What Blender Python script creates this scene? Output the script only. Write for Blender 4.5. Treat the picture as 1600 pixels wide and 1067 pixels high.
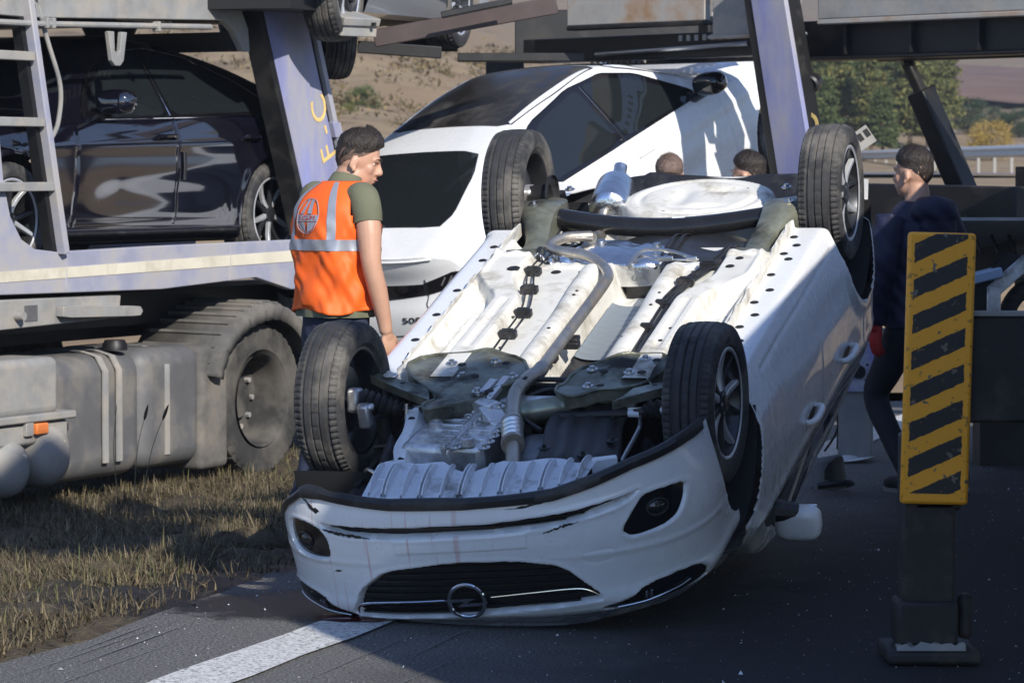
import bpy, bmesh, math, random, time
T0 = time.time()
import numpy as np
from mathutils import Vector, Matrix
from mathutils.bvhtree import BVHTree
for o in list(bpy.data.objects): bpy.data.objects.remove(o)
scene = bpy.context.scene
COL = scene.collection
R = math.radians
rnd = random.Random(7)
# ---------------------------------------------------------------- camera
cam_d = bpy.data.cameras.new('camera'); cam = bpy.data.objects.new('camera', cam_d); COL.objects.link(cam)
cam.location = (0, 0, 1.73)
cam.rotation_euler = (R(90) - math.atan((533.5 - 263) / 5050), 0, 0)
cam_d.sensor_width = 36; cam_d.lens = 5050 / 1600 * 36
cam_d.clip_start = 0.1; cam_d.clip_end = 6000
cam_d.dof.use_dof = True; cam_d.dof.focus_distance = 13.4; cam_d.dof.aperture_fstop = 9
scene.camera = cam
# ---------------------------------------------------------------- sky and sun
SUN_AZ, SUN_EL = 24.0, 29.0          # degrees to the right of "behind the camera", above the horizon
w = bpy.data.worlds.new('World'); scene.world = w; w.use_nodes = True
nt = w.node_tree; sky = nt.nodes.new('ShaderNodeTexSky'); sky.sky_type = 'NISHITA'; sky.sun_disc = False
sky.sun_elevation = R(SUN_EL); sky.sun_rotation = R(180 - SUN_AZ); sky.air_density = 1.0; sky.dust_density = 0.25; sky.ozone_density = 3.0
bg = nt.nodes['Background']; bg.inputs['Strength'].default_value = 0.12
tint = nt.nodes.new('ShaderNodeMix'); tint.data_type = 'RGBA'; tint.blend_type = 'MULTIPLY'; tint.inputs['Factor'].default_value = 1; tint.inputs['B'].default_value = (.84,.96,1.2,1)   # daylight white balance: open shade reads blue
nt.links.new(sky.outputs[0], tint.inputs['A']); nt.links.new(tint.outputs['Result'], bg.inputs['Color'])
sd = bpy.data.lights.new('sun', 'SUN'); sd.energy = 5.0; sd.angle = R(0.55); sd.color = (1, 0.94, 0.84)
sun = bpy.data.objects.new('sun', sd); COL.objects.link(sun)
sdir = Vector((math.cos(R(SUN_EL)) * math.sin(R(SUN_AZ)), -math.cos(R(SUN_EL)) * math.cos(R(SUN_AZ)), math.sin(R(SUN_EL))))
sun.rotation_euler = sdir.to_track_quat('Z', 'Y').to_euler()
sun.location = (4, -6, 12)
vs = scene.view_settings; vs.view_transform = 'Standard'; vs.look = 'None'; vs.exposure = 0.3; vs.gamma = 1.0; vs.use_curve_mapping = False
scene.render.engine = 'CYCLES'
scene.render.resolution_x = 1024; scene.render.resolution_y = 682
# ---------------------------------------------------------------- helpers
def lerp(a, b, t): return a + (b - a) * t
def ss(x, a=0.0, b=1.0):
    t = np.clip((np.asarray(x, float) - a) / (b - a), 0, 1); return t * t * (3 - 2 * t)
def interp(x, pts):
    xs = [p[0] for p in pts]; ys = [p[1] for p in pts]
    return np.interp(x, xs, ys)
def smooth_interp(x, pts):
    # monotone-ish cubic through points
    xs = np.array([p[0] for p in pts], float); ys = np.array([p[1] for p in pts], float)
    m = np.gradient(ys, xs)
    x = np.clip(np.asarray(x, float), xs[0], xs[-1]); i = np.clip(np.searchsorted(xs, x) - 1, 0, len(xs) - 2)
    h = xs[i + 1] - xs[i]; t = (x - xs[i]) / h
    return (2*t**3-3*t**2+1)*ys[i] + (t**3-2*t**2+t)*h*m[i] + (-2*t**3+3*t**2)*ys[i+1] + (t**3-t**2)*h*m[i+1]
class MB:
    def __init__(s): s.v = []; s.f = []
    def add(s, v, f):
        n = len(s.v); s.v += [tuple(p) for p in v]; s.f += [tuple(i + n for i in q) for q in f]; return s
    def box(s, c, d, rot=None):
        c = Vector(c); x, y, z = d[0]/2, d[1]/2, d[2]/2
        vs_ = [Vector(p) for p in [(-x,-y,-z),(x,-y,-z),(x,y,-z),(-x,y,-z),(-x,-y,z),(x,-y,z),(x,y,z),(-x,y,z)]]
        if rot is not None:
            M = rot if isinstance(rot, Matrix) else Matrix.Rotation(rot, 3, 'Z'); vs_ = [M @ p for p in vs_]
        return s.add([c + p for p in vs_], [(0,3,2,1),(4,5,6,7),(0,1,5,4),(1,2,6,5),(2,3,7,6),(3,0,4,7)])
    def bar(s, a, b, wd, ht, up=(0,0,1)):
        a = Vector(a); b = Vector(b); d = (b - a); L = d.length; d.normalize(); up = Vector(up)
        sx = d.cross(up).normalized(); sz = sx.cross(d)
        M = Matrix((sx, d, sz)).transposed()
        return s.box((a + b) / 2, (wd, L, ht), M)
    def prism(s, poly, fn0, fn1):
        # poly 2D list; fn0/fn1 map (u,v)->3D for the two caps
        n = len(poly); v = [fn0(*p) for p in poly] + [fn1(*p) for p in poly]
        f = [tuple(range(n))[::-1], tuple(range(n, 2*n))] + [(i, (i+1) % n, (i+1) % n + n, i + n) for i in range(n)]
        return s.add(v, f)
    def grid(s, P, closed_u=False, closed_v=False, flip=False):
        P = np.asarray(P); nu, nv = P.shape[:2]; n0 = len(s.v)
        s.v += [tuple(p) for p in P.reshape(-1, 3)]
        for i in range(nu if closed_u else nu - 1):
            for j in range(nv if closed_v else nv - 1):
                a = n0 + i*nv + j; b = n0 + ((i+1) % nu)*nv + j; c = n0 + ((i+1) % nu)*nv + (j+1) % nv; d = n0 + i*nv + (j+1) % nv
                s.f.append((a, d, c, b) if flip else (a, b, c, d))
        return s
    def tube(s, path, r, n=10, cap=True, sub=0, flat=1.0):
        path = [Vector(p) for p in path]
        rs = list(r) if hasattr(r, '__len__') else [r] * len(path)
        if sub: path, rs = catmull(path, rs, sub)
        P = []; up = None
        for i, p in enumerate(path):
            t = (path[min(i+1, len(path)-1)] - path[max(i-1, 0)])
            if t.length < 1e-9: t = Vector((0, 0, 1))
            t.normalize()
            if up is None: up = Vector((0, 0, 1)) if abs(t.z) < .9 else Vector((1, 0, 0))
            sx = t.cross(up)
            if sx.length < 1e-6: sx = t.orthogonal()
            sx.normalize(); up = sx.cross(t).normalized()
            P.append([p + (sx * math.cos(2*math.pi*k/n) + up * math.sin(2*math.pi*k/n) * flat) * rs[i] for k in range(n)])
        n0 = len(s.v); s.grid(np.array([[tuple(q) for q in row] for row in P]), closed_v=True)
        if cap:
            s.f.append(tuple(n0 + k for k in range(n))); s.f.append(tuple(n0 + (len(P)-1)*n + k for k in reversed(range(n))))
        return s
    def lathe(s, prof, n=48, M=None, cap=False):
        # prof: list of (axial, radius); axis = local X
        P = []
        for k in range(n):
            a = 2*math.pi*k/n
            P.append([(ax, r*math.cos(a), r*math.sin(a)) for ax, r in prof])
        P = np.array(P)
        if M is not None:
            A = np.array(M.to_3x3()); t = np.array(M.translation) if len(M) == 4 else np.zeros(3); P = P @ A.T + t
        return s.grid(P, closed_u=True)
    def xf(s, M):
        s.v = [tuple(M @ Vector(p)) for p in s.v]; return s
def catmull(path, rs, sub):
    n = len(path); out = []; ro = []
    for i in range(n - 1):
        p0, p1, p2, p3 = path[max(i-1,0)], path[i], path[i+1], path[min(i+2,n-1)]
        for k in range(sub):
            t = k / sub
            out.append(.5*((2*p1) + (p2-p0)*t + (2*p0-5*p1+4*p2-p3)*t*t + (3*p1-p0-3*p2+p3)*t**3)); ro.append(lerp(rs[i], rs[i+1], t))
    out.append(path[-1]); ro.append(rs[-1]); return out, ro
def build(name, mb, mat, parent=None, smooth=35, bevel=0, seg=2, fixn=True, sub=0):
    me = bpy.data.meshes.new(name); me.from_pydata(mb.v, [], mb.f); me.update()
    if fixn:
        bm = bmesh.new(); bm.from_mesh(me); bmesh.ops.recalc_face_normals(bm, faces=bm.faces); bm.to_mesh(me); bm.free()
    if smooth:
        me.shade_smooth(); me.set_sharp_from_angle(angle=R(smooth))
    o = bpy.data.objects.new(name, me); COL.objects.link(o)
    if mat: me.materials.append(mat)
    if parent: o.parent = parent
    if sub:
        m = o.modifiers.new('sub', 'SUBSURF'); m.levels = m.render_levels = sub
    if bevel:
        m = o.modifiers.new('bevel', 'BEVEL'); m.width = bevel; m.segments = seg; m.limit_method = 'ANGLE'; m.angle_limit = R(40); m.harden_normals = False
    return o
def thing(name, label, cat, loc=(0,0,0), rot=None, group=None):
    o = bpy.data.objects.new(name, None); COL.objects.link(o); o.empty_display_size = .2
    if rot is not None: o.matrix_world = Matrix.Translation(loc) @ rot.to_4x4()
    else: o.location = loc
    return tag(o, label, cat, group)
def tag(o, label, cat, group=None):
    o['label'] = label; o['category'] = cat
    if group: o['group'] = group
    return o
def struct(o): o['kind'] = 'structure'; return o
def stuff(o): o['kind'] = 'stuff'; return o
def copy_tree(o, parent=None):
    c = o.copy(); COL.objects.link(c); c.parent = parent
    for ch in o.children:
        k = copy_tree(ch, c); k.matrix_parent_inverse = ch.matrix_parent_inverse.copy()
    return c
def ellipsoid(c, r, p=2.6, n=24, mm=16):
    P = []; f_ = lambda t: math.copysign(abs(t)**(2/p), t)
    for i in range(mm+1):
        b = -math.pi/2 + math.pi*i/mm
        P.append([(c[0]+r[0]*f_(math.cos(b))*f_(math.cos(2*math.pi*k/n)), c[1]+r[1]*f_(math.cos(b))*f_(math.sin(2*math.pi*k/n)), c[2]+r[2]*f_(math.sin(b))) for k in range(n)])
    return MB().grid(np.array(P), closed_v=True)
_tmp = bpy.data.scenes.new('scratch')
def eval_mesh(o):
    # evaluate one object alone in a scratch scene
    _tmp.collection.objects.link(o); vl = _tmp.view_layers[0]; vl.update(); dg = vl.depsgraph; dg.update()
    me = bpy.data.meshes.new_from_object(o.evaluated_get(dg)); _tmp.collection.objects.unlink(o); return me
def text_data(body, size, extrude, align='CENTER'):
    cu = bpy.data.curves.new('lettering', 'FONT'); cu.body = body; cu.size = size; cu.extrude = extrude; cu.align_x = align; cu.align_y = 'CENTER'; cu.resolution_u = 4
    o = bpy.data.objects.new('lettering', cu); me = eval_mesh(o); bpy.data.objects.remove(o); bpy.data.curves.remove(cu); return me
def text_mesh(name, body, size, m, parent, fn, extrude=.002, align='CENTER'):
    me = text_data(body, size, extrude, align)
    for v in me.vertices: v.co = fn(v.co.x, v.co.y, v.co.z)
    o = bpy.data.objects.new(name, me); COL.objects.link(o); me.materials.append(m); o.parent = parent; return o
# ---------------------------------------------------------------- materials
def mat(name, col, rough=.5, metal=0., coat=0., var=.0, vscale=8., bump=0., bscale=60., dirt=None, dirt_amt=0., dscale=3., spec=.5, stretch=None, rvar=0.):
    m = bpy.data.materials.new(name); m.use_nodes = True; n = m.node_tree.nodes; L = m.node_tree.links
    p = n['Principled BSDF']; p.inputs['Base Color'].default_value = (*col, 1); p.inputs['Roughness'].default_value = rough; p.inputs['Metallic'].default_value = metal
    p.inputs['Specular IOR Level'].default_value = spec
    if coat: p.inputs['Coat Weight'].default_value = coat; p.inputs['Coat Roughness'].default_value = .04
    tc = n.new('ShaderNodeTexCoord'); src = tc.outputs['Object']
    if stretch:
        mp = n.new('ShaderNodeMapping'); mp.inputs['Scale'].default_value = stretch; L.new(src, mp.inputs[0]); src = mp.outputs[0]
    def noise(sc, det=6, ro=.6):
        t = n.new('ShaderNodeTexNoise'); t.inputs['Scale'].default_value = sc; t.inputs['Detail'].default_value = det; t.inputs['Roughness'].default_value = ro; L.new(src, t.inputs['Vector']); return t.outputs['Fac']
    def ramp(fac, a, b, ca=(0,0,0,1), cb=(1,1,1,1)):
        r = n.new('ShaderNodeValToRGB'); r.color_ramp.elements[0].position = a; r.color_ramp.elements[1].position = b; r.color_ramp.elements[0].color = ca; r.color_ramp.elements[1].color = cb; L.new(fac, r.inputs[0]); return r.outputs[0]
    c = None
    if var:
        a = tuple(max(0, x*(1-var)) for x in col) + (1,); b = tuple(min(1, x*(1+var)) for x in col) + (1,)
        c = ramp(noise(vscale), .3, .7, a, b)
    if dirt is not None:
        mx = n.new('ShaderNodeMix'); mx.data_type = 'RGBA'
        f = ramp(noise(dscale, 9, .65), .62 - dirt_amt*.4, .78 - dirt_amt*.3)
        L.new(f, mx.inputs['Factor'])
        if c: L.new(c, mx.inputs['A'])
        else: mx.inputs['A'].default_value = (*col, 1)
        mx.inputs['B'].default_value = (*dirt, 1); c = mx.outputs['Result']
        mr = n.new('ShaderNodeMapRange'); mr.inputs['To Min'].default_value = rough; mr.inputs['To Max'].default_value = min(1, max(rough, .75)); L.new(f, mr.inputs['Value']); L.new(mr.outputs[0], p.inputs['Roughness'])
    elif rvar:
        mr = n.new('ShaderNodeMapRange'); mr.inputs['To Min'].default_value = max(.02, rough-rvar); mr.inputs['To Max'].default_value = min(1, rough+rvar); mr.inputs['From Min'].default_value = .3; mr.inputs['From Max'].default_value = .7; L.new(noise(vscale*1.7), mr.inputs['Value']); L.new(mr.outputs[0], p.inputs['Roughness'])
    if c: L.new(c, p.inputs['Base Color'])
    if bump:
        b = n.new('ShaderNodeBump'); b.inputs['Strength'].default_value = bump; b.inputs['Distance'].default_value = .01; L.new(noise(bscale, 4), b.inputs['Height']); L.new(b.outputs[0], p.inputs['Normal'])
    return m
M_ = {}
M_['white'] = mat('white_paint', (.76,.77,.78), .28, coat=.7, rvar=.08, vscale=5)
M_['black_paint'] = mat('black_paint', (.004,.004,.009), .08, coat=1., spec=.9)
M_['black_paint'].node_tree.nodes['Principled BSDF'].inputs['Coat IOR'].default_value = 1.6
M_['silver_paint'] = mat('silver_paint', (.42,.43,.45), .3, metal=.5, coat=.6)
M_['rubber'] = mat('rubber', (.028,.028,.03), .75, var=.35, vscale=14, dirt=(.13,.12,.105), dirt_amt=.42, dscale=5, bump=.15, bscale=120)
M_['rubber_dusty'] = mat('rubber_dusty', (.03,.03,.03), .9, var=.3, vscale=6, dirt=(.095,.088,.078), dirt_amt=.5, dscale=3)
M_['plastic'] = mat('black_plastic', (.014,.014,.016), .42, var=.3, vscale=20, dirt=(.07,.065,.06), dirt_amt=.22, dscale=6)
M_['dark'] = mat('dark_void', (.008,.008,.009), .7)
M_['gloss_black'] = mat('gloss_black', (.006,.006,.008), .1, coat=.6)
M_['glass'] = mat('tinted_glass', (.012,.015,.017), .03, spec=.8, rvar=.02, vscale=3)
M_['chrome'] = mat('chrome', (.72,.73,.75), .12, metal=1.)
M_['alloy'] = mat('alloy', (.74,.75,.77), .34, metal=.65, rvar=.06)
M_['alloy_dark'] = mat('alloy_dark', (.045,.047,.052), .3, metal=.6)
M_['cast'] = mat('cast_aluminium', (.70,.70,.71), .36, metal=.8, var=.25, vscale=18, bump=.25, bscale=90, dirt=(.18,.16,.13), dirt_amt=.3, dscale=7)
M_['foil'] = mat('heat_shield', (.72,.73,.75), .22, metal=1., var=.12, vscale=10, bump=.5, bscale=22)
M_['ecoat'] = mat('cream_underseal', (.68,.665,.61), .42, var=.10, vscale=5, bump=.16, bscale=90, dirt=(.30,.27,.215), dirt_amt=.32, dscale=5)
M_['olive'] = mat('olive_steel', (.22,.225,.175), .32, metal=.55, var=.45, vscale=7, dirt=(.035,.033,.028), dirt_amt=.4, dscale=5)
M_['exhaust'] = mat('exhaust_steel', (.52,.48,.42), .36, metal=.9, var=.25, vscale=12, dirt=(.26,.21,.16), dirt_amt=.35, dscale=6, bump=.15, bscale=100)
M_['steel'] = mat('bright_steel', (.6,.6,.6), .3, metal=1.)
M_['tank'] = mat('fuel_tank_plastic', (.022,.023,.025), .3, var=.3, vscale=6)
# ================================================================ setting: terrain, road, markings, verge
RD_E = Vector((math.sin(R(18.5)), math.cos(R(18.5)))); RD_N = Vector((-math.cos(R(18.5)), math.sin(R(18.5)))); RD_O = Vector((-1.484, 12.4))   # edge of the asphalt, direction, outward normal
def road_t(x, y): return (x-RD_O.x)*RD_N.x + (y-RD_O.y)*RD_N.y         # metres beyond the asphalt edge
def terr(x, y):
    x = np.asarray(x, float); y = np.asarray(y, float); t = road_t(x, y)
    z = -.22*ss(t, .25, 2.6)
    far = ss(y, 25, 42); z = z*(1-far) + far*1.52
    px = 800 + 5050*x/np.maximum(y, 5)
    left = ss(1000-px, -200, 500)*ss(y, 38, 60)
    z += left*(np.maximum(y-44, 0)*.062) + (1-left)*(np.maximum(y-98, 0)*.024 + np.maximum(y-132, 0)*.018)
    z += np.maximum(y-420, 0)*.055
    nz = .35*np.sin(x*.11+1.7)*np.sin(y*.07) + .22*np.sin(x*.31+y*.23) + .12*np.sin(x*.9-y*.53)
    z += nz*(left*ss(y, 50, 90)*1.2 + (1-left)*ss(y, 100, 170))
    return z
def blend_mat(name, stops, scale, rough=.95, bump=.4, bscale=30, detail=8, stretch=None, second=None):
    m = bpy.data.materials.new(name); m.use_nodes = True; n = m.node_tree.nodes; Lk = m.node_tree.links; p = n['Principled BSDF']; p.inputs['Roughness'].default_value = rough; p.inputs['Specular IOR Level'].default_value = .3
    tc = n.new('ShaderNodeTexCoord'); src = tc.outputs['Object']
    if stretch: mp = n.new('ShaderNodeMapping'); mp.inputs['Scale'].default_value = stretch; Lk.new(src, mp.inputs[0]); src = mp.outputs[0]
    t = n.new('ShaderNodeTexNoise'); t.inputs['Scale'].default_value = scale; t.inputs['Detail'].default_value = detail; t.inputs['Roughness'].default_value = .65; Lk.new(src, t.inputs['Vector'])
    r = n.new('ShaderNodeValToRGB'); e = r.color_ramp.elements
    while len(e) < len(stops): e.new(.5)
    for k, (pos, c) in enumerate(stops): e[k].position = pos; e[k].color = (*c, 1)
    Lk.new(t.outputs['Fac'], r.inputs[0]); col = r.outputs[0]
    if second:
        t2 = n.new('ShaderNodeTexNoise'); t2.inputs['Scale'].default_value = second[0]; t2.inputs['Detail'].default_value = 3; Lk.new(src, t2.inputs['Vector'])
        r2 = n.new('ShaderNodeValToRGB'); r2.color_ramp.elements[0].position = second[1]; r2.color_ramp.elements[1].position = second[2]; Lk.new(t2.outputs['Fac'], r2.inputs[0])
        mx = n.new('ShaderNodeMix'); mx.data_type = 'RGBA'; Lk.new(r2.outputs[0], mx.inputs['Factor']); Lk.new(col, mx.inputs['A']); mx.inputs['B'].default_value = (*second[3], 1); col = mx.outputs['Result']
    Lk.new(col, p.inputs['Base Color'])
    if bump:
        b = n.new('ShaderNodeBump'); b.inputs['Strength'].default_value = bump; b.inputs['Distance'].default_value = .02; t3 = n.new('ShaderNodeTexNoise'); t3.inputs['Scale'].default_value = bscale; t3.inputs['Detail'].default_value = 5; Lk.new(src, t3.inputs['Vector']); Lk.new(t3.outputs['Fac'], b.inputs['Height']); Lk.new(b.outputs[0], p.inputs['Normal'])
    return m
M_['hill'] = blend_mat('dry_hillside', [(.3,(.10,.07,.045)),(.42,(.20,.14,.085)),(.52,(.30,.225,.13)),(.6,(.24,.17,.10)),(.72,(.15,.13,.07))], .55, second=(.06,.48,.62,(.24,.17,.10)), bump=.8, bscale=2.5)
M_['asphalt'] = blend_mat('asphalt', [(.30,(.009,.010,.012)),(.5,(.019,.020,.023)),(.66,(.04,.04,.041)),(.8,(.12,.12,.115))], 95, rough=.85, bump=.5, bscale=130, detail=3, second=(.8,.45,.8,(.026,.027,.030)))
M_['soil'] = blend_mat('verge_soil', [(.3,(.035,.028,.02)),(.55,(.075,.06,.04)),(.7,(.12,.10,.065))], 14, bump=.8, bscale=40)
M_['line'] = blend_mat('road_paint', [(.36,(.10,.10,.10)),(.43,(.46,.46,.45)),(.6,(.66,.66,.65))], 70, rough=.7, bump=.3, bscale=120, detail=3)
def dusty_edge(m):
    # the worn strip beside the edge line carries pale dust and grit
    n = m.node_tree.nodes; Lk = m.node_tree.links; p = n['Principled BSDF']; old = p.inputs['Base Color'].links[0].from_socket
    tc = n.new('ShaderNodeTexCoord'); dp = n.new('ShaderNodeVectorMath'); dp.operation = 'DOT_PRODUCT'; dp.inputs[1].default_value = (RD_N.x, RD_N.y, 0); Lk.new(tc.outputs['Object'], dp.inputs[0])
    nz = n.new('ShaderNodeTexNoise'); nz.inputs['Scale'].default_value = 1.6; nz.inputs['Detail'].default_value = 8; nz.inputs['Roughness'].default_value = .7; Lk.new(tc.outputs['Object'], nz.inputs['Vector'])
    ad = n.new('ShaderNodeMath'); ad.operation = 'MULTIPLY_ADD'; Lk.new(nz.outputs['Fac'], ad.inputs[0]); ad.inputs[1].default_value = 1.1; Lk.new(dp.outputs['Value'], ad.inputs[2])
    t0 = RD_O.x*RD_N.x + RD_O.y*RD_N.y; mr = n.new('ShaderNodeMapRange'); mr.inputs['From Min'].default_value = t0 - 1.75; mr.inputs['From Max'].default_value = t0 - .75; Lk.new(ad.outputs[0], mr.inputs['Value'])
    g = n.new('ShaderNodeTexNoise'); g.inputs['Scale'].default_value = 85; g.inputs['Detail'].default_value = 6; g.inputs['Roughness'].default_value = .75; Lk.new(tc.outputs['Object'], g.inputs['Vector'])
    r = n.new('ShaderNodeValToRGB'); e = r.color_ramp.elements; e.new(.5); e[0].position = .36; e[0].color = (.03,.03,.032,1); e[1].position = .51; e[1].color = (.12,.117,.113,1); e[2].position = .66; e[2].color = (.33,.32,.30,1); Lk.new(g.outputs['Fac'], r.inputs[0])
    mx = n.new('ShaderNodeMix'); mx.data_type = 'RGBA'; Lk.new(mr.outputs[0], mx.inputs['Factor']); Lk.new(old, mx.inputs['A']); Lk.new(r.outputs[0], mx.inputs['B']); Lk.new(mx.outputs['Result'], p.inputs['Base Color'])
# far terrain: one sheet to the horizon
ang_ = np.linspace(-1.15, 1.15, 150); ang_ = np.sign(ang_)*np.abs(ang_)**1.6; dist = np.concatenate([np.linspace(24, 60, 40), np.geomspace(62, 1500, 90)])
TA, TD = np.meshgrid(ang_, dist); TX = TD*np.tan(np.clip(TA, -1.3, 1.3)); TY_ = TD
struct(build('hillside', MB().grid(np.stack([TX, TY_, terr(TX, TY_)], -1)), M_['hill'], None, smooth=80))
# the road surface, as a sheet up to the grass edge
def rp_(s, t, z=0.): return (RD_O.x + RD_E.x*s + RD_N.x*t, RD_O.y + RD_E.y*s + RD_N.y*t, z)
P = []
for s in np.linspace(-60, 15, 160):
    e = .05*math.sin(s*1.3) + .035*math.sin(s*4.1+1) + .03*math.sin(s*11); P.append([rp_(s, e-.03, -.012), rp_(s, e-.06)] + [rp_(s, t) for t in (-.5,-2,-5,-9,-14,-20,-30)])
M_['highway'] = M_['asphalt'].copy(); dusty_edge(M_['asphalt'])
road = struct(build('road', MB().grid(np.array(P)), M_['asphalt'], None, smooth=0))
# white edge line
P = [[rp_(s, -1.03+.008*math.sin(s*7), .008), rp_(s, -.76+.008*math.sin(s*9), .008)] for s in np.linspace(-14, 14, 60)]
struct(build('edge_line', MB().grid(np.array(P)), M_['line'], road, smooth=0))
# verge soil
S_, T_ = np.meshgrid(np.linspace(-20, 15, 260), np.concatenate([np.linspace(-.10, 4.5, 70), np.linspace(4.7, 24, 24)]))
VX = RD_O.x + RD_E.x*S_ + RD_N.x*T_; VY = RD_O.y + RD_E.y*S_ + RD_N.y*T_
VZ = terr(VX, np.minimum(VY, 24.9)) + .02*np.sin(VX*9)*np.sin(VY*7+1) + .012*np.sin(VX*21+VY*17) - .02*ss(-T_, .0, .1)
verge = struct(build('verge', MB().grid(np.stack([VX, VY, VZ], -1)), M_['soil'], None, smooth=80))
def add_stain(m, cx, cy, rx, ry, col=(.010,.008,.006), rough=.35):
    # a ragged wet oil stain spreading from under the nose
    n = m.node_tree.nodes; Lk = m.node_tree.links; p = n['Principled BSDF']; old = p.inputs['Base Color'].links[0].from_socket; tc = n.new('ShaderNodeTexCoord')
    mp = n.new('ShaderNodeMapping'); mp.vector_type = 'POINT'; mp.inputs['Location'].default_value = (-cx/rx, -cy/ry, 0); mp.inputs['Scale'].default_value = (1/rx, 1/ry, 0); Lk.new(tc.outputs['Object'], mp.inputs[0])
    ln = n.new('ShaderNodeVectorMath'); ln.operation = 'LENGTH'; Lk.new(mp.outputs[0], ln.inputs[0])
    nz = n.new('ShaderNodeTexNoise'); nz.inputs['Scale'].default_value = 5; nz.inputs['Detail'].default_value = 9; nz.inputs['Roughness'].default_value = .7; Lk.new(tc.outputs['Object'], nz.inputs['Vector'])
    ad = n.new('ShaderNodeMath'); ad.operation = 'MULTIPLY_ADD'; Lk.new(nz.outputs['Fac'], ad.inputs[0]); ad.inputs[1].default_value = 1.6; Lk.new(ln.outputs['Value'], ad.inputs[2])
    mr = n.new('ShaderNodeMapRange'); mr.inputs['From Min'].default_value = 1.95; mr.inputs['From Max'].default_value = 1.6; Lk.new(ad.outputs[0], mr.inputs['Value'])
    mx = n.new('ShaderNodeMix'); mx.data_type = 'RGBA'; Lk.new(mr.outputs[0], mx.inputs['Factor']); Lk.new(old, mx.inputs['A']); mx.inputs['B'].default_value = (*col, 1); Lk.new(mx.outputs['Result'], p.inputs['Base Color'])
    rg_ = n.new('ShaderNodeMapRange'); rg_.inputs['To Min'].default_value = p.inputs['Roughness'].default_value; rg_.inputs['To Max'].default_value = rough; Lk.new(mr.outputs[0], rg_.inputs['Value']); Lk.new(rg_.outputs[0], p.inputs['Roughness'])
add_stain(M_['soil'], -1.0, 13.2, .85, .95); add_stain(M_['asphalt'], -.86, 12.75, .50, .42)
# dark oil soaked patch and the red coolant puddle under the nose
M_['oil'] = blend_mat('oil_wet', [(.35,(.008,.006,.005)),(.6,(.020,.016,.012)),(.75,(.035,.028,.02))], 30, rough=.5, bump=.5, bscale=60)
M_['coolant'] = mat('red_coolant', (.10,.008,.010), .10)
def puddle(name, cx, cy, rx, ry, z, m, seed, rot=0):
    rr = random.Random(seed); ph = [rr.uniform(0,6.28) for _ in range(6)]; pts = []
    for k in range(72):
        a = 2*math.pi*k/72; q = 1 + sum(.10/(i+1)*2*math.sin((i+2)*a+ph[i]) for i in range(6)); x = rx*q*math.cos(a); y = ry*q*math.sin(a); pts.append((cx + x*math.cos(rot)-y*math.sin(rot), cy + x*math.sin(rot)+y*math.cos(rot)))
    mb = MB(); zf = lambda x, y: z + (max(float(terr(x, y)), -1) + .012 if road_t(x, y) > 0 else 0); P = [[(lerp(cx,p[0],s), lerp(cy,p[1],s), zf(lerp(cx,p[0],s), lerp(cy,p[1],s))) for p in pts] for s in (1,.85,.7,.55,.4,.25,.1,.001)]; return build(name, mb.grid(np.array(P), closed_v=True), m, road, smooth=0)
puddle('coolant_puddle', -.62, 12.30, .13, .10, .014, M_['coolant'], 9)
M_['scrape'] = blend_mat('scraped_asphalt', [(.40,(.08,.08,.08)),(.55,(.19,.187,.18)),(.7,(.30,.29,.28))], 120, bump=.3, bscale=120, detail=5)
for k, (s0, t0, ln_, wd) in enumerate(((-1.6,-.28,1.6,.012),(-1.2,-.36,1.1,.02),(-1.9,-.5,1.5,.009),(-.9,-.22,.8,.015),(-1.5,-1.25,1.9,.010),(-.7,-1.4,1.0,.016),(-2.0,-1.6,1.6,.008))):
    P = [[rp_(s0+ln_*u, t0+.05*u-wd*math.sin(math.pi*u)*.3, .0075), rp_(s0+ln_*u, t0+.05*u+wd*math.sin(math.pi*u)*.3, .0075)] for u in np.linspace(0,1,24)]
    struct(build('scrape_mark', MB().grid(np.array(P)), M_['scrape'], road, smooth=0))
# splinters of glass and plastic strewn over the asphalt
mb = MB(); rr = random.Random(11)
for _ in range(3000):
    x = rr.uniform(-1.6, 3.6); y = rr.uniform(10.6, 21)
    if road_t(x, y) > -.05: continue
    s = rr.uniform(.0012, .0042)*(2.2 if rr.random() < .06 else 1); a = rr.uniform(0, 6.28); c, d = math.cos(a)*s, math.sin(a)*s
    mb.add([(x-c,y-d,.005),(x+c,y+d,.005),(x-d*.8,y+c*.8,.005+s*rr.uniform(.3,1.6))], [(0,1,2)])
stuff(build('glass_splinters', mb, mat('splinter', (.62,.64,.66), .2), road, smooth=0, fixn=False))
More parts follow.
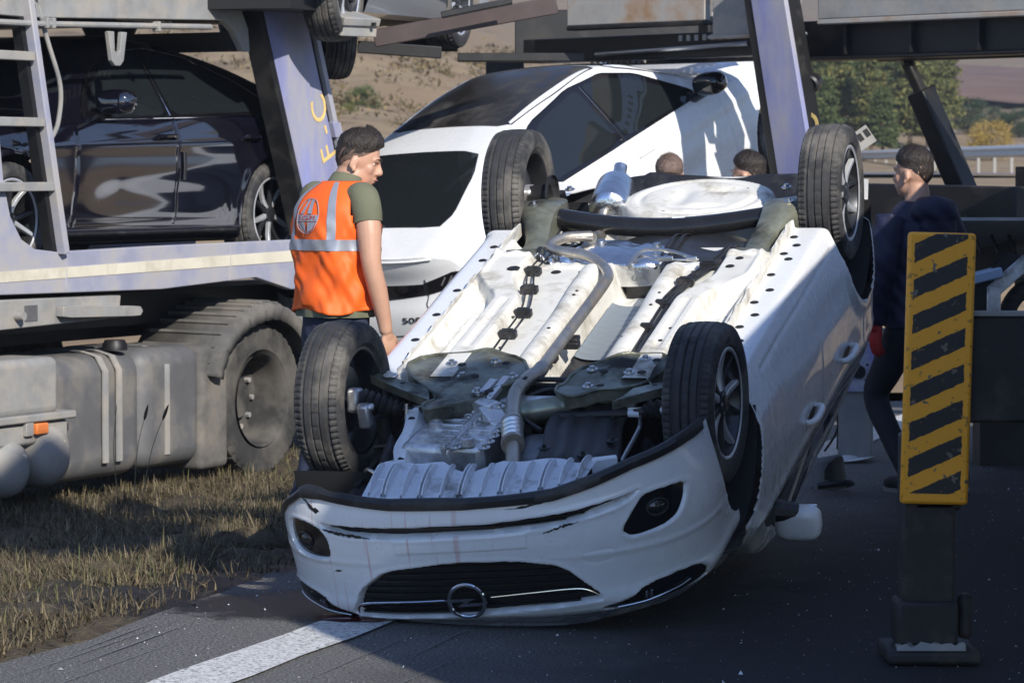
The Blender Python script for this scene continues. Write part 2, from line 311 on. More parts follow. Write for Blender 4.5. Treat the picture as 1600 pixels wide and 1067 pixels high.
# ---- dry grass
def grass(name, n, region, hmin, hmax, m, seed, lean=.5, dens=None, parent=None):
    rg = np.random.RandomState(seed); S = rg.uniform(region[0], region[1], n); T = region[2] + (region[3]-region[2])*rg.uniform(0,1,n)**1.25
    x = RD_O.x + RD_E.x*S + RD_N.x*T; y = RD_O.y + RD_E.y*S + RD_N.y*T
    if dens is not None:
        k = rg.uniform(0,1,n) < dens(x, y, S, T); x, y, S, T = x[k], y[k], S[k], T[k]
    n = len(x); z = terr(x, np.minimum(y,24.9)) - .02; h = rg.uniform(hmin, hmax, n)*(.6+.8*rg.beta(2,3,n)); az = rg.uniform(0, 6.283, n); ln = rg.normal(0, lean, n)
    w_ = rg.uniform(.0018,.0042,n); dx, dy = np.cos(az), np.sin(az); V = np.zeros((n,7,3))
    for k, (f, ww) in enumerate(((0,1),(.45,.85),(.8,.5))):
        off = ln*h*f**1.8; zz = z + h*f*np.sqrt(np.clip(1-(.55*np.clip(np.abs(ln),0,1.3)*f)**2,.1,1)); cx = x+dx*off; cy = y+dy*off
        V[:,2*k] = np.stack([cx-dy*w_*ww, cy+dx*w_*ww, zz],1); V[:,2*k+1] = np.stack([cx+dy*w_*ww, cy-dx*w_*ww, zz],1)
    off = ln*h; V[:,6] = np.stack([x+dx*off, y+dy*off, z+h*np.sqrt(np.clip(1-(.55*np.clip(np.abs(ln),0,1.3))**2,.1,1))],1)
    b = np.arange(n)[:,None]*7; F4 = np.concatenate([b+np.array([[0,1,3,2]]), b+np.array([[2,3,5,4]])]); F3 = b+np.array([[4,5,6]])
    me = bpy.data.meshes.new(name); me.from_pydata(V.reshape(-1,3).tolist(), [], F4.tolist()+F3.tolist()); me.materials.append(m)
    o = bpy.data.objects.new(name, me); COL.objects.link(o); stuff(o)
    return o
def grass_mat(name, a, b, c):
    m = bpy.data.materials.new(name); m.use_nodes = True; nn = m.node_tree.nodes; Lk = m.node_tree.links; p = nn['Principled BSDF']; p.inputs['Roughness'].default_value = .7; p.inputs['Specular IOR Level'].default_value = .25
    g_ = nn.new('ShaderNodeNewGeometry'); r = nn.new('ShaderNodeValToRGB'); e = r.color_ramp.elements; e.new(.5); e[0].position = 0; e[0].color = (*a,1); e[1].position = .55; e[1].color = (*b,1); e[2].position = 1; e[2].color = (*c,1)
    Lk.new(g_.outputs['Random Per Island'], r.inputs[0]); Lk.new(r.outputs[0], p.inputs['Base Color']); return m
M_['drygrass'] = grass_mat('dry_grass', (.045,.036,.021), (.098,.078,.047), (.21,.17,.105)); M_['greengrass'] = grass_mat('green_grass', (.045,.055,.022), (.09,.095,.04), (.16,.14,.06))
def patch(x, y, S, T): return np.clip(.55 + .6*np.sin(x*3.1+1)*np.sin(y*2.3) + .4*np.sin(x*8.3+y*5.1)*np.sin(y*6.1-x*3), .03, 1)*(.45+.55*ss(T,.1,.5))
def not_oil(x, y): return 1 - .93*np.exp(-(((x+.98)/.52)**2 + ((y-13.25)/.62)**2))
tag(grass('verge_grass', 120000, (-2.6,7.5,.02,3.8), .03, .115, M_['drygrass'], 1, 1.0, lambda x,y,S,T: patch(x,y,S,T)*not_oil(x,y)), 'dry yellow grass covering the verge below the transporter', 'grass')
tag(grass('green_tufts', 9000, (-3,10,.3,5.0), .05, .17, M_['greengrass'], 2, .8, lambda x,y,S,T: np.clip(-.1+np.sin(x*2.2+2)*np.sin(y*1.7+.5),0,1)*not_oil(x,y)+.12), 'dark green tufts growing through the dry verge grass', 'grass')
tag(grass('matted_straw', 110000, (-2.6,7.5,.0,3.8), .03, .075, M_['drygrass'], 6, 2.4, lambda x,y,S,T: patch(x,y,S,T)*not_oil(x,y)), 'flattened pale straw matted over the verge', 'grass')
tag(grass('far_straw', 16000, (8.5,15.2,.0,3.5), .04, .11, M_['drygrass'], 9, 1.4, None), 'pale straw on the verge beyond the wrecked trailer', 'grass')
# tall seed stalks
def stalk(px, pyb, pyt, d, leanpx, head):
    def Wp(px, py): return Vector(((px-800)/5050*d, d, 1.73+(263-py)/5050*d))
    b = Wp(px, pyb); t = Wp(px+leanpx, pyt); mid = (b+t)/2 + Vector((-.02,0,0)); mb = MB().tube([b, mid, t], [.0028,.002,.0014], 5, sub=5)
    o = build('grass_stalk', mb, M_['drygrass'], None); tag(o, 'tall dry stalk standing in front of the fuel tank' if not head else 'tall grass stalk with a straw coloured seed head before the fuel tank', 'grass', 'stalks before the fuel tank' if head else None)
    if head:
        h0 = t + (mid-t)*.36; ps = [h0 + (t-h0)*k/9 for k in range(10)]; build('seed_head', MB().tube(ps, [.002,.006,.0085,.008,.009,.008,.0075,.006,.004,.001], 7), M_['drygrass'], o)
stalk(182,775,632,16.6,-1,False); stalk(208,770,632,16.6,22,True); stalk(222,770,632,16.7,40,True)
# clods of turned-up earth
for k, (px, py, d, r_) in enumerate(((385,830,15.0,.055),(350,845,14.8,.06),(160,880,13.9,.05),(300,870,14.3,.05),(425,850,14.7,.07))):
    x, y = (px-800)/5050*d, d; z = float(terr(x,y)); rr = random.Random(40+k); P = []
    for i in range(9):
        b = -math.pi/2 + math.pi*i/8; P.append([(x + r_*(1+.35*math.sin(3*a+k)+.2*math.sin(7*a+i))*math.cos(b)*math.cos(a)*1.3, y + r_*math.cos(b)*math.sin(a), z + r_*.75*math.sin(b)*(1+.25*math.sin(5*a+k))+r_*.4) for a in np.linspace(0,2*math.pi,18)[:-1]])
    tag(build('earth_clod', MB().grid(np.array(P), closed_v=True), M_['soil'], None, smooth=60), ('dark clod of earth lying nearest the foot of the vest wearer', 'small dark clod beside another clod near the bumper', 'small flat clod far out in the verge grass', 'dark clod in the grass before the truck wheel', 'clod of earth touching the bumper corner')[k], 'earth', 'clods of earth on the verge')
# ---- highway beyond, guard rail
HA = Vector((11.9,125)); HB = Vector((13.6,78)); hd = (HB-HA).normalized(); hn = Vector((-hd.y, hd.x)); hn = hn if hn.x < 0 else -hn
def hz_(y): return 1.62
P = [[(HA.x + hd.x*s + hn.x*t, HA.y + hd.y*s + hn.y*t, 1.60) for t in (-.3, 1.2, 4.5, 8.5, 9)] for s in np.linspace(-150, 56, 60)]
struct(build('highway', MB().grid(np.array(P)), mat('far_asphalt', (.13,.13,.135), .9), None, smooth=0))
for t in (1.0, 4.6, 8.2):
    P = [[(HA.x + hd.x*s + hn.x*tt, HA.y + hd.y*s + hn.y*tt, 1.606) for tt in (t, t+.2)] for s in np.linspace(-150, 56, 40)]; struct(build('lane_line', MB().grid(np.array(P)), mat('lane_white', (.62,.62,.60), .7), bpy.data.objects['highway'], smooth=0))
M_['galv'] = mat('galvanised', (.66,.64,.58), .6, var=.08); M_['galvpost'] = mat('galvanised_post', (.30,.29,.27), .7)
def guard_rail(name, t0, s0, s1, label, zb=1.6):
    g_ = thing(name, label, 'guard rail', (HA.x + hd.x*s0 + hn.x*t0, HA.y + hd.y*s0 + hn.y*t0, zb)); o_ = Vector(g_.location)
    prof = [(.0,.78),(-.03,.75),(-.08,.70),(-.08,.66),(-.02,.62),(-.02,.58),(-.08,.54),(-.08,.50),(-.03,.46),(0,.43)]
    P = [[(HA.x + hd.x*s + hn.x*(t0-a) - o_.x, HA.y + hd.y*s + hn.y*(t0-a) - o_.y, z) for a, z in prof] for s in np.linspace(s0, s1, 60)]; build('rail', MB().grid(np.array(P)), M_['galv'], g_, smooth=40)
    k = s0
    while k < s1:
        build('post', MB().box((HA.x + hd.x*k + hn.x*(t0-.1) - o_.x, HA.y + hd.y*k + hn.y*(t0-.1) - o_.y, .34),(.08,.10,.70)), M_['galvpost'], g_); k += 2.6
guard_rail('guard_rail', -.9, -60, 50, 'pale steel guard rail along the far carriageway below the pines')
# ================================================================ trees and bushes beyond the highway
def leaf_mat(name, a, b, c): return grass_mat(name, a, b, c)
M_['pine'] = leaf_mat('pine_needles', (.035,.055,.022), (.07,.095,.035), (.13,.15,.05)); M_['pine2'] = leaf_mat('olive_needles', (.06,.075,.025), (.11,.12,.04), (.19,.17,.05)); M_['yellow'] = leaf_mat('yellow_leaves', (.20,.14,.03), (.34,.23,.05), (.42,.30,.09)); M_['dkgreen'] = leaf_mat('juniper', (.02,.04,.022), (.04,.065,.035), (.07,.095,.045))
M_['bark'] = mat('bark', (.12,.085,.06), .9, var=.3, bump=.5)
def crown_mesh(kind, h, r, seed, n):
    rg = np.random.RandomState(seed); V = []; F = []
    cl = []
    if kind == 'pine':
        for k in range(84):
            f = .20 + .80*(k/84); rad = r*(1.05-f)**.75*rg.uniform(.45,1.1); a = rg.uniform(0,6.283); cl.append((rad*math.cos(a)*.8, rad*math.sin(a)*.8, h*f*rg.uniform(.94,1.05), .15*r+.13*r*rg.rand(), .07*r))
    else:
        for k in range(40):
            v = rg.normal(size=3); v /= np.linalg.norm(v); q = rg.uniform(.35,1)**.6; cl.append((v[0]*r*q, v[1]*r*q, h*.5+v[2]*h*.46*q, .30*r, .20*r))
    for (cx, cy, cz, a, b) in cl:
        m = n//len(cl); P = rg.normal(size=(m,3))*np.array([a,a,b])*.62 + np.array([cx,cy,cz]); d = rg.normal(size=(m,3)); d /= np.linalg.norm(d,axis=1)[:,None]; e = np.cross(d, rg.normal(size=(m,3))); e /= np.linalg.norm(e,axis=1)[:,None]
        s = rg.uniform(.05,.13,m)[:,None]*.27
        V += [P-d*s, P+e*s*.35, P+d*s, P-e*s*.35]
        k0 = sum(len(q) for q in V[:-4]); ix = np.arange(m); F.append(np.stack([k0+ix, k0+m+ix, k0+2*m+ix, k0+3*m+ix],1))
    me = bpy.data.meshes.new('crown'); me.from_pydata(np.concatenate(V).tolist(), [], np.concatenate(F).tolist()); return me
def trunk_mesh(h, r, seed, limbs=9):
    rr = random.Random(seed); mb = MB().tube([(0,0,-.3),(.05*h*.2,0,h*.3),(-.03*h*.2,.02,h*.65),(0,0,h*.95)], [r,r*.8,r*.5,r*.1], 8, sub=4)
    for k in range(limbs):
        z = h*rr.uniform(.2,.85); a = rr.uniform(0,6.28); l = h*.28*(1.1-z/h); mb.tube([(0,0,z),(l*.5*math.cos(a),l*.5*math.sin(a),z+l*.1),(l*math.cos(a),l*math.sin(a),z+l*.25)], [r*.35,r*.2,r*.06], 5)
    me = bpy.data.meshes.new('trunk'); me.from_pydata(mb.v, [], mb.f); me.materials.append(M_['bark']); return me
LIB = {}
def tree(name, kind, m, px, py, d, hpx, label, group, seed, rel=.42):
    x = (px-800)/5050*d; h = hpx*d/5050; zb = float(terr(x, d)); zb = max(min(zb, 1.73+(263-py)/5050*d + .3), zb-1.0)
    key = (kind, m, seed % 3)
    if key not in LIB:
        c = crown_mesh(kind, 1., rel, seed, 11000 if kind == 'pine' else 8000); c.materials.append(M_[m]); LIB[key] = (c, trunk_mesh(1., .028, seed))
    o = thing(name, label, 'tree' if kind == 'pine' else 'bush', (x, d, zb), group=group); o.rotation_euler = (0,0,seed*1.7); o.scale = (h,h,h)
    for nm, me in zip(('crown','trunk'), LIB[key]):
        c = bpy.data.objects.new(nm, me); COL.objects.link(c); c.parent = o
TR = [(1275,250,140,190,'pine','pine'),(1305,238,128,165,'pine','pine2'),(1335,232,134,170,'pine','pine'),(1362,240,126,150,'pine','pine2'),(1395,235,140,175,'pine','pine'),(1420,228,132,165,'pine','pine2'),(1450,215,138,150,'pine','pine2'),(1468,212,145,160,'pine','pine2'),(1290,245,122,120,'pine','pine'),(1378,240,120,110,'pine','pine'),(1245,250,140,180,'pine','pine2')]
for k, (px, py, d, hp, kd, m) in enumerate(TR): tree('pine_tree', kd, m, px, py, d, hp, 'olive toned pine in the stand beyond the guard rail' if m == 'pine2' else 'dark green pine in the stand beyond the guard rail', 'olive pines beyond the guard rail' if m == 'pine2' else 'dark pines beyond the guard rail', 3+k, .30)
for k, (px, py, d, hp, m, lb, gr) in enumerate([(1512,180,150,58,'dkgreen','rounded dark evergreen bush standing before the ploughed field','evergreen bushes before the ploughed field'),(1556,178,155,42,'dkgreen','rounded dark evergreen bush standing before the ploughed field','evergreen bushes before the ploughed field'),(1592,182,150,50,'dkgreen','rounded dark evergreen bush standing before the ploughed field','evergreen bushes before the ploughed field'),
    (1548,232,118,66,'yellow','yellow autumn bush behind the guard rail',None),(1418,232,112,34,'pine','tiny green fir growing in the dry grass by the guard rail',None),(566,205,75,52,'pine','green bush on the dry hillside behind the man in the vest',None),(545,215,70,34,'pine2','low olive shrub on the dry hillside',None),(625,110,130,40,'dkgreen','bare dark bush high on the dry hillside',None)]):
    tree('fir_sapling' if 'fir' in lb else 'bush', 'pine' if 'fir' in lb else 'bush', m, px, py, d, hp, lb, gr, 30+k, .5)
# low scrub dotted over the dry slope
rg = np.random.RandomState(8); V = []; F = []
for k in range(1000):
    d = rg.uniform(52, 190); px = rg.uniform(150, 1180); x = (px-800)/5050*d; z = float(terr(x, d)); r_ = rg.uniform(.12,.45)*(d/80)**.5; m_ = 26
    P_ = rg.normal(size=(m_,3))*np.array([r_,r_,r_*.5])*.6 + np.array([x,d,z+r_*.3]); u = rg.normal(size=(m_,3)); u /= np.linalg.norm(u,axis=1)[:,None]; v = np.cross(u, rg.normal(size=(m_,3))); v /= np.linalg.norm(v,axis=1)[:,None]; s = r_*rg.uniform(.12,.3,m_)[:,None]
    k0 = len(V)*4*m_; V.append(np.concatenate([P_-u*s, P_+v*s*.5, P_+u*s, P_-v*s*.5])); ix = np.arange(m_); F.append(np.stack([k0+ix, k0+m_+ix, k0+2*m_+ix, k0+3*m_+ix],1))
me = bpy.data.meshes.new('hill_scrub'); me.from_pydata(np.concatenate(V).tolist(), [], np.concatenate(F).tolist()); me.materials.append(grass_mat('scrub', (.06,.05,.025), (.13,.10,.05), (.20,.15,.08)))
o = bpy.data.objects.new('hill_scrub', me); COL.objects.link(o); stuff(o); tag(o, 'low dry scrub dotted over the brown hillside', 'scrub')
# ploughed field and far hills
P = []
for y in np.geomspace(215, 420, 14): P.append([(x, y, float(terr(x, y))+.5) for x in np.linspace(.105*y, .60*y, 30)])
struct(build('ploughed_field', MB().grid(np.array(P)), blend_mat('ploughed_soil', [(.35,(.15,.085,.06)),(.65,(.22,.135,.095))], .12, bump=.6, bscale=.8), None, smooth=80))
M_['farwood'] = blend_mat('far_woodland', [(.35,(.05,.05,.035)),(.5,(.10,.085,.06)),(.66,(.17,.13,.09))], .02, bump=0, detail=10)
P = []
for k, y in enumerate(np.linspace(900, 2300, 22)): P.append([(x, y, 18 + ((y-900)*.16 + 26*math.sin(x*.004+.7)*ss(y,900,1400) + 14*math.sin(x*.013+y*.004)*ss(y,900,1300))*float(ss(.45-abs(x)/y, 0, .2))) for x in np.linspace(-1700, 1900, 110)])
struct(build('far_hills', MB().grid(np.array(P)), M_['farwood'], None, smooth=80))
# ---- the air: thin even haze round the whole place
hz_m = bpy.data.materials.new('haze_air'); hz_m.use_nodes = True; n = hz_m.node_tree.nodes; n.remove(n['Principled BSDF']); pv = n.new('ShaderNodeVolumePrincipled'); pv.inputs['Color'].default_value = (.80,.87,1,1); pv.inputs['Density'].default_value = .00055; pv.inputs['Anisotropy'].default_value = .2
hz_m.node_tree.links.new(pv.outputs[0], n['Material Output'].inputs['Volume'])
haze = build('haze', MB().box((0, 1150, 170), (4600, 2440, 380)), hz_m, None, smooth=0); stuff(haze); tag(haze, 'thin blue haze hanging over the valley and far hills', 'haze')
# ================================================================ the overturned hatchback
CAR_R = Matrix(((0.95480195,0.27840479,-0.10413457),(-0.2969705,0.90846181,-0.29411845),(0.0127183,0.31174976,0.95007912)))
CAR_T = Vector((0.17018442,13.04484213,-0.3835394))
HT = 1.433                      # local frame: x lateral, y to the tail, z up; the car lies on its roof, so z = HT - (height in the upright car)
def poly_sd(px, pz, poly):
    # signed distance (negative inside), numpy arrays
    px = np.asarray(px, float); pz = np.asarray(pz, float); d = np.full(px.shape, 1e9); ins = np.zeros(px.shape, bool)
    n = len(poly)
    for i in range(n):
        ax, az = poly[i]; bx, bz = poly[(i+1) % n]
        ex, ez = bx-ax, bz-az; wx, wz = px-ax, pz-az
        t = np.clip((wx*ex + wz*ez) / (ex*ex+ez*ez+1e-12), 0, 1)
        d = np.minimum(d, np.hypot(wx - ex*t, wz - ez*t))
        c = ((az > pz) != (bz > pz)) & (px < (bx-ax)*(pz-az)/(bz-az+1e-12) + ax)
        ins ^= c
    return np.where(ins, -d, d)
def round_poly(poly, k=2, w=.25):
    for _ in range(k):
        out = []
        for i in range(len(poly)):
            a = poly[i]; b = poly[(i+1) % len(poly)]
            out += [tuple(lerp(a[j], b[j], w) for j in range(2)), tuple(lerp(a[j], b[j], 1-w) for j in range(2))]
        poly = out
    return poly
def dense(poly, step=.012):
    out = []
    for i in range(len(poly)):
        a = poly[i]; b = poly[(i+1) % len(poly)]; n = max(1, int(math.hypot(b[0]-a[0], b[1]-a[1]) / step))
        out += [(lerp(a[0], b[0], k/n), lerp(a[1], b[1], k/n)) for k in range(n)]
    return out
def ringfill(mb, poly, fn, off=0., rings=8, centre=None, dome=0., rim=None):
    poly = dense(poly); cx = sum(p[0] for p in poly)/len(poly); cz = sum(p[1] for p in poly)/len(poly)
    if centre: cx, cz = centre
    P = []
    if rim is not None: P.append([fn(p[0], p[1], rim) for p in poly])
    for i in range(rings + 1):
        s = 1 - i / rings; s = max(s, .001)
        P.append([fn(lerp(cx, p[0], s), lerp(cz, p[1], s), off + dome*(1 - s*s)) for p in poly])
    mb.grid(np.array([[tuple(q) for q in r] for r in P]), closed_v=True); return mb
hatch = thing('overturned_hatchback', 'white hatchback lying upside down on its roof with wheels in the air', 'car', CAR_T, CAR_R)
# ---- nose plan curve
_pl = []
for k in range(400):
    th = math.pi/2 * k / 399
    _pl.append((.872*math.sin(th)**.72, -.32 - .53*math.cos(th)**.78))
_pl += [(.872, -.32 + .02*k) for k in range(1, 17)]
_pl = np.array(_pl)
def plan_y(x): return np.interp(np.abs(x), _pl[:400,0], _pl[:400,1])
def plan_n(x):
    e = .004; a = np.minimum(np.abs(x), .868); dy = (plan_y(a+e) - plan_y(np.maximum(a-e, 0))) / (np.minimum(a+e, .872) - np.maximum(a-e, 0))
    L = np.sqrt(1 + dy*dy); return np.sign(x)*dy/L, -1/L
def z_lip(x):
    # the left corner (negative x) has been torn down
    return interp(x, [(-.9,.42),(-.868,.405),(-.84,.365),(-.78,.292),(-.70,.232),(-.6,.222),(-.45,.235),(-.3,.248),(0,.252),(.35,.238),(.5,.205),(.65,.165),(.83,.14),(.9,.14)])
def prof_in(z): return smooth_interp(z, [(.12,.045),(.2,.028),(.3,.010),(.42,0),(.5,.006),(.62,.012),(.69,.02),(.725,.045),(.75,.10),(.765,.19)])
def roll_z(x, z): return HT - (z - .06*np.asarray(x))
def fasc(x, z, off=0.):
    x = float(x); nx, ny = plan_n(np.array(x)); d = off - float(prof_in(z))
    return (x + float(nx)*d*(1 if abs(x) > .01 else 0), float(plan_y(x)) + float(ny)*d, float(roll_z(x, z)))
SLOT = [(-.60,.331),(-.31,.332),(.095,.325),(.39,.301),(.60,.272),(.655,.262),(.62,.288),(.572,.305),(.385,.344),(.09,.366),(-.267,.374),(-.50,.372),(-.585,.36)]
PODL = round_poly([(-.775,.345),(-.66,.338),(-.58,.375),(-.57,.462),(-.60,.478),(-.70,.484),(-.765,.462),(-.785,.40)], 2)
PODR = round_poly([(.585,.402),(.665,.290),(.70,.279),(.81,.283),(.800,.345),(.775,.400),(.73,.424),(.62,.436)], 2, .18)
PLATE = [(-.287,.378),(.238,.367),(.238,.424),(-.287,.436)]
GRILLE = round_poly([(-.512,.708),(-.465,.60),(-.345,.512),(-.08,.478),(.177,.479),(.36,.512),(.512,.668),(.395,.676),(.154,.69),(-.1,.708),(-.36,.716)], 1, .15)
LAMPR = round_poly([(.468,.712),(.60,.690),(.655,.642),(.80,.628),(.846,.655),(.856,.735),(.76,.757),(.57,.752)], 1)
LAMPL = [(-x, z) for x, z in LAMPR]
nz, nhalf = 112, 185
arc = np.concatenate([[0], np.cumsum(np.hypot(*np.diff(_pl, axis=0).T))])
rows = []
for side in (-1, 1):
    X = np.zeros((nz, nhalf)); Y = X.copy(); Z = X.copy(); NX = X.copy(); NY = X.copy()
    for i in range(nz):
        v = i/(nz-1); zz = .252 + (.765-.252)*v
        yend = -math.sqrt(max(.358**2 - (zz-.31)**2, .0)) if zz < .655 else -.07
        if zz > .6 : yend = max(yend, -.2)
        Lend = np.interp(yend, _pl[:,1], arc)
        s = np.linspace(0, Lend, nhalf); px_ = np.interp(s, arc, _pl[:,0]); py_ = np.interp(s, arc, _pl[:,1])
        dx = np.gradient(px_); dy = np.gradient(py_); L = np.hypot(dx, dy)
        zl = z_lip(side*px_); z_ = zl + (.765 - zl)*v
        X[i] = side*px_; Y[i] = py_; Z[i] = z_; NX[i] = side*dy/L; NY[i] = -dx/L
    D = -prof_in(Z)
    D += .0035*ss(-poly_sd(X, Z, PLATE), -.003, .003)
    for pg, dp in ((SLOT,.05),(PODL,.03),(PODR,.03),(GRILLE,.045),(LAMPR,.03),(LAMPL,.03)):
        sdv = poly_sd(X, Z, pg); D -= dp*ss(-sdv, -.002, .006); D += .0018*np.exp(-((sdv-.010)/.008)**2)
    # body line sweeping from the plate to the corner lamp, soft hollow towards the headlamp
    ax = np.abs(X); cl = .47 + .02*ax
    D += .0035*ss(ax, .25, .5)*np.exp(-((Z-cl)/.014)**2) - .006*ss(ax, .35, .6)*np.exp(-((Z-.60)/.06)**2)
    D += .006*np.exp(-((Z-.30)/.03)**2)*ss(ax, .72, .5)
    for (sx, sz, rr) in ((-.355,.404,.013),(.33,.40,.013),(.70,.474,.012),(-.735,.55,.012)):
        q = np.hypot(X-sx, Z-sz); D -= .002*np.exp(-((q-rr)/.0035)**2)
    tow = np.abs(poly_sd(X, Z, round_poly([(.44,.465),(.55,.46),(.56,.485),(.545,.51),(.47,.515),(.435,.49)], 2))); D -= .002*np.exp(-(tow/.003)**2)
    P = np.stack([X + NX*D, Y + NY*D, roll_z(X, Z)], -1)
    rows.append(P[:, ::-1] if side < 0 else P[:, 1:])
M_['bumper'] = mat('bumper_paint', (.76,.77,.78), .3, coat=.6, rvar=.08, vscale=5)
# thin streaks of spilt red coolant running down the bumper
def add_streaks(m):
    n = m.node_tree.nodes; L = m.node_tree.links; p = n['Principled BSDF']
    tc = n.new('ShaderNodeTexCoord'); mp = n.new('ShaderNodeMapping'); mp.inputs['Scale'].default_value = (26, 6, .9); L.new(tc.outputs['Object'], mp.inputs[0])
    t = n.new('ShaderNodeTexNoise'); t.inputs['Scale'].default_value = 1.6; t.inputs['Detail'].default_value = 5; L.new(mp.outputs[0], t.inputs['Vector'])
    r = n.new('ShaderNodeValToRGB'); r.color_ramp.elements[0].position = .615; r.color_ramp.elements[1].position = .70; L.new(t.outputs['Fac'], r.inputs[0])
    sx = n.new('ShaderNodeSeparateXYZ'); L.new(tc.outputs['Object'], sx.inputs[0])
    mr = n.new('ShaderNodeMapRange'); mr.inputs['From Min'].default_value = .45; mr.inputs['From Max'].default_value = -.25; mr.inputs['To Min'].default_value = 0; mr.inputs['To Max'].default_value = .55; L.new(sx.outputs['X'], mr.inputs['Value'])
    mu = n.new('ShaderNodeMath'); mu.operation = 'MULTIPLY'; L.new(r.outputs[0], mu.inputs[0]); L.new(mr.outputs[0], mu.inputs[1])
    mx = n.new('ShaderNodeMix'); mx.data_type = 'RGBA'; mx.inputs['A'].default_value = (.76,.77,.78,1); mx.inputs['B'].default_value = (.52,.20,.19,1); L.new(mu.outputs[0], mx.inputs['Factor'])
    L.new(mx.outputs['Result'], p.inputs['Base Color'])
add_streaks(M_['bumper'])
bumper = build('front_bumper', MB().grid(np.concatenate(rows, 1)), M_['bumper'], hatch, smooth=50)
# ---- pieces set into the bumper
def part_fill(name, poly, m, off, parent, **k): return build(name, ringfill(MB(), poly, fasc, off, **k), m, parent, smooth=40)
M_['mesh'] = mat('grille_black', (.010,.010,.012), .35)
def slat_rows(name, poly, zs, x0, x1, off, parent, m, hh=.004):
    for zf in zs:
        mb = MB(); pts = [x for x in np.linspace(x0, x1, 70) if float(poly_sd(np.array(x), np.array(zf(x)), poly)) < -.006]
        if len(pts) < 4: continue
        P = []
        for x in pts:
            z = zf(x); P.append([fasc(x, z+hh, off-.014), fasc(x, z+hh, off), fasc(x, z-hh, off), fasc(x, z-hh, off-.014)])
        mb.grid(np.array(P), closed_v=True); build(name, mb, m, parent, smooth=30)
g = part_fill('upper_grille', GRILLE, M_['dark'], -.040, hatch, rings=10)
slat_rows('grille_slat', GRILLE, [lambda x, k=k: .505 + .027*k + .02*x*x - .006*x for k in range(8)], -.5, .5, -.022, g, M_['mesh'])
# chrome strip and badge
pts = [(-.495,.70),(-.485,.672),(-.46,.656),(-.40,.648),(-.25,.642),(-.11,.637)]; mb = MB().tube([fasc(x, z, -.008) for x, z in pts], .0045, 8, sub=6)
build('chrome_strip', mb, M_['chrome'], g)
pts = [(.07,.628),(.25,.616),(.38,.613),(.44,.622),(.487,.652)]; mb = MB().tube([fasc(x, z, -.008) for x, z in pts], .0035, 8, sub=6)
build('chrome_strip', mb, M_['chrome'], g)
mb = MB(); C0 = (-.02, .633)
mb.tube([fasc(C0[0]+.070*math.cos(a), C0[1]+.070*math.sin(a), .012) for a in np.linspace(0, 2*math.pi, 49)], .0085, 10, cap=False)
badge = build('badge', mb, M_['chrome'], g)
def flat_poly(poly, o0, o1): return MB().prism(poly, lambda u, v: fasc(C0[0]+u, C0[1]+v, o0), lambda u, v: fasc(C0[0]+u, C0[1]+v, o1))
bolt = [(-.088,-.012),(.040,-.014),(-.004,.006),(.085,.004),(.072,.016),(-.040,.020),(-.006,.000),(-.082,.000)]
build('lightning_bolt', flat_poly(bolt, .004, .018), M_['chrome'], badge, smooth=0)
s_ = part_fill('lower_intake', SLOT, M_['dark'], -.042, hatch, centre=(0,.346), rings=6)
slat_rows('grille_slat', SLOT, [lambda x: .347 - .02*ss(x, .1, .6) , lambda x: .336 - .02*ss(x,.1,.6)], -.6, .6, -.03, s_, M_['mesh'], .003)
for pg, cx, cz in ((PODL, -.70, .42), (PODR, .715, .345)):
    pod = part_fill('fog_lamp_housing', pg, M_['gloss_black'], -.012, hatch, rings=8)
    mb = MB(); ring = [fasc(cx+.034*math.cos(a), cz+.030*math.sin(a), -.006) for a in np.linspace(0, 2*math.pi, 33)]
    mb.tube(ring, .004, 6, cap=False); build('lamp_ring', mb, M_['plastic'], pod)
    mb = ringfill(MB(), [(cx+.030*math.cos(a), cz+.027*math.sin(a)) for a in np.linspace(0, 2*math.pi, 25)[:-1]], fasc, -.011, 5, dome=.012); build('lens', mb, M_['glass'], pod)
M_['drl'] = mat('lamp_clear', (.5,.52,.55), .12, metal=.8)
for pg, sg in ((LAMPR, 1), (LAMPL, -1)):
    hl = part_fill('headlamp', pg, M_['gloss_black'], -.010, hatch, rings=8)
    mb = MB().tube([fasc(sg*x, z, -.004) for x, z in ((.55,.725),(.66,.718),(.76,.698),(.80,.682))], .003, 6, sub=5); build('daylight_strip', mb, M_['drl'], hl)
    for xx in (.655, .672): build('reflector', MB().tube([fasc(sg*xx, .672, -.004), fasc(sg*xx, .70, -.004)], .005, 6), M_['drl'], hl)
# black lower lip (now on top)
def lip_x(t): return np.interp(t, np.linspace(-1, 1, len(_lx)), _lx)
_lx = np.concatenate([-_pl[:372:4,0][::-1], _pl[4:372:4,0]])
P = []
for x in _lx:
    z = float(z_lip(x)); wob = .003*math.sin(x*11) + (.006*math.sin(x*31) if x < -.5 else 0)
    P.append([fasc(x, z+.004, -.004), fasc(x, z+.012, .010), fasc(x, z-.014+wob*.4, .014), fasc(x, z-.028+wob, .004), fasc(x, z-.028+wob, -.008), fasc(x, z-.008, -.02)])
build('bumper_lip', MB().grid(np.array(P), closed_v=True), M_['plastic'], bumper, smooth=40)
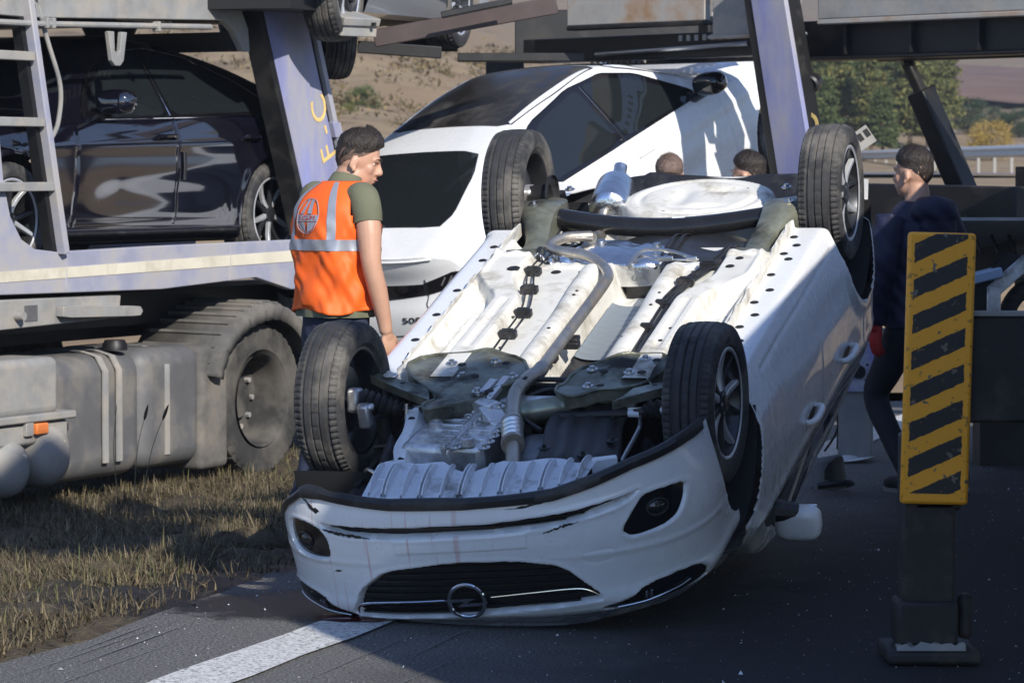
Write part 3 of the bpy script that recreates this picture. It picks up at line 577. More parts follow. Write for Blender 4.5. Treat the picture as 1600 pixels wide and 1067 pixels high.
# scuffs torn through the paint
def scuff(pts, wd, parent, seed):
    rr = random.Random(seed); n = 26; up = []; dn = []
    for i in range(n+1):
        t = i/n; x = np.interp(t, np.linspace(0,1,len(pts)), [p[0] for p in pts]); z = np.interp(t, np.linspace(0,1,len(pts)), [p[1] for p in pts])
        e = wd*math.sin(math.pi*t)**.7; up.append(fasc(x, z + e*rr.uniform(.2,1), .0025)); dn.append(fasc(x, z - e*rr.uniform(.1,.9), .0025))
    build('scuff', MB().grid(np.array([up, dn])), M_['plastic'], parent, smooth=0)
scuff([(-.71,.24),(-.62,.288),(-.50,.308),(-.40,.306)], .018, bumper, 3); scuff([(.02,.290),(.2,.272),(.32,.250),(.44,.222)], .007, bumper, 4)
scuff([(.30,.372),(.37,.352),(.45,.338)], .008, bumper, 5); scuff([(-.62,.352),(-.5,.362),(-.38,.372)], .010, bumper, 6)
scuff([(-.565,.523),(-.53,.517)], .007, bumper, 8); scuff([(-.405,.583),(-.36,.548),(-.32,.535)], .004, bumper, 9)
# ---- ribbed white tray behind the lip
def tray_pt(x, t, up=0.):
    a = fasc(x, float(z_lip(x))-.012, -.03); b0 = (x*.98, a[1]+.24, HT - .20 + .05*x*.8 + .01)
    return (lerp(a[0], b0[0], t), lerp(a[1], b0[1], t), lerp(a[2], b0[2], t) + up)
M_['tray'] = mat('white_tray', (.66,.69,.74), .42, var=.08, dirt=(.2,.19,.18), dirt_amt=.22, dscale=8)
xs = np.linspace(-.43, .47, 60)
tray = build('bumper_tray', MB().grid(np.array([[tray_pt(x, t, .004*math.sin(x*30)*t) for t in np.linspace(0, 1 - .25*max(0, math.sin(x*13+2)), 8)] for x in xs])), M_['tray'], hatch, smooth=30)
for x in (-.40,-.345,-.33,-.26,-.19,-.175,-.10,-.03,-.015,.06,.13,.145,.22,.29,.305,.37,.44):
    mb = MB(); Pq = [[tray_pt(x-.004, t, 0), tray_pt(x-.0025, t, .042*math.sin(min(1,t*1.1)*math.pi)**.5), tray_pt(x+.0025, t, .042*math.sin(min(1,t*1.1)*math.pi)**.5), tray_pt(x+.004, t, 0)] for t in np.linspace(.04, .9, 9)]
    build('tray_rib', mb.grid(np.array(Pq)), M_['tray'], tray, smooth=30)
# ---- body sides, sills, windows and roof: a loft along the length
YS = np.concatenate([np.linspace(-.07, .62, 84), np.linspace(.628, 3.18, 270)])
def body_section(y):
    # right half profile: list of (x, z_upright) from sill inner edge to the roof middle
    zr = float(smooth_interp(y, [(-.2,.80),(.2,.90),(.55,.985),(.62,1.0),(.9,1.20),(1.2,1.375),(1.5,1.425),(1.9,1.433),(2.4,1.40),(2.8,1.33),(3.0,1.24),(3.1,1.02),(3.18,.72)]))
    zb = float(smooth_interp(y, [(-.2,.735),(.1,.80),(.5,.885),(.8,.905),(1.4,.925),(2.1,.95),(2.7,.98),(3.0,.97),(3.1,.90),(3.18,.70)])); zb = min(zb, zr-.01)
    wd = float(smooth_interp(y, [(-.2,.868),(.1,.876),(.45,.868),(.8,.862),(1.5,.868),(2.1,.87),(2.5,.885),(2.8,.86),(3.0,.80),(3.1,.74),(3.18,.66)]))
    wr = wd - .13 - .11*min(1, max(0, (zr - zb)/.45)) if y > .5 else wd - .22
    zs = float(interp(y, [(-.2,.215),(2.3,.215),(2.7,.26),(3.18,.33)]))
    P = [(wd-.245, zs-.04), (wd-.24, zs-.005), (wd-.23, zs), (wd-.11, zs), (wd-.085, zs+.012), (wd-.062, zs+.06), (wd-.04, zs+.115), (wd-.006, .42), (wd, .55), (wd-.004, .68), (wd-.018, lerp(.70, zb, .6)), (wd-.05, zb), (wd-.056, zb+.004)]
    P += [(lerp(wd-.058, wr, t), lerp(zb+.01, zr-.03, t)) for t in (.25, .5, .75, .93)]
    P += [(wr-.03, zr-.012), (wr-.10, zr-.002), (wr*.5, zr+.004), (0, zr+.006)]
    return P
_seg = None
def sect_curve(y, n=120):
    P = np.array(body_section(y)); d = np.concatenate([[0], np.cumsum(np.hypot(*np.diff(P, axis=0).T))])
    Q = np.stack([np.interp(np.linspace(0, len(P)-1, n), range(len(P)), P[:,k]) for k in (0,1)], 1)
    for _ in range(2):
        Q[1:-1] = .25*Q[:-2] + .5*Q[1:-1] + .25*Q[2:]
    return Q
S = np.array([sect_curve(y) for y in YS])            # ny, n, 2
Xb, Zb = S[...,0], S[...,1]; Yb = np.repeat(YS[:,None], S.shape[1], 1)
side = (Zb > .2) & (Zb < 1.02)
dd = np.zeros_like(Xb)
def groove(dist): return -.006*np.exp(-(dist/.0045)**2)
belt = interp(YS, [(.5,.885),(.8,.905),(1.4,.925),(2.1,.95),(2.7,.98)])[:,None]
frontdoor = np.abs(Yb - (.60 + .10*np.clip((.45-Zb)/.2, 0, 1)**2)) ; bpill = np.abs(Yb - 1.56 - .02*(Zb-.6))
rearedge = np.abs(np.hypot(Yb-2.54, Zb-.31) - .43) + np.where((Zb < .30) | (Yb > 2.54), 9, 0); rear2 = np.abs(Yb-2.42-.1*(Zb-.74)) + np.where(Zb < .73, 9, 0)
doorbot = np.abs(Zb - .292) + np.where((Yb < .66) | (Yb > 2.12), 9, 0)
vis = (Zb > .285) & (Zb < belt + .02)
for g_ in (frontdoor, bpill): dd += np.where(vis, groove(g_), 0)
dd += np.where(Zb < belt + .02, groove(rearedge) + groove(rear2), 0) + groove(doorbot)*1.6
# scallop along the doors and the shoulder crease
dd += np.where(vis, -.016*np.exp(-((Zb - (.40 + .05*(Yb-.8)))/.075)**2)*ss(Yb, .55, 1.0)*ss(-Yb, -2.3, -1.9), 0)
dd += np.where(vis, .008*np.exp(-((Zb - (.80+.03*Yb))/.02)**2), 0)
for yc in (0., 2.538):                                # flared lips of the wheel arches
    q = np.hypot(Yb-yc, Zb-.31); dd += np.where(Zb < .78, .012*np.exp(-((q-.375)/.022)**2), 0)
Xb = Xb + dd
# window openings sit back from the body colour
FW = [(.66,.925),(1.50,.945),(1.50,1.315),(1.36,1.30),(1.05,1.175)]; RW = [(1.60,.948),(2.44,.985),(2.50,1.02),(2.36,1.20),(1.95,1.30),(1.60,1.325)]
for wpoly in (FW, RW):
    Xb -= .012*ss(-poly_sd(Yb, Zb, wpoly), -.002, .008)*(Xb > .3)
cell = {}
def side_mesh(sg):
    V = np.stack([sg*Xb, Yb, HT - Zb], -1); ny, n = Xb.shape; mb = MB(); Vf = V.reshape(-1,3).copy(); F = []
    ctr_y = .25*(Yb[:-1,:-1]+Yb[1:,:-1]+Yb[:-1,1:]+Yb[1:,1:]); ctr_z = .25*(Zb[:-1,:-1]+Zb[1:,:-1]+Zb[:-1,1:]+Zb[1:,1:])
    out = np.ones(ctr_y.shape, bool); lx = .25*(Xb[:-1,:-1]+Xb[1:,:-1]+Xb[:-1,1:]+Xb[1:,1:])
    for yc in (0., 2.538): out &= ~((np.hypot(ctr_y-yc, ctr_z-.31) < .355) & (ctr_z < .7))
    out &= ~((ctr_y < .355) & (ctr_z < .31)); out &= ~((np.abs(ctr_y-2.538) < .355) & (ctr_z < .31))
    for i in range(ny-1):
        for j in range(n-1):
            if out[i,j]:
                a = i*n+j; F.append((a, a+1, a+n+1, a+n) if sg > 0 else (a, a+n, a+n+1, a+1))
    kept = np.zeros(ny*n, bool); gone = np.zeros(ny*n, bool)
    for i in range(ny-1):
        for j in range(n-1):
            a = i*n+j; (kept if out[i,j] else gone)[[a, a+1, a+n+1, a+n]] = True
    for yc in (0., 2.538):
        q = np.hypot(Vf[:,1]-yc, (HT-Vf[:,2])-.31); k = kept & (((q < .355) & (q > .2)) | (gone & (q < .40))) & (HT-Vf[:,2] < .7) & (HT-Vf[:,2] > .31)
        Vf[k,1] = yc + (Vf[k,1]-yc)*.355/q[k]; Vf[k,2] = HT - (.31 + (HT-Vf[k,2]-.31)*.355/q[k])
    for yc in (0., 2.538):
        k = kept & gone & (HT-Vf[:,2] <= .31) & (np.abs(np.abs(Vf[:,1]-yc)-.355) < .03); Vf[k,1] = yc + np.sign(Vf[k,1]-yc)*.355
    used = sorted({i for f in F for i in f}); re = {u: k for k, u in enumerate(used)}
    mb.v = [tuple(Vf[u]) for u in used]; mb.f = [tuple(re[i] for i in f) for f in F]; return mb
body = {}
for sg in (1, -1):
    body[sg] = build('body_side', side_mesh(sg), M_['white'], hatch, smooth=50, fixn=False)
def body_x(y, z):
    c = sect_curve(y, 120); k = c[:90]; return float(np.interp(z, k[12:,1], k[12:,0]))
def sidef(sg): return lambda y, z, off: (sg*(body_x(y, z)+off), y, HT - z)
for sg in (1, -1):
    for wpoly in (FW, RW):
        wn = build('side_window', ringfill(MB(), wpoly, sidef(sg), -.008, 6), M_['glass'], hatch)
    build('pillar_trim', ringfill(MB(), [(1.505,.945),(1.595,.948),(1.595,1.325),(1.505,1.318)], sidef(sg), .003, 3), M_['gloss_black'], hatch)
    build('belt_strip', MB().tube([sidef(sg)(y, float(np.interp(y, [.64,1.5,2.46],[.918,.939,.98])), .004) for y in np.linspace(.64, 2.46, 24)], .007, 6), M_['gloss_black'], hatch)
    # door handles: a bar standing off the door over a shallow cup
    for yh, zh in ((1.31, .755), (2.08, .775)):
        hb = MB().tube([sidef(sg)(yh-.098, zh, .0), sidef(sg)(yh-.088, zh, .022), sidef(sg)(yh-.04, zh+.003, .032), sidef(sg)(yh+.05, zh+.003, .032), sidef(sg)(yh+.092, zh, .023), sidef(sg)(yh+.104, zh, .0)], [.012,.015,.0165,.0165,.015,.012], 12, sub=5)
        dh = build('door_handle', hb, M_['white'], hatch, smooth=60)
        cup = ringfill(MB(), [(yh+.075*math.cos(a), zh+.024*math.sin(a)) for a in np.linspace(0, 2*math.pi, 21)[:-1]], sidef(sg), .0015, 4); build('handle_cup', cup, M_['plastic'], dh)
    # mirror: painted shell on a black foot
    mx, my, mz = sg*.905, .70, .985
    def ell(c, r, p=2.6, n=20, mm=14):
        P = []
        for i in range(mm+1):
            b = -math.pi/2 + math.pi*i/mm; row = []
            for k in range(n):
                a = 2*math.pi*k/n; f_ = lambda t: math.copysign(abs(t)**(2/p), t)
                row.append((c[0]+r[0]*f_(math.cos(b))*f_(math.cos(a)), c[1]+r[1]*f_(math.cos(b))*f_(math.sin(a)), c[2]+r[2]*f_(math.sin(b))))
            P.append(row)
        return MB().grid(np.array(P), closed_v=True)
    mir = build('door_mirror', ell((mx, my, HT-mz), (.098, .055, .072), 3.4), M_['white'], hatch, smooth=80)
    build('mirror_foot', MB().tube([(sg*.82, my-.02, HT-.925), (sg*.90, my-.01, HT-.935), (mx-sg*.02, my, HT-mz+.03)], [.05,.04,.045], 10), M_['plastic'], mir)
    build('mirror_glass', MB().box((mx, my+.064, HT-mz), (.14,.006,.11)), M_['chrome'], mir, bevel=.004)
# bonnet, windscreen and tail caps, seen only from other places
hood = []
for y in np.linspace(-.76, .60, 24):
    z = float(smooth_interp(y, [(-.8,.735),(-.6,.79),(-.2,.87),(.2,.94),(.6,.995)])); wdt = float(np.interp(y, [-.76,-.5,.0,.6], [.55,.70,.75,.72]))
    hood.append([(x*wdt, y, HT - (z + .03*(1-x*x) - .055*abs(x)**6)) for x in np.linspace(-1, 1, 25)])
build('bonnet', MB().grid(np.array(hood)), M_['white'], hatch, smooth=60)
ws = [[(x*lerp(.66,.54,t), lerp(.60,1.22,t) + .10*x*x*(1-t), HT - (lerp(.995,1.372,t)-.02*x*x) - .008) for x in np.linspace(-1,1,15)] for t in np.linspace(0,1,10)]
build('windscreen', MB().grid(np.array(ws)), M_['glass'], hatch, smooth=60)
rb = [[(x*lerp(.80,.74,t), 3.19 - .06*x*x - .03*t, HT - lerp(.30,.98,t)) for x in np.linspace(-1,1,21)] for t in np.linspace(0,1,8)]
build('tailgate', MB().grid(np.array(rb)), M_['white'], hatch, smooth=60)
# wheel-arch liners
for sg in (1,-1):
    for yc, zc in ((0,.31),(2.538,.31)):
        P = []
        for xx in (.850, .80, .52):
            P.append([(sg*xx, yc + .362*math.cos(a), HT - (zc + .362*math.sin(a))) for a in np.linspace(.04, math.pi-.04, 40)])
        P.append([(sg*.52, yc + .05*math.cos(a), HT-(zc+.05*math.sin(a))) for a in np.linspace(.04, math.pi-.04, 40)])
        build('arch_liner', MB().grid(np.array(P)), M_['dark'], hatch)
# ---- sills: strip with drain holes and the pinch flange
for sg in (1, -1):
    build('pinch_flange', MB().grid(np.array([[(sg*(.632+.004*math.sin(y*23)), y, 1.20), (sg*(.630+.004*math.sin(y*23)), y, 1.262+.004*math.sin(y*37)+.003*math.sin(y*61)), (sg*(.638+.004*math.sin(y*23)), y, 1.262+.004*math.sin(y*37)), (sg*.642, y, 1.20)] for y in np.linspace(.42, 2.16, 80)])), M_['ecoat'], hatch, smooth=40)
    for k, yh in enumerate((.62,.78,.94,1.08,1.23,1.38,1.57,1.77,1.84,1.95,2.06)):
        xh = .70 if k % 2 else .665
        build('drain_hole', MB().lathe([(0,.001),(0,.017),(-.004,.021)], 14, Matrix.Translation((sg*xh, yh, HT-.2125)) @ Matrix.Rotation(R(-90), 4, 'Y')), M_['dark'], hatch)
# ---- pressed floor
nx, ny = 190, 250
gx, gy = np.meshgrid(np.linspace(-.640, .640, nx), np.linspace(.22, 2.02, ny))
hz = np.full(gx.shape, 1.215)
def hat(d, half, edge): return ss(half - np.abs(d), -edge/2, edge/2)
def rail(sg):
    cx = sg*(.402 + .125*ss(gy, 1.12, 1.46)); hw = .064 + .022*ss(gy, 1.2, 1.45)
    q = hat(gx-cx, hw, .032)*ss(1.76-gy, -.02, .05)
    return q
for sg in (-1, 1):
    q = rail(sg); hz += .062*q
    c = sg*.402
    hz -= .012*hat(gx-(c), .016, .012)*hat(gy-.85, .28, .03)*(q > .3)
    hz += .010*hat(gx-sg*.55, .010, .016)*hat(gy-.8, .3, .05)
    hz -= .012*ss(np.abs(gx), .47, .52)*ss(1.35-gy, 0, .2)
    hz += .022*np.exp(-((np.abs(gx)-.625)/.022)**2)
    hz += .012*np.exp(-(((gx-sg*.585)/.04)**2 + ((gy-1.30)/.07)**2))
for c in (-.135, .232):
    t = np.clip(1 - ((gx-c-.02*ss(gy,1.5,1.0)+.01)/.052)**2, 0, 1); hz += .042*np.sqrt(t)*ss(1.66-gy, -.02, .05)
tun = hat(gx-.048, .118, .05)*ss(gy, .1, .3); hz -= .17*tun
hz += .006*np.sin(gx*70)*np.exp(-((gy-1.72)/.03)**2)
hz -= .03*ss(gy, 1.74, 1.80)
hz += .010*hat(gy-1.69, .022, .02)*(1-tun)
rng = np.random.RandomState(3)
for _ in range(26):                                    # lumps of sealant and slight dents
    cx_, cy_, rr_, am = rng.uniform(-.6,.6), rng.uniform(.3,1.75), rng.uniform(.02,.06), rng.uniform(-.002,.002)
    hz += am*np.exp(-(((gx-cx_)**2+(gy-cy_)**2)/rr_**2))
for yb in (.50,.66,.82,.98,1.14): hz += .005*hat(gy-yb, .016, .012)*(hat(gx+.545, .055, .02)+hat(gx-.545, .055, .02)+hat(gx-.315, .02, .01)+hat(gx+.30, .012, .01))
floor = build('floor_pan', MB().grid(np.stack([gx, gy, hz], -1)), M_['ecoat'], hatch, smooth=60, fixn=False)
def floor_z(x, y):
    i = int(np.clip((y-.22)/1.8*(ny-1), 0, ny-1)); j = int(np.clip((x+.64)/1.28*(nx-1), 0, nx-1)); return float(hz[i, j])
for (x, y, r_) in ((-.53,.62,.016),(-.315,1.62,.02),(-.47,1.5,.026),(.52,1.62,.016),(.50,1.52,.018),(.25,1.1,.007),(.25,1.25,.006),(-.12,.82,.007),(-.12,1.22,.007),(-.12,1.27,.006),(.22,.74,.007),(.4,.66,.009),(.41,.8,.008),(-.3,.7,.008),(-.33,1.0,.008),(-.2,1.62,.011),(.31,1.62,.010)):
    build('floor_hole', MB().lathe([(0,.001),(0,r_),(-.003,r_*1.2)], 12, Matrix.Translation((x, y, floor_z(x,y)+.003)) @ Matrix.Rotation(R(-90), 4, 'Y')), M_['dark'], floor)
# tunnel heat shield with fine ribs
P = [[(.048+.092*math.sin(a), y, 1.085 + .035*(1-math.cos(a)) + .0022*math.sin(y*260)) for a in np.linspace(-1.2,1.2,13)] for y in np.linspace(.30, 1.05, 140)]
build('tunnel_shield', MB().grid(np.array(P)), M_['plastic'], hatch, smooth=60)
P = [[(.048+.088*math.sin(a), y, 1.10 + .03*(1-math.cos(a)) + .0012*math.sin(y*100)) for a in np.linspace(-1.2,1.2,13)] for y in np.linspace(.86, 1.5, 60)]
M_['bluegrey'] = mat('blue_grey_shield', (.30,.34,.36), .4, metal=.4); build('tunnel_shield', MB().grid(np.array(P)), M_['bluegrey'], hatch, smooth=60)
# brake and fuel lines with their clips
def line(name, pts, r_, m): return build(name, MB().tube([(x, y, 1.238) for x, y in pts], r_, 8, sub=5), m, hatch)
for dx in (-.016, .016): line('brake_line', [(-.285+dx,.34),(-.29+dx,.6),(-.295+dx,.8),(-.30+dx,1.06),(-.345+dx,1.30),(-.40+dx,1.52),(-.41+dx,1.66),(-.40+dx,1.8)], .0045, M_['plastic'])
for dx in (-.026, -.004, .018): line('fuel_line', [(.305+dx,.34),(.30+dx,.7),(.295+dx,.95),(.295+dx,1.16),(.33+dx,1.43),(.38+dx,1.62),(.41+dx,1.74),(.43+dx,1.9)], .0075, M_['plastic'])
for (x, y) in ((-.295,.80),(-.30,1.05),(-.355,1.34),(-.405,1.57),(.29,.87),(.285,1.15),(.32,1.43),(.375,1.64)):
    mb = MB().box((x, y, 1.238), (.078,.030,.03)).box((x, y, 1.252), (.05,.018,.02)); build('line_clip', mb, M_['plastic'], hatch, smooth=0, bevel=.003)
for (x, y) in ((-.02,.62),(.03,.78)): build('tunnel_hanger', MB().box((x-.05, y, 1.20), (.075,.05,.03)).box((x-.03, y+.01, 1.22), (.03,.06,.02)), M_['plastic'], hatch, bevel=.005)
# ---------------------------------------------------------------- wheels
def tyre_mesh(r=.316, w=.195, rim=.212, n=216, sipes=72, grooves=4):
    hw = w/2; prof = [(-hw*.80, rim), (-hw*.97, rim+.018), (-hw*1.03, rim+(r-rim)*.45), (-hw*.98, rim+(r-rim)*.75), (-hw*.90, r-.012)]
    tread = []; N = 30
    for i in range(N+1):
        t = -1 + 2*i/N; ax = hw*.84*t; rr = r - .006*t*t - (.006*max(0, abs(t)-.8)/.2)
        for k in range(grooves):
            c = -0.62 + 1.24*k/(grooves-1)
            if abs(t - c) < .052: rr -= .008
        tread.append((ax, rr))
    prof = prof + tread + [(-a, q) for a, q in prof[::-1]]
    P = np.zeros((n, len(prof), 3))
    for k in range(n):
        th = 2*math.pi*k/n; sip = (k % 3 == 0)
        for j, (ax, rr) in enumerate(prof):
            q = rr
            if 3 < j < len(prof)-4 and abs(ax) > hw*.60 and sip: q = rr - .006
            elif 4 < j < len(prof)-5 and sip and k % 2 and abs(ax) < hw*.18: q = rr - .003
            P[k, j] = (ax, q*math.cos(th), q*math.sin(th))
    return MB().grid(P, closed_u=True)
def spoke_rim(sg, r=.215, w=.19, ns=5, m_face=None, m_dark=None, parent=None, off=.0, twin=True):
    hw = w/2
    rimo = build('rim', MB().lathe([(-sg*hw*.86, r), (-sg*hw*.84, r-.012), (-sg*hw*.3, r-.035), (sg*hw*.5, r-.022), (sg*hw*.84, r-.010), (sg*hw*.90, r+.002), (sg*hw*.84, r+.006), (sg*hw*.78, r-.002)], 64), m_dark, parent, smooth=40)
    build('rim_lip', MB().lathe([(sg*(hw*.90), r-.012), (sg*(hw*.95), r-.004), (sg*(hw*.93), r+.004), (sg*hw*.86, r+.002)], 64), m_face, rimo, smooth=40)
    for k in range(ns):
        for tw in ((-1, 1) if twin else (0,)):
            a = 2*math.pi*k/ns; a0 = a + tw*.16; a1 = a + tw*.30
            def pt(rr, an, ax, wd, sx): return (sg*ax, rr*math.cos(an) - sx*wd*math.sin(an), rr*math.sin(an) + sx*wd*math.cos(an))
            rows = []
            for t in np.linspace(0, 1, 6):
                rr = lerp(.035, r-.012, t); an = lerp(a0, a1, t); ax = lerp(hw*.72, hw*.84, t) - .012*math.sin(math.pi*t); wd = lerp(.016, .011 if twin else .03, t)
                rows.append([pt(rr, an, ax-.022, wd*1.2, -1), pt(rr, an, ax-.003, wd, -1), pt(rr, an, ax, wd*.7, -1), pt(rr, an, ax, wd*.7, 1), pt(rr, an, ax-.003, wd, 1), pt(rr, an, ax-.022, wd*1.2, 1)])
            build('spoke', MB().grid(np.array(rows), closed_v=True), m_face if not twin or tw > 0 else m_dark, rimo, smooth=35)
    build('hub_cap', MB().lathe([(sg*hw*.5, .05), (sg*hw*.74, .05), (sg*hw*.80, .034), (sg*hw*.81, .001)], 24), m_dark, rimo, smooth=30)
    for k in range(5):
        a = 2*math.pi*(k+.5)/5; build('wheel_nut', MB().tube([(sg*hw*.6, .036*math.cos(a), .036*math.sin(a)), (sg*hw*.80, .036*math.cos(a), .036*math.sin(a))], .008, 6), M_['steel'], rimo, smooth=0)
    return rimo
def inner_side(sg, parent):
    build('brake_disc', MB().lathe([(-sg*.02,.05),(-sg*.02,.135),(-sg*.0,.135),(sg*.0,.05)], 40), M_['steel'], parent)
    build('hub_carrier', MB().box((-sg*.05, .0, .0), (.05,.08,.10)).box((-sg*.05, .05, -.03), (.04,.07,.04)), M_['cast'], parent, bevel=.015)
def put_wheel(parent, name, loc, sg, rz=0, spin=0, **k):
    wheel = bpy.data.objects.new(name, None); COL.objects.link(wheel); wheel.parent = parent; wheel.location = loc; wheel.rotation_euler = (spin, 0, rz); return wheel
TY = None
for sg, y in ((-1,0),(1,0),(-1,2.538),(1,2.538)):
    wh = put_wheel(hatch, 'wheel', (sg*.745, y, 1.262), sg, rz=R(-1.5) if y == 0 else 0, spin=R(20+37*sg+11*y))
    if TY is None:
        ty = build('tyre', tyre_mesh(), M_['rubber'], wh, smooth=28, fixn=False); TY = ty.data
    else:
        ty = bpy.data.objects.new('tyre', TY); COL.objects.link(ty); ty.parent = wh
    spoke_rim(sg, m_face=M_['alloy'], m_dark=M_['alloy_dark'], parent=wh); 
    if sg < 0: inner_side(sg, wh)
# tyre lettering on the two side walls that show it
def ring_text(txt, r, ax, sg, parent, size=.026, a0=0., m=None):
    me = text_data(txt, size, .0008, 'LEFT')
    for v in me.vertices:
        an = a0 + sg*v.co.x/r; rr = r + v.co.y; v.co = (ax + sg*v.co.z, rr*math.cos(an), rr*math.sin(an))
    o = bpy.data.objects.new('tyre_lettering', me); COL.objects.link(o); me.materials.append(m or M_['plastic']); o.parent = parent; return o
whs = [o for o in hatch.children if o.name.startswith('wheel')]
for w_, a0 in ((whs[0], R(180)), (whs[2], R(-30))):
    tyre = [c for c in w_.children if c.name.startswith('tyre')][0]
    ring_text('Continental', .248, .1005, 1, tyre, .030, a0 - w_.rotation_euler.x)
tyre = [c for c in whs[1].children if c.name.startswith('tyre')][0]; ring_text('ECO', .250, .1005, 1, tyre, .034, R(75) - whs[1].rotation_euler.x)
# ---------------------------------------------------------------- front running gear
def plate(name, poly, z, th, m, bump_fn=None, parent=hatch, bevel=.006, round_=1):
    pg = round_poly(poly, round_, .2); f0 = bump_fn or (lambda x, y: 0)
    mb = ringfill(MB(), pg, lambda x, y, o: (x, y, z + f0(x, y) + o), 0, 7, rim=-th); o_ = build(name, mb, m, parent, smooth=40)
    ed = dense(pg, .02); build('rolled_edge', MB().tube([(x, y, z + f0(x, y) + .001) for x, y in ed + ed[:1]], .0075, 6, cap=False), m, o_, smooth=60); return o_
def bolt(x, y, z, parent, r_=.012, m=None):
    return build('bolt', MB().lathe([(0,.024),(.004,.024),(.005,r_),(.016,r_),(.018,.001)], 10, Matrix.Translation((x,y,z)) @ Matrix.Rotation(R(-90),4,'Y')), m or M_['steel'], parent, smooth=30)
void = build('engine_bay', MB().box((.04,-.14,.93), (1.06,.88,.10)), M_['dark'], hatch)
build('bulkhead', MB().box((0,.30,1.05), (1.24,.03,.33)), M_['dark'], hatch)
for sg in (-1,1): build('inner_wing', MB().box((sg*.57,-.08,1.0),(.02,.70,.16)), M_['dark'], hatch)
sl = plate('subframe_plate', [(-.60,.35),(-.50,.18),(-.36,.04),(-.39,-.08),(-.36,-.14),(-.27,-.13),(-.22,-.06),(-.20,.02),(-.16,.10),(-.08,.16),(-.04,.26),(-.12,.44),(-.30,.50),(-.55,.46)], 1.272, .05, M_['olive'],
           lambda x, y: .018*math.exp(-((x+.28)/.06)**2) + .014*math.exp(-(((x+.13)/.05)**2+((y-.25)/.08)**2)) - .016*math.exp(-((y-.02)/.05)**2))
sr = plate('subframe_plate', [(.14,.30),(.20,.38),(.30,.45),(.44,.50),(.50,.44),(.50,.28),(.43,.20),(.40,.12),(.28,.05),(.18,.02),(.10,.10)], 1.272, .05, M_['olive'],
           lambda x, y: .018*math.exp(-((x-.30)/.06)**2) - .014*math.exp(-((y-.2)/.05)**2))
for p_, pts in ((sl, [(-.40,.36),(-.31,.22),(-.22,.38),(-.20,.06),(-.10,.22)]), (sr, [(.40,.42),(.37,.27),(.21,.30),(.24,.12)])):
    for x, y in pts: bolt(x, y, 1.278, p_)
    for k, (x, y) in enumerate(pts): build('plate_hole', MB().lathe([(0,.001),(0,.016),(-.003,.019)], 12, Matrix.Translation((x+.055, y-.035+.02*(k%2), 1.290)) @ Matrix.Rotation(R(-90),4,'Y')), M_['dark'], p_)
build('subframe_cross_tube', MB().tube([(-.30,.10,1.20),(-.1,.02,1.20),(.1,.06,1.21),(.30,.16,1.22)], .045, 12, sub=6), M_['olive'], hatch)
for sg in (-1, 1):
    P = []
    for t in np.linspace(0, 1, 12):
        x = lerp(.40, .70, t); y = lerp(.05, .21, t) - .03*math.sin(math.pi*t); wd = lerp(.085, .03, t); z = lerp(1.275, 1.295, t) + .012*math.sin(math.pi*t)
        P.append([(sg*(x-.3*wd), y-wd*.9, z-.035), (sg*(x-.3*wd), y-wd*.9, z), (sg*x, y, z-.006), (sg*(x+.3*wd), y+wd*.8, z), (sg*(x+.3*wd), y+wd*.8, z-.035)])
    arm = build('control_arm', MB().grid(np.array(P)), M_['olive'], hatch, smooth=40)
    bolt(sg*.60, .16, 1.305, arm, .010, M_['ecoat']); build('arm_hole', MB().lathe([(0,.001),(0,.012)], 10, Matrix.Translation((sg*.52,.09,1.30)) @ Matrix.Rotation(R(-90),4,'Y')), M_['dark'], arm)
    # driveshaft with ribbed boot
    mb = MB(); pr = [(0,.012)]
    build('driveshaft', MB().tube([(sg*.15,.0,1.20),(sg*.42,.0,1.215),(sg*.66,.0,1.25)], .014, 10), M_['plastic'], hatch)
    path = []; rr = []
    for k in range(25):
        t = k/24; path.append((sg*lerp(.50,.66,t), .0, lerp(1.225,1.252,t))); rr.append(lerp(.026,.052,t) + .006*math.cos(k*math.pi/2))
    build('drive_boot', MB().tube(path, rr, 16), M_['plastic'], hatch, smooth=60)
    build('boot_label', MB().lathe([(sg*.43,.0165),(sg*.475,.0165)], 16, Matrix.Translation((0,0,1.2165))), M_['tray'], hatch)
    build('tie_rod', MB().tube([(sg*.22,.14,1.17),(sg*.62,.10,1.20),(sg*.66,.06,1.22)], .009, 8), M_['steel'], hatch)
    build('spring_strut', MB().tube([(sg*.60,.02,1.18),(sg*.56,.03,.85)], .03, 12), M_['plastic'], hatch)
    build('brake_caliper', MB().box((sg*.625, -.10, 1.235), (.05,.05,.10)).box((sg*.605,-.095,1.27),(.04,.035,.03)), M_['cast'], hatch, bevel=.012)
# gearbox: cast halves, flange, ribs, bolts
gb = bpy.data.objects.new('gearbox', None); COL.objects.link(gb); gb.parent = hatch; gb.location = (0,-.02,.045)
def lump(name, c, d, m, parent, rot=0, bevel=.02, seg=3): return build(name, MB().box(c, d, Matrix.Rotation(rot,3,'Z')), m, parent, bevel=bevel, seg=seg, smooth=50)
lump('gearbox_half', (-.275,-.14,1.075), (.22,.40,.20), M_['cast'], gb, R(-6), .03); lump('gearbox_half', (-.125,-.10,1.065), (.15,.44,.20), M_['cast'], gb, R(-6), .025)
lump('flange', (-.195,-.12,1.105), (.022,.46,.15), M_['cast'], gb, R(-6), .005); lump('flange', (-.045,-.09,1.08), (.02,.47,.18), M_['cast'], gb, R(-6), .005)
lump('cover', (-.36,-.20,1.06), (.12,.22,.15), M_['cast'], gb, R(-14), .03); lump('end_cover', (-.39,-.36,1.04),(.2,.12,.12), M_['cast'], gb, R(-30), .03)
for k in range(7): lump('gearbox_rib', (-.27-.01*k*0, -.30+.055*k, 1.172), (.15,.008,.022), M_['cast'], gb, R(-6), .003, 1)
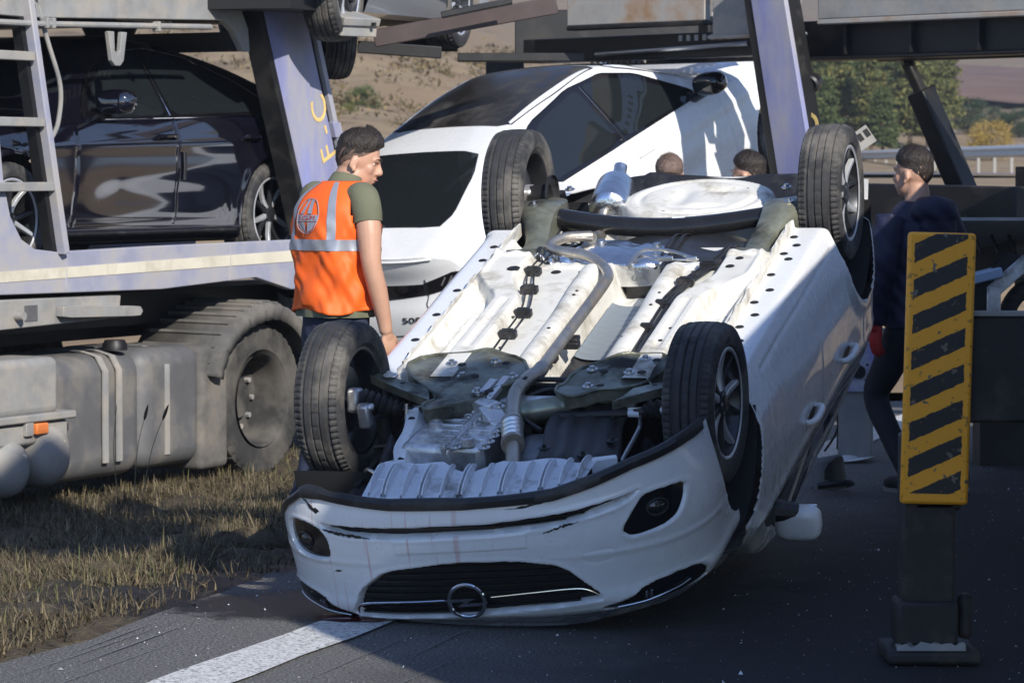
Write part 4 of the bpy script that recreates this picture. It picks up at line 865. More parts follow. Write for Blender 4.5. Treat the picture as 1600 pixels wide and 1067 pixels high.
for k in range(4): lump('gearbox_rib', (-.12, -.26+.09*k, 1.165), (.10,.007,.020), M_['cast'], gb, R(-6), .003, 1)
for k in range(8):
    for xx in (-.215,-.170,-.055): bolt(xx + .012*k/8, -.33+.058*k, 1.165, gb, .009)
for x, y in ((-.29,.05),(-.17,.08),(-.31,-.14),(-.13,-.30),(-.35,-.05)):
    build('drain_boss', MB().lathe([(0,.03),(.03,.026),(.032,.016),(.02,.015),(.02,.001)], 18, Matrix.Translation((x,y,1.165)) @ Matrix.Rotation(R(-90),4,'Y')), M_['cast'], gb, smooth=30)
lump('oil_pan', (.13,-.20,1.05), (.22,.32,.22), mat('grey_casting', (.22,.23,.25), .45, metal=.5, var=.2), hatch, R(6), .05, 4)
lump('engine_block', (.08,-.30,1.0), (.5,.40,.16), M_['plastic'], hatch, R(3), .03)
build('cross_pipe', MB().tube([(.02,.08,1.16),(.30,.12,1.17)], .024, 14), M_['cast'], hatch); build('pipe_collar', MB().tube([(.06,.085,1.16),(.09,.09,1.16)], .032, 14), M_['cast'], hatch)
# torque mount bracket
mb = MB().bar((-.205,.02,1.24),(-.16,.16,1.285),.03,.03).bar((-.155,.05,1.245),(-.115,.19,1.285),.028,.03).box((-.16,.01,1.235),(.11,.06,.05), R(-25)).bar((-.15,.0,1.23),(-.06,-.09,1.19),.085,.045)
tm = build('engine_mount_bracket', mb, M_['alloy'], hatch, bevel=.008)
for p_ in ((-.155,.165),(-.20,.06),(-.07,-.08)): bolt(p_[0], p_[1], 1.27, tm, .012)
# white longitudinal and crumpled end
P = []
for t in np.linspace(0, 1, 16):
    x = lerp(-.45,-.335,t); y = lerp(.02,-.60,t); k = .008*math.sin(t*9) ; hw = .034 + .004*math.sin(t*14); z = 1.225 - .05*t
    P.append([(x-hw, y-.01, z-.09), (x-hw+k, y-.01, z), (x+hw*.3+k, y, z+.004), (x+hw+k*2, y+.006, z-.03), (x+hw, y+.006, z-.09)])
fr = build('front_frame_rail', MB().grid(np.array(P)), M_['white'], hatch, smooth=30)
for y_, x_ in ((-.08,-.436),(-.42,-.372)): build('rail_hole', MB().box((x_, y_, 1.222-.05*(-y_/.62)+.003), (.026,.022,.004)), M_['dark'], fr)
lump('rail_end_plate', (-.325,-.635,1.165), (.16,.03,.09), M_['white'], hatch, R(12), .006); lump('crossmember_tab', (-.18,-.60,1.155), (.2,.05,.012), M_['tray'], hatch, R(15), .004)
lump('rail_end_plate', (.44,-.42,1.175), (.1,.03,.07), M_['white'], hatch, R(20), .006)
# black splash covers
def sheet(name, f, nu, nv, m, parent=hatch, solid=.004):
    o = build(name, MB().grid(np.array([[f(u, v) for v in np.linspace(0,1,nv)] for u in np.linspace(0,1,nu)])), m, parent, smooth=45)
    s = o.modifiers.new('solid', 'SOLIDIFY'); s.thickness = solid; return o
sheet('splash_cover', lambda u, v: (lerp(lerp(.16,.115,v), lerp(.47,.40,v), u) + .01*math.sin(v*7), lerp(-.46,.10,v) + .06*u*(1), 1.185 + .03*v - .10*max(0,u-.78)**1.2*2 + .006*math.sin(u*26)*(1 if .15<u<.7 else 0) - .05*max(0,.12-v)*4), 26, 18, M_['plastic'])
sheet('torn_liner', lambda u, v: (lerp(-.60,-.43,u) + .05*v, lerp(-.62,-.22,v) + .04*math.sin(u*6), 1.03 + .14*v*math.sin(u*3.0+.3) + .03*math.sin(u*9+v*5)), 16, 14, M_['plastic'])
sheet('torn_liner', lambda u, v: (lerp(.46,.60,u), lerp(-.40,.02,v), 1.06 + .05*math.sin(u*5+v*7)), 14, 14, M_['plastic'])
build('wiring_loom', MB().tube([(-.60,-.1,1.10),(-.5,-.2,1.14),(-.46,-.34,1.10),(-.36,-.5,1.12)], .010, 8, sub=6), M_['plastic'], hatch)
build('coolant_hose', MB().tube([(-.46,-.42,1.08),(-.36,-.46,1.13),(-.22,-.48,1.12),(-.08,-.44,1.06)], .016, 10, sub=6), M_['plastic'], hatch)
rr = random.Random(21)
for k, (a_, b_, c_, r_) in enumerate((((-.30,-.52,1.10),(-.22,-.45,1.17),(-.05,-.50,1.10),.012),((.0,-.48,1.08),(.12,-.42,1.14),(.24,-.50,1.10),.014),((-.52,.05,1.16),(-.46,-.10,1.20),(-.40,-.30,1.16),.008),((.47,-.30,1.14),(.50,-.12,1.20),(.46,.05,1.18),.009),((-.02,.06,1.19),(.02,-.04,1.20),(.10,-.10,1.18),.010),((-.08,.14,1.20),(.06,.20,1.235),(.2,.16,1.21),.008),((-.56,-.34,1.10),(-.5,-.44,1.15),(-.40,-.5,1.12),.007))):
    build('hose', MB().tube([a_, b_, c_], r_, 10, sub=8), M_['plastic'] if k % 3 else M_['steel'], hatch)
for k in range(14):
    x, y = rr.uniform(-.42,.44), rr.uniform(-.50,-.30); lump('engine_bracket', (x, y, 1.07+rr.uniform(0,.05)), (rr.uniform(.03,.08), rr.uniform(.02,.06), rr.uniform(.03,.06)), (M_['cast'], M_['plastic'], M_['steel'])[k % 3], hatch, rr.uniform(-1,1), .006, 2)
for x, y in ((.17,-.30),(.34,-.36),(.22,-.06),(.37,-.02),(.42,-.22)): bolt(x, y, 1.192, hatch, .008, M_['plastic'])
build('steering_rack', MB().tube([(-.42,.145,1.20),(.42,.145,1.20)], .026, 14), M_['cast'], hatch)
build('stabiliser_bar', MB().tube([(-.50,.0,1.21),(-.44,.24,1.24),(-.2,.27,1.245),(.2,.27,1.245),(.44,.24,1.24),(.50,.0,1.21)], .011, 10, sub=6), M_['plastic'], hatch)
build('stabiliser_link', MB().tube([(-.47,-.03,1.26),(-.48,-.08,1.08)], .008, 8), M_['steel'], hatch)
# ---------------------------------------------------------------- exhaust
ex = bpy.data.objects.new('exhaust', None); COL.objects.link(ex); ex.parent = hatch
build('down_pipe', MB().tube([(.085,-.50,1.08),(.075,-.42,1.16),(.055,-.33,1.215)], .030, 16, sub=6), M_['exhaust'], ex)
pth = []; rs = []
for k in range(61):
    t = k/60; pth.append((lerp(.055,-.005,t), lerp(-.33,-.135,t), 1.222)); rs.append(.041 + .0035*math.cos(k*math.pi*.72))
build('flexible_joint', MB().tube(pth, rs, 20), M_['steel'], ex, smooth=60)
for t in (0, 1): build('clamp_ring', MB().tube([(lerp(.06,.0,t), lerp(-.345,-.145,t), 1.222), (lerp(.05,-.008,t), lerp(-.325,-.125,t), 1.222)], .046, 18), M_['exhaust'], ex)
build('front_pipe', MB().tube([(-.005,-.13,1.222),(-.035,-.02,1.235),(-.055,.10,1.255),(-.045,.22,1.262),(-.025,.34,1.255)], .030, 16, sub=6), M_['exhaust'], ex)
build('centre_pipe', MB().tube([(-.025,.32,1.255),(-.022,.9,1.255),(-.025,1.38,1.25),(-.05,1.52,1.25),(-.13,1.66,1.25),(-.22,1.74,1.255),(-.36,1.81,1.25),(-.41,1.88,1.25),(-.37,1.98,1.25),(-.27,2.06,1.23)], [.0235]*10, 16, sub=8), M_['exhaust'], ex)
build('pipe_weld', MB().tube([(-.026,.335,1.255),(-.025,.375,1.255)], .031, 16), M_['exhaust'], ex)
build('rear_pipe', MB().tube([(-.27,2.06,1.22),(-.28,2.25,1.17),(-.33,2.45,1.17),(-.345,2.58,1.18)], .027, 14, sub=6), M_['exhaust'], ex)
Mx = Matrix.Translation((-.345,2.72,1.185)) @ Matrix.Rotation(R(98),4,'Z')
build('silencer', MB().lathe([(-.19,.001),(-.19,.06),(-.17,.088),(-.16,.094),(.14,.094),(.16,.088),(.19,.05),(.19,.001)], 36, Mx), M_['foil'], ex, smooth=40)
build('tail_pipe', MB().tube([(-.37,2.88,1.20),(-.375,2.98,1.22),(-.375,3.02,1.25)], .032, 16), M_['foil'], ex)
sheet('crumpled_shield', lambda u, v: (-.44 + .16*u + .02*math.sin(v*8), 1.70 + .20*v + .03*math.sin(u*7), 1.20 + .05*math.sin(u*4+1)*math.cos(v*5) + .02*math.sin(u*17+v*11)), 18, 16, M_['foil'])
# ---------------------------------------------------------------- tank, shields, rear axle
def blob(name, poly, z0, z1, m, dome=.03, wav=None, parent=hatch):
    pg = dense(round_poly(poly, 2, .25), .02); cx = sum(p[0] for p in pg)/len(pg); cy = sum(p[1] for p in pg)/len(pg); P = []
    for s, z in ((1, z0), (1, lerp(z0,z1,.6)), (.985, lerp(z0,z1,.85)), (.95, z1-.003), (.88, z1), (.7, z1+dome*.5), (.5, z1+dome*.75), (.28, z1+dome*.95), (.002, z1+dome)):
        P.append([(lerp(cx,p[0],s), lerp(cy,p[1],s), z + (wav(lerp(cx,p[0],s), lerp(cy,p[1],s)) if wav and s < .93 else 0)) for p in pg])
    return build(name, MB().grid(np.array(P), closed_v=True), m, parent, smooth=45)
tk = blob('fuel_tank', [(-.22,1.80),(-.18,2.22),(.10,2.27),(.46,2.22),(.50,1.95),(.46,1.78),(.2,1.77)], 1.0, 1.175, M_['tank'], .02, lambda x, y: .012*math.sin(x*17)*math.sin(y*13) )
for x in (.10, .14): build('tank_strap', MB().tube([(x,1.76,1.18),(x+.005,1.95,1.212),(x+.012,2.12,1.212),(x+.015,2.26,1.16)], .008, 6, sub=5, flat=.5), M_['plastic'], tk)
blob('heat_shield', [(-.33,1.80),(-.28,2.08),(-.10,2.10),(-.06,2.02),(.12,2.03),(.15,1.78),(.0,1.74),(-.15,1.76)], 1.1, 1.205, M_['foil'], .018, lambda x, y: .007*math.sin(x*60+y*10)*math.exp(-((x-.02)/.08)**2) + .006*math.sin(y*25+x*12))
bolt(.07,1.93,1.222,hatch,.018); bolt(-.2,1.98,1.222,hatch,.018)
build('floor_edge_clips', MB().box((.15,1.765,1.225),(.07,.02,.02)).box((.27,1.76,1.225),(.05,.02,.02)).box((.2,1.765,1.22),(.2,.012,.01)), M_['steel'], hatch, bevel=.003)
build('brake_hose', MB().tube([(-.02,1.72,1.2),(.03,1.83,1.24),(.14,1.84,1.235),(.26,1.78,1.225)], .009, 8, sub=6), M_['steel'], hatch)
# rear floor with the pressed spare-wheel tub
nx2, ny2 = 120, 110; gx2, gy2 = np.meshgrid(np.linspace(-.60,.60,nx2), np.linspace(2.0,3.16,ny2))
h2 = np.full(gx2.shape, 1.05); q = np.hypot((gx2-.10)/.36, (gy2-2.62)/.30); tub = ss(1.06-q, -.06, .10)
h2 += .165*tub + .014*ss(.72-q, -.05, .05) - .02*np.exp(-(((gx2-.02)/.05)**2+((gy2-2.62)/.12)**2))*tub - .02*np.exp(-(((gx2-.20)/.09)**2+((gy2-2.72)/.03)**2)) - .016*np.exp(-(((gx2-.14)/.12)**2+((gy2-2.48)/.025)**2)) + .008*hat(q-.86, .05, .03)
build('spare_wheel_tub', MB().grid(np.stack([gx2, gy2, h2], -1)), M_['ecoat'], hatch, smooth=60, fixn=False)
for x, y in ((-.02,2.44),(.13,2.43),(.26,2.47),(-.06,2.55),(.30,2.74)): build('floor_hole', MB().lathe([(0,.001),(0,.014)], 10, Matrix.Translation((x,y,1.222)) @ Matrix.Rotation(R(-90),4,'Y')), M_['dark'], hatch)
M_['beam'] = mat('axle_black', (.012,.012,.013), .22, var=.3)
P = []
for t in np.linspace(0,1,24):
    x = lerp(-.50,.50,t); y = 2.31 + .05*math.sin(t*math.pi)*-1 + .04*t*0; z = 1.195 + .035*(1-math.sin(math.pi*t))
    P.append([(x, y+.055*math.cos(a), z+.048*math.sin(a)) for a in np.linspace(-.6, math.pi+.6, 14)])
ax_ = build('rear_axle_beam', MB().grid(np.array(P)), M_['beam'], hatch, smooth=60)
build('sticker', MB().grid(np.array([[(x, 2.262+dy, 1.246+dz) for dy, dz in ((-.018,-.020),(.004,.0015))] for x in (.06,.12)])), M_['tray'], ax_)
for sg in (-1, 1):
    P = []
    for t in np.linspace(0,1,18):
        y = lerp(1.80,2.62,t); x = lerp(.52,.60,ss(t,.2,.8)); wd = .055 + .06*math.exp(-((t-.72)/.2)**2); z = 1.215 + .085*math.exp(-((t-.62)/.25)**2)
        P.append([(sg*(x-wd), y, z-.11), (sg*(x-wd), y, z-.01), (sg*(x-wd*.75), y, z), (sg*x, y, z+.010), (sg*(x+wd*.75), y, z-.004), (sg*(x+wd), y, z-.03), (sg*(x+wd), y, z-.11)])
    ta = build('trailing_arm', MB().grid(np.array(P)), M_['olive'], hatch, smooth=40)
    build('arm_bush', MB().tube([(sg*.44,1.84,1.20),(sg*.60,1.82,1.20)], .048, 18), M_['olive'], ta); build('bush_ring', MB().tube([(sg*.44,1.84,1.20),(sg*.455,1.838,1.20)], .056, 18), M_['plastic'], ta)
    bolt(sg*.52, 2.62, 1.265, ta); bolt(sg*.60, 2.3, 1.305, ta, .008)
    sp = [(sg*.47+.045*math.cos(a), 2.42+.045*math.sin(a), 1.03+.022*a/math.pi) for a in np.linspace(0, 6*math.pi, 70)]
    build('coil_spring', MB().tube(sp, .007, 6), M_['plastic'], hatch); build('damper', MB().tube([(sg*.58,2.66,1.24),(sg*.56,2.70,.95)], .025, 12), M_['plastic'], hatch)
    build('rear_hub', MB().lathe([(-.03,.05),(.06,.06),(.07,.10),(.085,.10)], 20, Matrix.Translation((sg*.66,2.538,1.262))), M_['plastic'], hatch)
    build('towing_bracket', MB().box((sg*.56,2.2,1.20),(.10,.14,.06)), M_['plastic'], hatch, bevel=.01)
# rear bumper lower edge: thin black valance with a painted skin below
P = []
for x in np.linspace(-.80,.80,60):
    a = abs(x)/.80; y = 3.20 - .26*a**4; z = 1.135 - .012*math.sin(x*6) + (.02 if .1 < x else 0)*ss(x,.1,.3) + .035*ss(-x,.25,.75)*-1 + (.012 if -.3 < x < -.22 else 0)
    P.append([(x*.93, y-.10, z-.10), (x*.97, y-.03, z-.005), (x, y, z), (x*1.01, y+.012, z-.03), (x*1.03, y+.02, z-.30), (x*1.02, y+.01, z-.5)])
build('rear_valance', MB().grid(np.array(P)), M_['plastic'], hatch, smooth=45)
# ================================================================ saloon cars: one body builder, two different cars
# local frame: x lateral, y forward from the rear axle, z up from the road
def sedan(root, paint, wb=2.79, fo=.95, ro=1.0, width=1.86, roof=None, belt=None, face=None, roof_glass=False, detail=True, wheel_spin=0., rim_m=None):
    hw = width/2; y0, y1 = -ro, wb+fo
    roofp = roof or [(-1.05,.98),(-.95,1.00),(-.80,1.035),(-.55,1.11),(-.2,1.235),(.15,1.335),(.55,1.395),(1.0,1.42),(1.35,1.40),(1.65,1.31),(1.95,1.13),(2.2,.985),(2.6,.93),(3.2,.85),(3.55,.75),(3.8,.66)]
    beltp = belt or [(-1.05,.92),(-.7,.95),(-.2,.975),(.5,.955),(1.3,.93),(2.0,.905),(2.5,.86),(3.2,.77),(3.6,.68),(3.8,.62)]
    def section(y):
        zr = float(smooth_interp(y, roofp)); zb = min(float(smooth_interp(y, beltp)), zr-.03)
        w = hw*float(smooth_interp(y, [(-1.05,.90),(-.7,.965),(-.2,.995),(.3,.985),(1.2,.98),(2.2,.985),(2.8,1.0),(3.3,.965),(3.6,.86),(3.8,.74)]))
        gh = max(0., zr - zb); wr = w - .10 - min(.26, .62*gh)
        P = [(w-.14,.17),(w-.06,.19),(w-.035,.26),(w-.02,.34),(w-.002,.52),(w,.64),(w-.012,lerp(.66,zb,.6)),(w-.045,zb-.004),(w-.062,zb+.006)]
        P += [(lerp(w-.066,wr,t**1.05), lerp(zb+.012,zr-.028,t)) for t in (.2,.4,.6,.8,.95)]
        P += [(wr-.035,zr-.010),(wr-.11,zr-.001),(wr*.55,zr+.010),(wr*.25,zr+.014),(0,zr+.015)]
        P = np.array(P); Q = np.stack([np.interp(np.linspace(0,len(P)-1,100), range(len(P)), P[:,k]) for k in (0,1)], 1)
        for _ in range(3): Q[1:-1] = .25*Q[:-2]+.5*Q[1:-1]+.25*Q[2:]
        return Q
    ys = np.concatenate([np.linspace(y0, y0+.3, 20), np.linspace(y0+.31, y1-.31, 300), np.linspace(y1-.3, y1, 20)])
    S = np.array([section(y) for y in ys]); X = S[...,0].copy(); Z = S[...,1]; Y = np.repeat(ys[:,None], 100, 1)
    def ylim(x, z):
        a = np.abs(x)/hw
        lo = y0 + .22*a**5 + smooth_interp(z, [(.1,.10),(.3,.02),(.5,.0),(.62,.015),(.72,.05),(.80,.055),(.92,.03),(1.0,.02),(1.5,.02)])
        hi = y1 - .62*a**3.2 - smooth_interp(z, [(.1,.10),(.3,.03),(.5,.0),(.7,.03),(.9,.2),(1.5,.3)])
        return lo, hi
    lo, hi = ylim(X, Z); Y = np.clip(Y, lo, hi)
    dd = np.zeros_like(X); vis = (Z > .30) & (Z < .97)
    gr = lambda d: -.007*np.exp(-(d/.006)**2)
    dd += np.where(vis & (Z < .96), gr(np.abs(Y-(wb-.62-.1*(Z-.6)))) + gr(np.abs(Y-1.10+.04*(Z-.6))), 0)
    rq = np.hypot(Y, Z-.33); dd += np.where((Y > .0) & (Z > .33) & (Z < .97), gr(np.abs(Y-.12-.55*np.clip((.62-Z)/.3,0,1)**1.4*1.0)), 0)
    dd += np.where((Y > .5) & (Y < wb-.62), gr(np.abs(Z-.30)), 0)
    dd += np.where(Z < .97, .010*np.exp(-((Z-(.80-.02*Y))/.03)**2) - .014*np.exp(-((Z-(.45+.02*Y))/.09)**2)*ss(Y,.5,.9)*ss(-Y,-2.1,-1.7), 0)
    for yc in (0., wb): dd += np.where(Z < .85, .014*np.exp(-((np.hypot(Y-yc, Z-.34)-.385)/.03)**2), 0)
    X = X + dd
    mb_v = []; F = []; n = 100; ny = len(ys)
    cy = .25*(Y[:-1,:-1]+Y[1:,:-1]+Y[:-1,1:]+Y[1:,1:]); cz = .25*(Z[:-1,:-1]+Z[1:,:-1]+Z[:-1,1:]+Z[1:,1:])
    out = np.ones(cy.shape, bool)
    for yc in (0., wb): out &= ~((np.hypot(cy-yc, cz-.34) < .372) & (cz < .78)) & ~((np.abs(cy-yc) < .36) & (cz < .34))
    kept = np.zeros(ny*n, bool); gone = kept.copy(); idx = np.arange(ny*n).reshape(ny, n)
    for m_, k_ in ((out, kept), (~out, gone)):
        for s_ in (idx[:-1,:-1], idx[1:,:-1], idx[:-1,1:], idx[1:,1:]): k_[s_[m_]] = True
    V = np.stack([X, Y, Z], -1).reshape(-1,3)
    for yc in (0., wb):
        q = np.hypot(V[:,1]-yc, V[:,2]-.34); k = kept & gone & (q < .43) & (V[:,2] > .30)
        V[k,1] = yc + (V[k,1]-yc)*.372/q[k]; V[k,2] = .34 + (V[k,2]-.34)*.372/q[k]
    ii = np.argwhere(out); a = ii[:,0]*n + ii[:,1]; Fr = np.stack([a, a+n, a+n+1, a+1], 1)
    Vall = np.concatenate([V, V*np.array([-1,1,1])]); Fall = [tuple(f) for f in Fr] + [tuple(f[::-1] + ny*n) for f in Fr]
    # end caps
    mb = MB(); mb.v = [tuple(v) for v in Vall]; mb.f = Fall
    for e in (0, -1):
        ks = np.linspace(1, -1, 41); P = []
        for j in range(n):
            x = X[e,j]*ks; z = np.full(41, Z[e,j]); l_, h_ = ylim(x, z); P.append(np.stack([x, l_ if e == 0 else h_, z], 1))
        mb.grid(np.array(P))
    bm = bmesh.new(); me = bpy.data.meshes.new('body'); me.from_pydata(mb.v, [], mb.f); bm.from_mesh(me)
    loose = [v for v in bm.verts if not v.link_faces]; bmesh.ops.delete(bm, geom=loose, context='VERTS'); bmesh.ops.remove_doubles(bm, verts=bm.verts, dist=.0008); bmesh.ops.recalc_face_normals(bm, faces=bm.faces)
    bvh = BVHTree.FromBMesh(bm); bm.to_mesh(me); bm.free(); me.shade_smooth(); me.set_sharp_from_angle(angle=R(50))
    body = bpy.data.objects.new('body', me); COL.objects.link(body); me.materials.append(paint); body.parent = root
    def hit(o, d, off):
        r = bvh.ray_cast(Vector(o), Vector(d)); p, nn = r[0], r[1]
        if p is None: return None
        if nn.dot(Vector(d)) > 0: nn = -nn
        return tuple(p + nn*off)
    def side(sg):
        def f(y, z, off):
            p = hit((sg*3, y, z), (-sg,0,0), off); return p or (sg*hw*.9, y, z)
        return f
    def top(x, y, off): return hit((x, y, 3), (0,0,-1), off) or (x, y, 1.0)
    def rear(x, z, off): return hit((x, y0-1.5, z), (0,1,0), off) or (x, y0, z)
    def front(x, z, off): return hit((x, y1+1.5, z), (0,-1,0), off) or (x, y1, z)
    def fill(name, poly, fn, m, off=.004, rings=9, par=root, centre=None): return build(name, ringfill(MB(), poly, fn, off, rings, rim=off-.006, centre=centre), m, par, smooth=60)
    # windows
    FD = round_poly([(1.14,.955),(1.92,.93),(1.90,.985),(1.62,1.20),(1.36,1.31),(1.12,1.345)], 1, .06); RD = round_poly([(1.06,.958),(.22,.985),(.02,1.04),(.30,1.20),(.62,1.305),(1.06,1.345)], 1, .08)
    TR = round_poly([(2.02,.915),(1.0,.94),(.15,.965),(-.14,1.02),(.14,1.185),(.52,1.325),(.98,1.375),(1.36,1.345),(1.66,1.225),(1.96,.99)], 1, .08)
    for sg in (1,-1):
        tr = fill('window_surround', TR, side(sg), M_['gloss_black'], .002, par=root)
        for pg in (FD, RD): fill('side_window', pg, side(sg), M_['glass'], .006, par=tr)
        build('window_bright_trim', MB().tube([side(sg)(y, z, .004) for y, z in dense(TR[4:] if False else TR, .05)], .005, 6, cap=False), M_['chrome'] if paint is M_['black_paint'] else M_['gloss_black'], tr)
        build('pillar_line', MB().tube([side(sg)(1.10, z, .007) for z in np.linspace(.95,1.345,12)], .003, 6), M_['chrome'], tr)
        for yh in (1.22, .30): 
            if paint is M_['white']: build('flush_handle', MB().tube([side(sg)(yh-.09,.805,.004), side(sg)(yh+.09,.80,.004)], .014, 8, flat=.6), paint, root)
            else:
                hd = build('door_handle', MB().tube([side(sg)(yh-.10,.815,.0), side(sg)(yh-.08,.815,.032), side(sg)(yh+.08,.812,.034), side(sg)(yh+.10,.812,.0)], .013, 8, sub=4), M_['black_paint'], root); build('handle_strip', MB().tube([side(sg)(yh-.07,.826,.040), side(sg)(yh+.07,.823,.042)], .004, 6), M_['chrome'], hd)
        mir = build('door_mirror', ellipsoid((sg*(hw+.10),1.93,1.02),(.125,.085,.075),2.8), M_['gloss_black'] if paint is M_['white'] else paint, root, smooth=80)
        build('mirror_arm', MB().tube([side(sg)(1.93,.93,-.02), (sg*(hw+.02),1.94,.955), (sg*(hw+.08),1.93,.985)], [.045,.035,.04], 10), M_['gloss_black'], mir)
        if paint is M_['black_paint']: build('mirror_strip', MB().tube([(sg*(hw+.02),1.845,1.0),(sg*(hw+.10),1.842,.995),(sg*(hw+.19),1.86,1.0)], .008, 6), M_['chrome'], mir)
        for yc in (0., wb):
            build('arch_liner', MB().grid(np.array([[(sg*x, yc+.376*math.cos(t), .34+.376*math.sin(t)) for t in np.linspace(.0,math.pi,30)] for x in (hw-.04,hw-.3)] + [[(sg*(hw-.3), yc+.02*math.cos(t), .34+.02*math.sin(t)) for t in np.linspace(0,math.pi,30)]])), M_['dark'], root)
            wh = put_wheel(root, 'wheel', (sg*(hw-.125), yc, .335), sg, spin=wheel_spin + R(30*sg))
            t_ = bpy.data.objects.new('tyre', TY2); COL.objects.link(t_); t_.parent = wh
            if sg > 0 or detail == 2: spoke_rim(sg, r=.235, w=.22, ns=5, m_face=rim_m or M_['alloy'], m_dark=M_['alloy_dark'], parent=wh)
            else: build('rim', MB().lathe([(sg*.06,.001),(sg*.07,.2),(sg*.09,.235)], 30), M_['alloy_dark'], wh)
        build('sill_trim', MB().tube([side(sg)(y,.24,.004) for y in np.linspace(.42, wb-.42, 12)], .03, 8, flat=.5), M_['plastic'], root)
    RG = round_poly([(-.50,.06),(.50,.06),(.60,-.16),(.66,-.52),(.62,-.66),(-.62,-.66),(-.66,-.52),(-.60,-.16)], 1, .12)
    fill('rear_window', RG, top, M_['glass'], .004)
    WS = round_poly([(-.52,1.46),(.52,1.46),(.60,1.70),(.70,2.08),(.4,2.18),(-.4,2.18),(-.70,2.08),(-.60,1.70)], 1, .1); fill('windscreen', WS, top, M_['glass'], .004)
    if roof_glass: fill('roof_panel', round_poly([(-.52,1.42),(.52,1.42),(.55,.9),(.53,.36),(-.53,.36),(-.55,.9)], 1, .08), top, roof_glass, .003)
    build('boot_edge', MB().tube([rear(x, .985-.03*(x/hw)**2, .004) for x in np.linspace(-.72,.72,21)], .010, 8, flat=.5), paint, root)
    # tail lamps: dark band and clusters
    band = fill('tail_band', [(-.60,.80),(-.60,.725),(-.2,.70),(.2,.70),(.60,.725),(.60,.80),(.2,.805),(-.2,.805)], rear, M_['gloss_black'], .004)
    for sg in (1,-1):
        tl = fill('tail_lamp', [(sg*.605,.725),(sg*.605,.805),(sg*.80,.85),(sg*.868,.84),(sg*.872,.79),(sg*.84,.755)], rear, M_['gloss_black'], .006)
        for k in range(3): build('lamp_claw', MB().tube([rear(sg*(.72+.04*k), .775, .010), rear(sg*(.755+.04*k), .825, .010)], .006, 6), M_['drl'], tl)
    seam = [(.62,.83),(.615,.72),(.60,.66),(.645,.60),(.655,.56),(.63,.50),(.45,.475),(0,.465)]
    build('boot_seam', MB().tube([rear(x,z,.001) for x, z in seam] , .004, 6, sub=5), M_['dark'], root); build('boot_seam', MB().tube([rear(-x,z,.001) for x, z in seam], .004, 6, sub=5), M_['dark'], root)
    build('rear_diffuser', ringfill(MB(), [(-.7,.22),(.7,.22),(.72,.34),(.4,.36),(-.4,.36),(-.72,.34)], rear, .006, 5), M_['plastic'], root)
    fill('front_grille', round_poly([(-.46,.34),(.46,.34),(.5,.56),(.3,.62),(-.3,.62),(-.5,.56)],1,.1), front, M_['gloss_black'], .004)
    for sg in (1,-1): fill('headlamp', [(sg*.48,.62),(sg*.5,.69),(sg*.74,.72),(sg*.76,.65),(sg*.6,.61)], front, M_['glass'], .006)
    build('underside', MB().box((0, wb/2, .25), (width*.80, wb+1.1, .12)), M_['dark'], root)
    return dict(side=side, top=top, rear=rear, body=body, fill=fill)
_t = build('tyre', tyre_mesh(.335,.225,.232,n=144), M_['rubber'], None, smooth=28, fixn=False); TY2 = _t.data; bpy.data.objects.remove(_t)
# white saloon, nose up on the wrecked trailer
W_R = Matrix(((0.76460523,0.5818863,-0.27710499),(-0.64322242,0.71600409,-0.27129882),(0.04054323,0.38567664,0.92174279)))
wsed = thing('white_saloon', 'white fastback saloon with black roof tipped nose up on the wrecked transporter', 'car', (-.267,21.879,.585), W_R)
M_['roof_black'] = mat('roof_black', (.016,.014,.013), .32, var=.3, vscale=3, dirt=(.06,.055,.05), dirt_amt=.35, dscale=3)
ws_ = sedan(wsed, M_['white'], roof_glass=M_['roof_black'])
text_mesh('model_badge', '508', .085, M_['plastic'], wsed, lambda x, y, z: ws_['rear'](.47+x*1.25, .575+y*.62, .004+z))
# black saloon on the lower deck of the transporter
TR_A = Vector((-2.867,18.1,0)); TR_YAW = R(-28)
TRM = Matrix.Translation(TR_A) @ Matrix.Rotation(TR_YAW,4,'Z')
def tw(v, u, z): return TRM @ Vector((v, u, z))
bsed = thing('black_saloon', 'glossy black saloon car parked on the lower deck of the transporter', 'car', tw(-1.08, 3.14, 1.10), Matrix.Rotation(TR_YAW + math.pi, 3, 'Z'))
bs_ = sedan(bsed, M_['black_paint'], roof=[(-1.05,.90),(-.95,.98),(-.80,1.035),(-.55,1.09),(-.2,1.19),(.15,1.30),(.55,1.385),(1.0,1.43),(1.35,1.43),(1.65,1.37),(1.95,1.19),(2.25,1.00),(2.6,.95),(3.2,.87),(3.55,.77),(3.8,.68)], detail=2)
for y_ in (.92,): build('door_edge_guard', MB().tube([bs_['side'](-1)(1.04, z, .012) for z in (.56,.64,.73)], .014, 8, flat=.6), M_['plastic'], bsed)
for y_ in (.92,): build('door_edge_guard', MB().tube([bs_['side'](1)(1.04, z, .012) for z in (.56,.64,.73)], .014, 8, flat=.6), M_['plastic'], bsed)
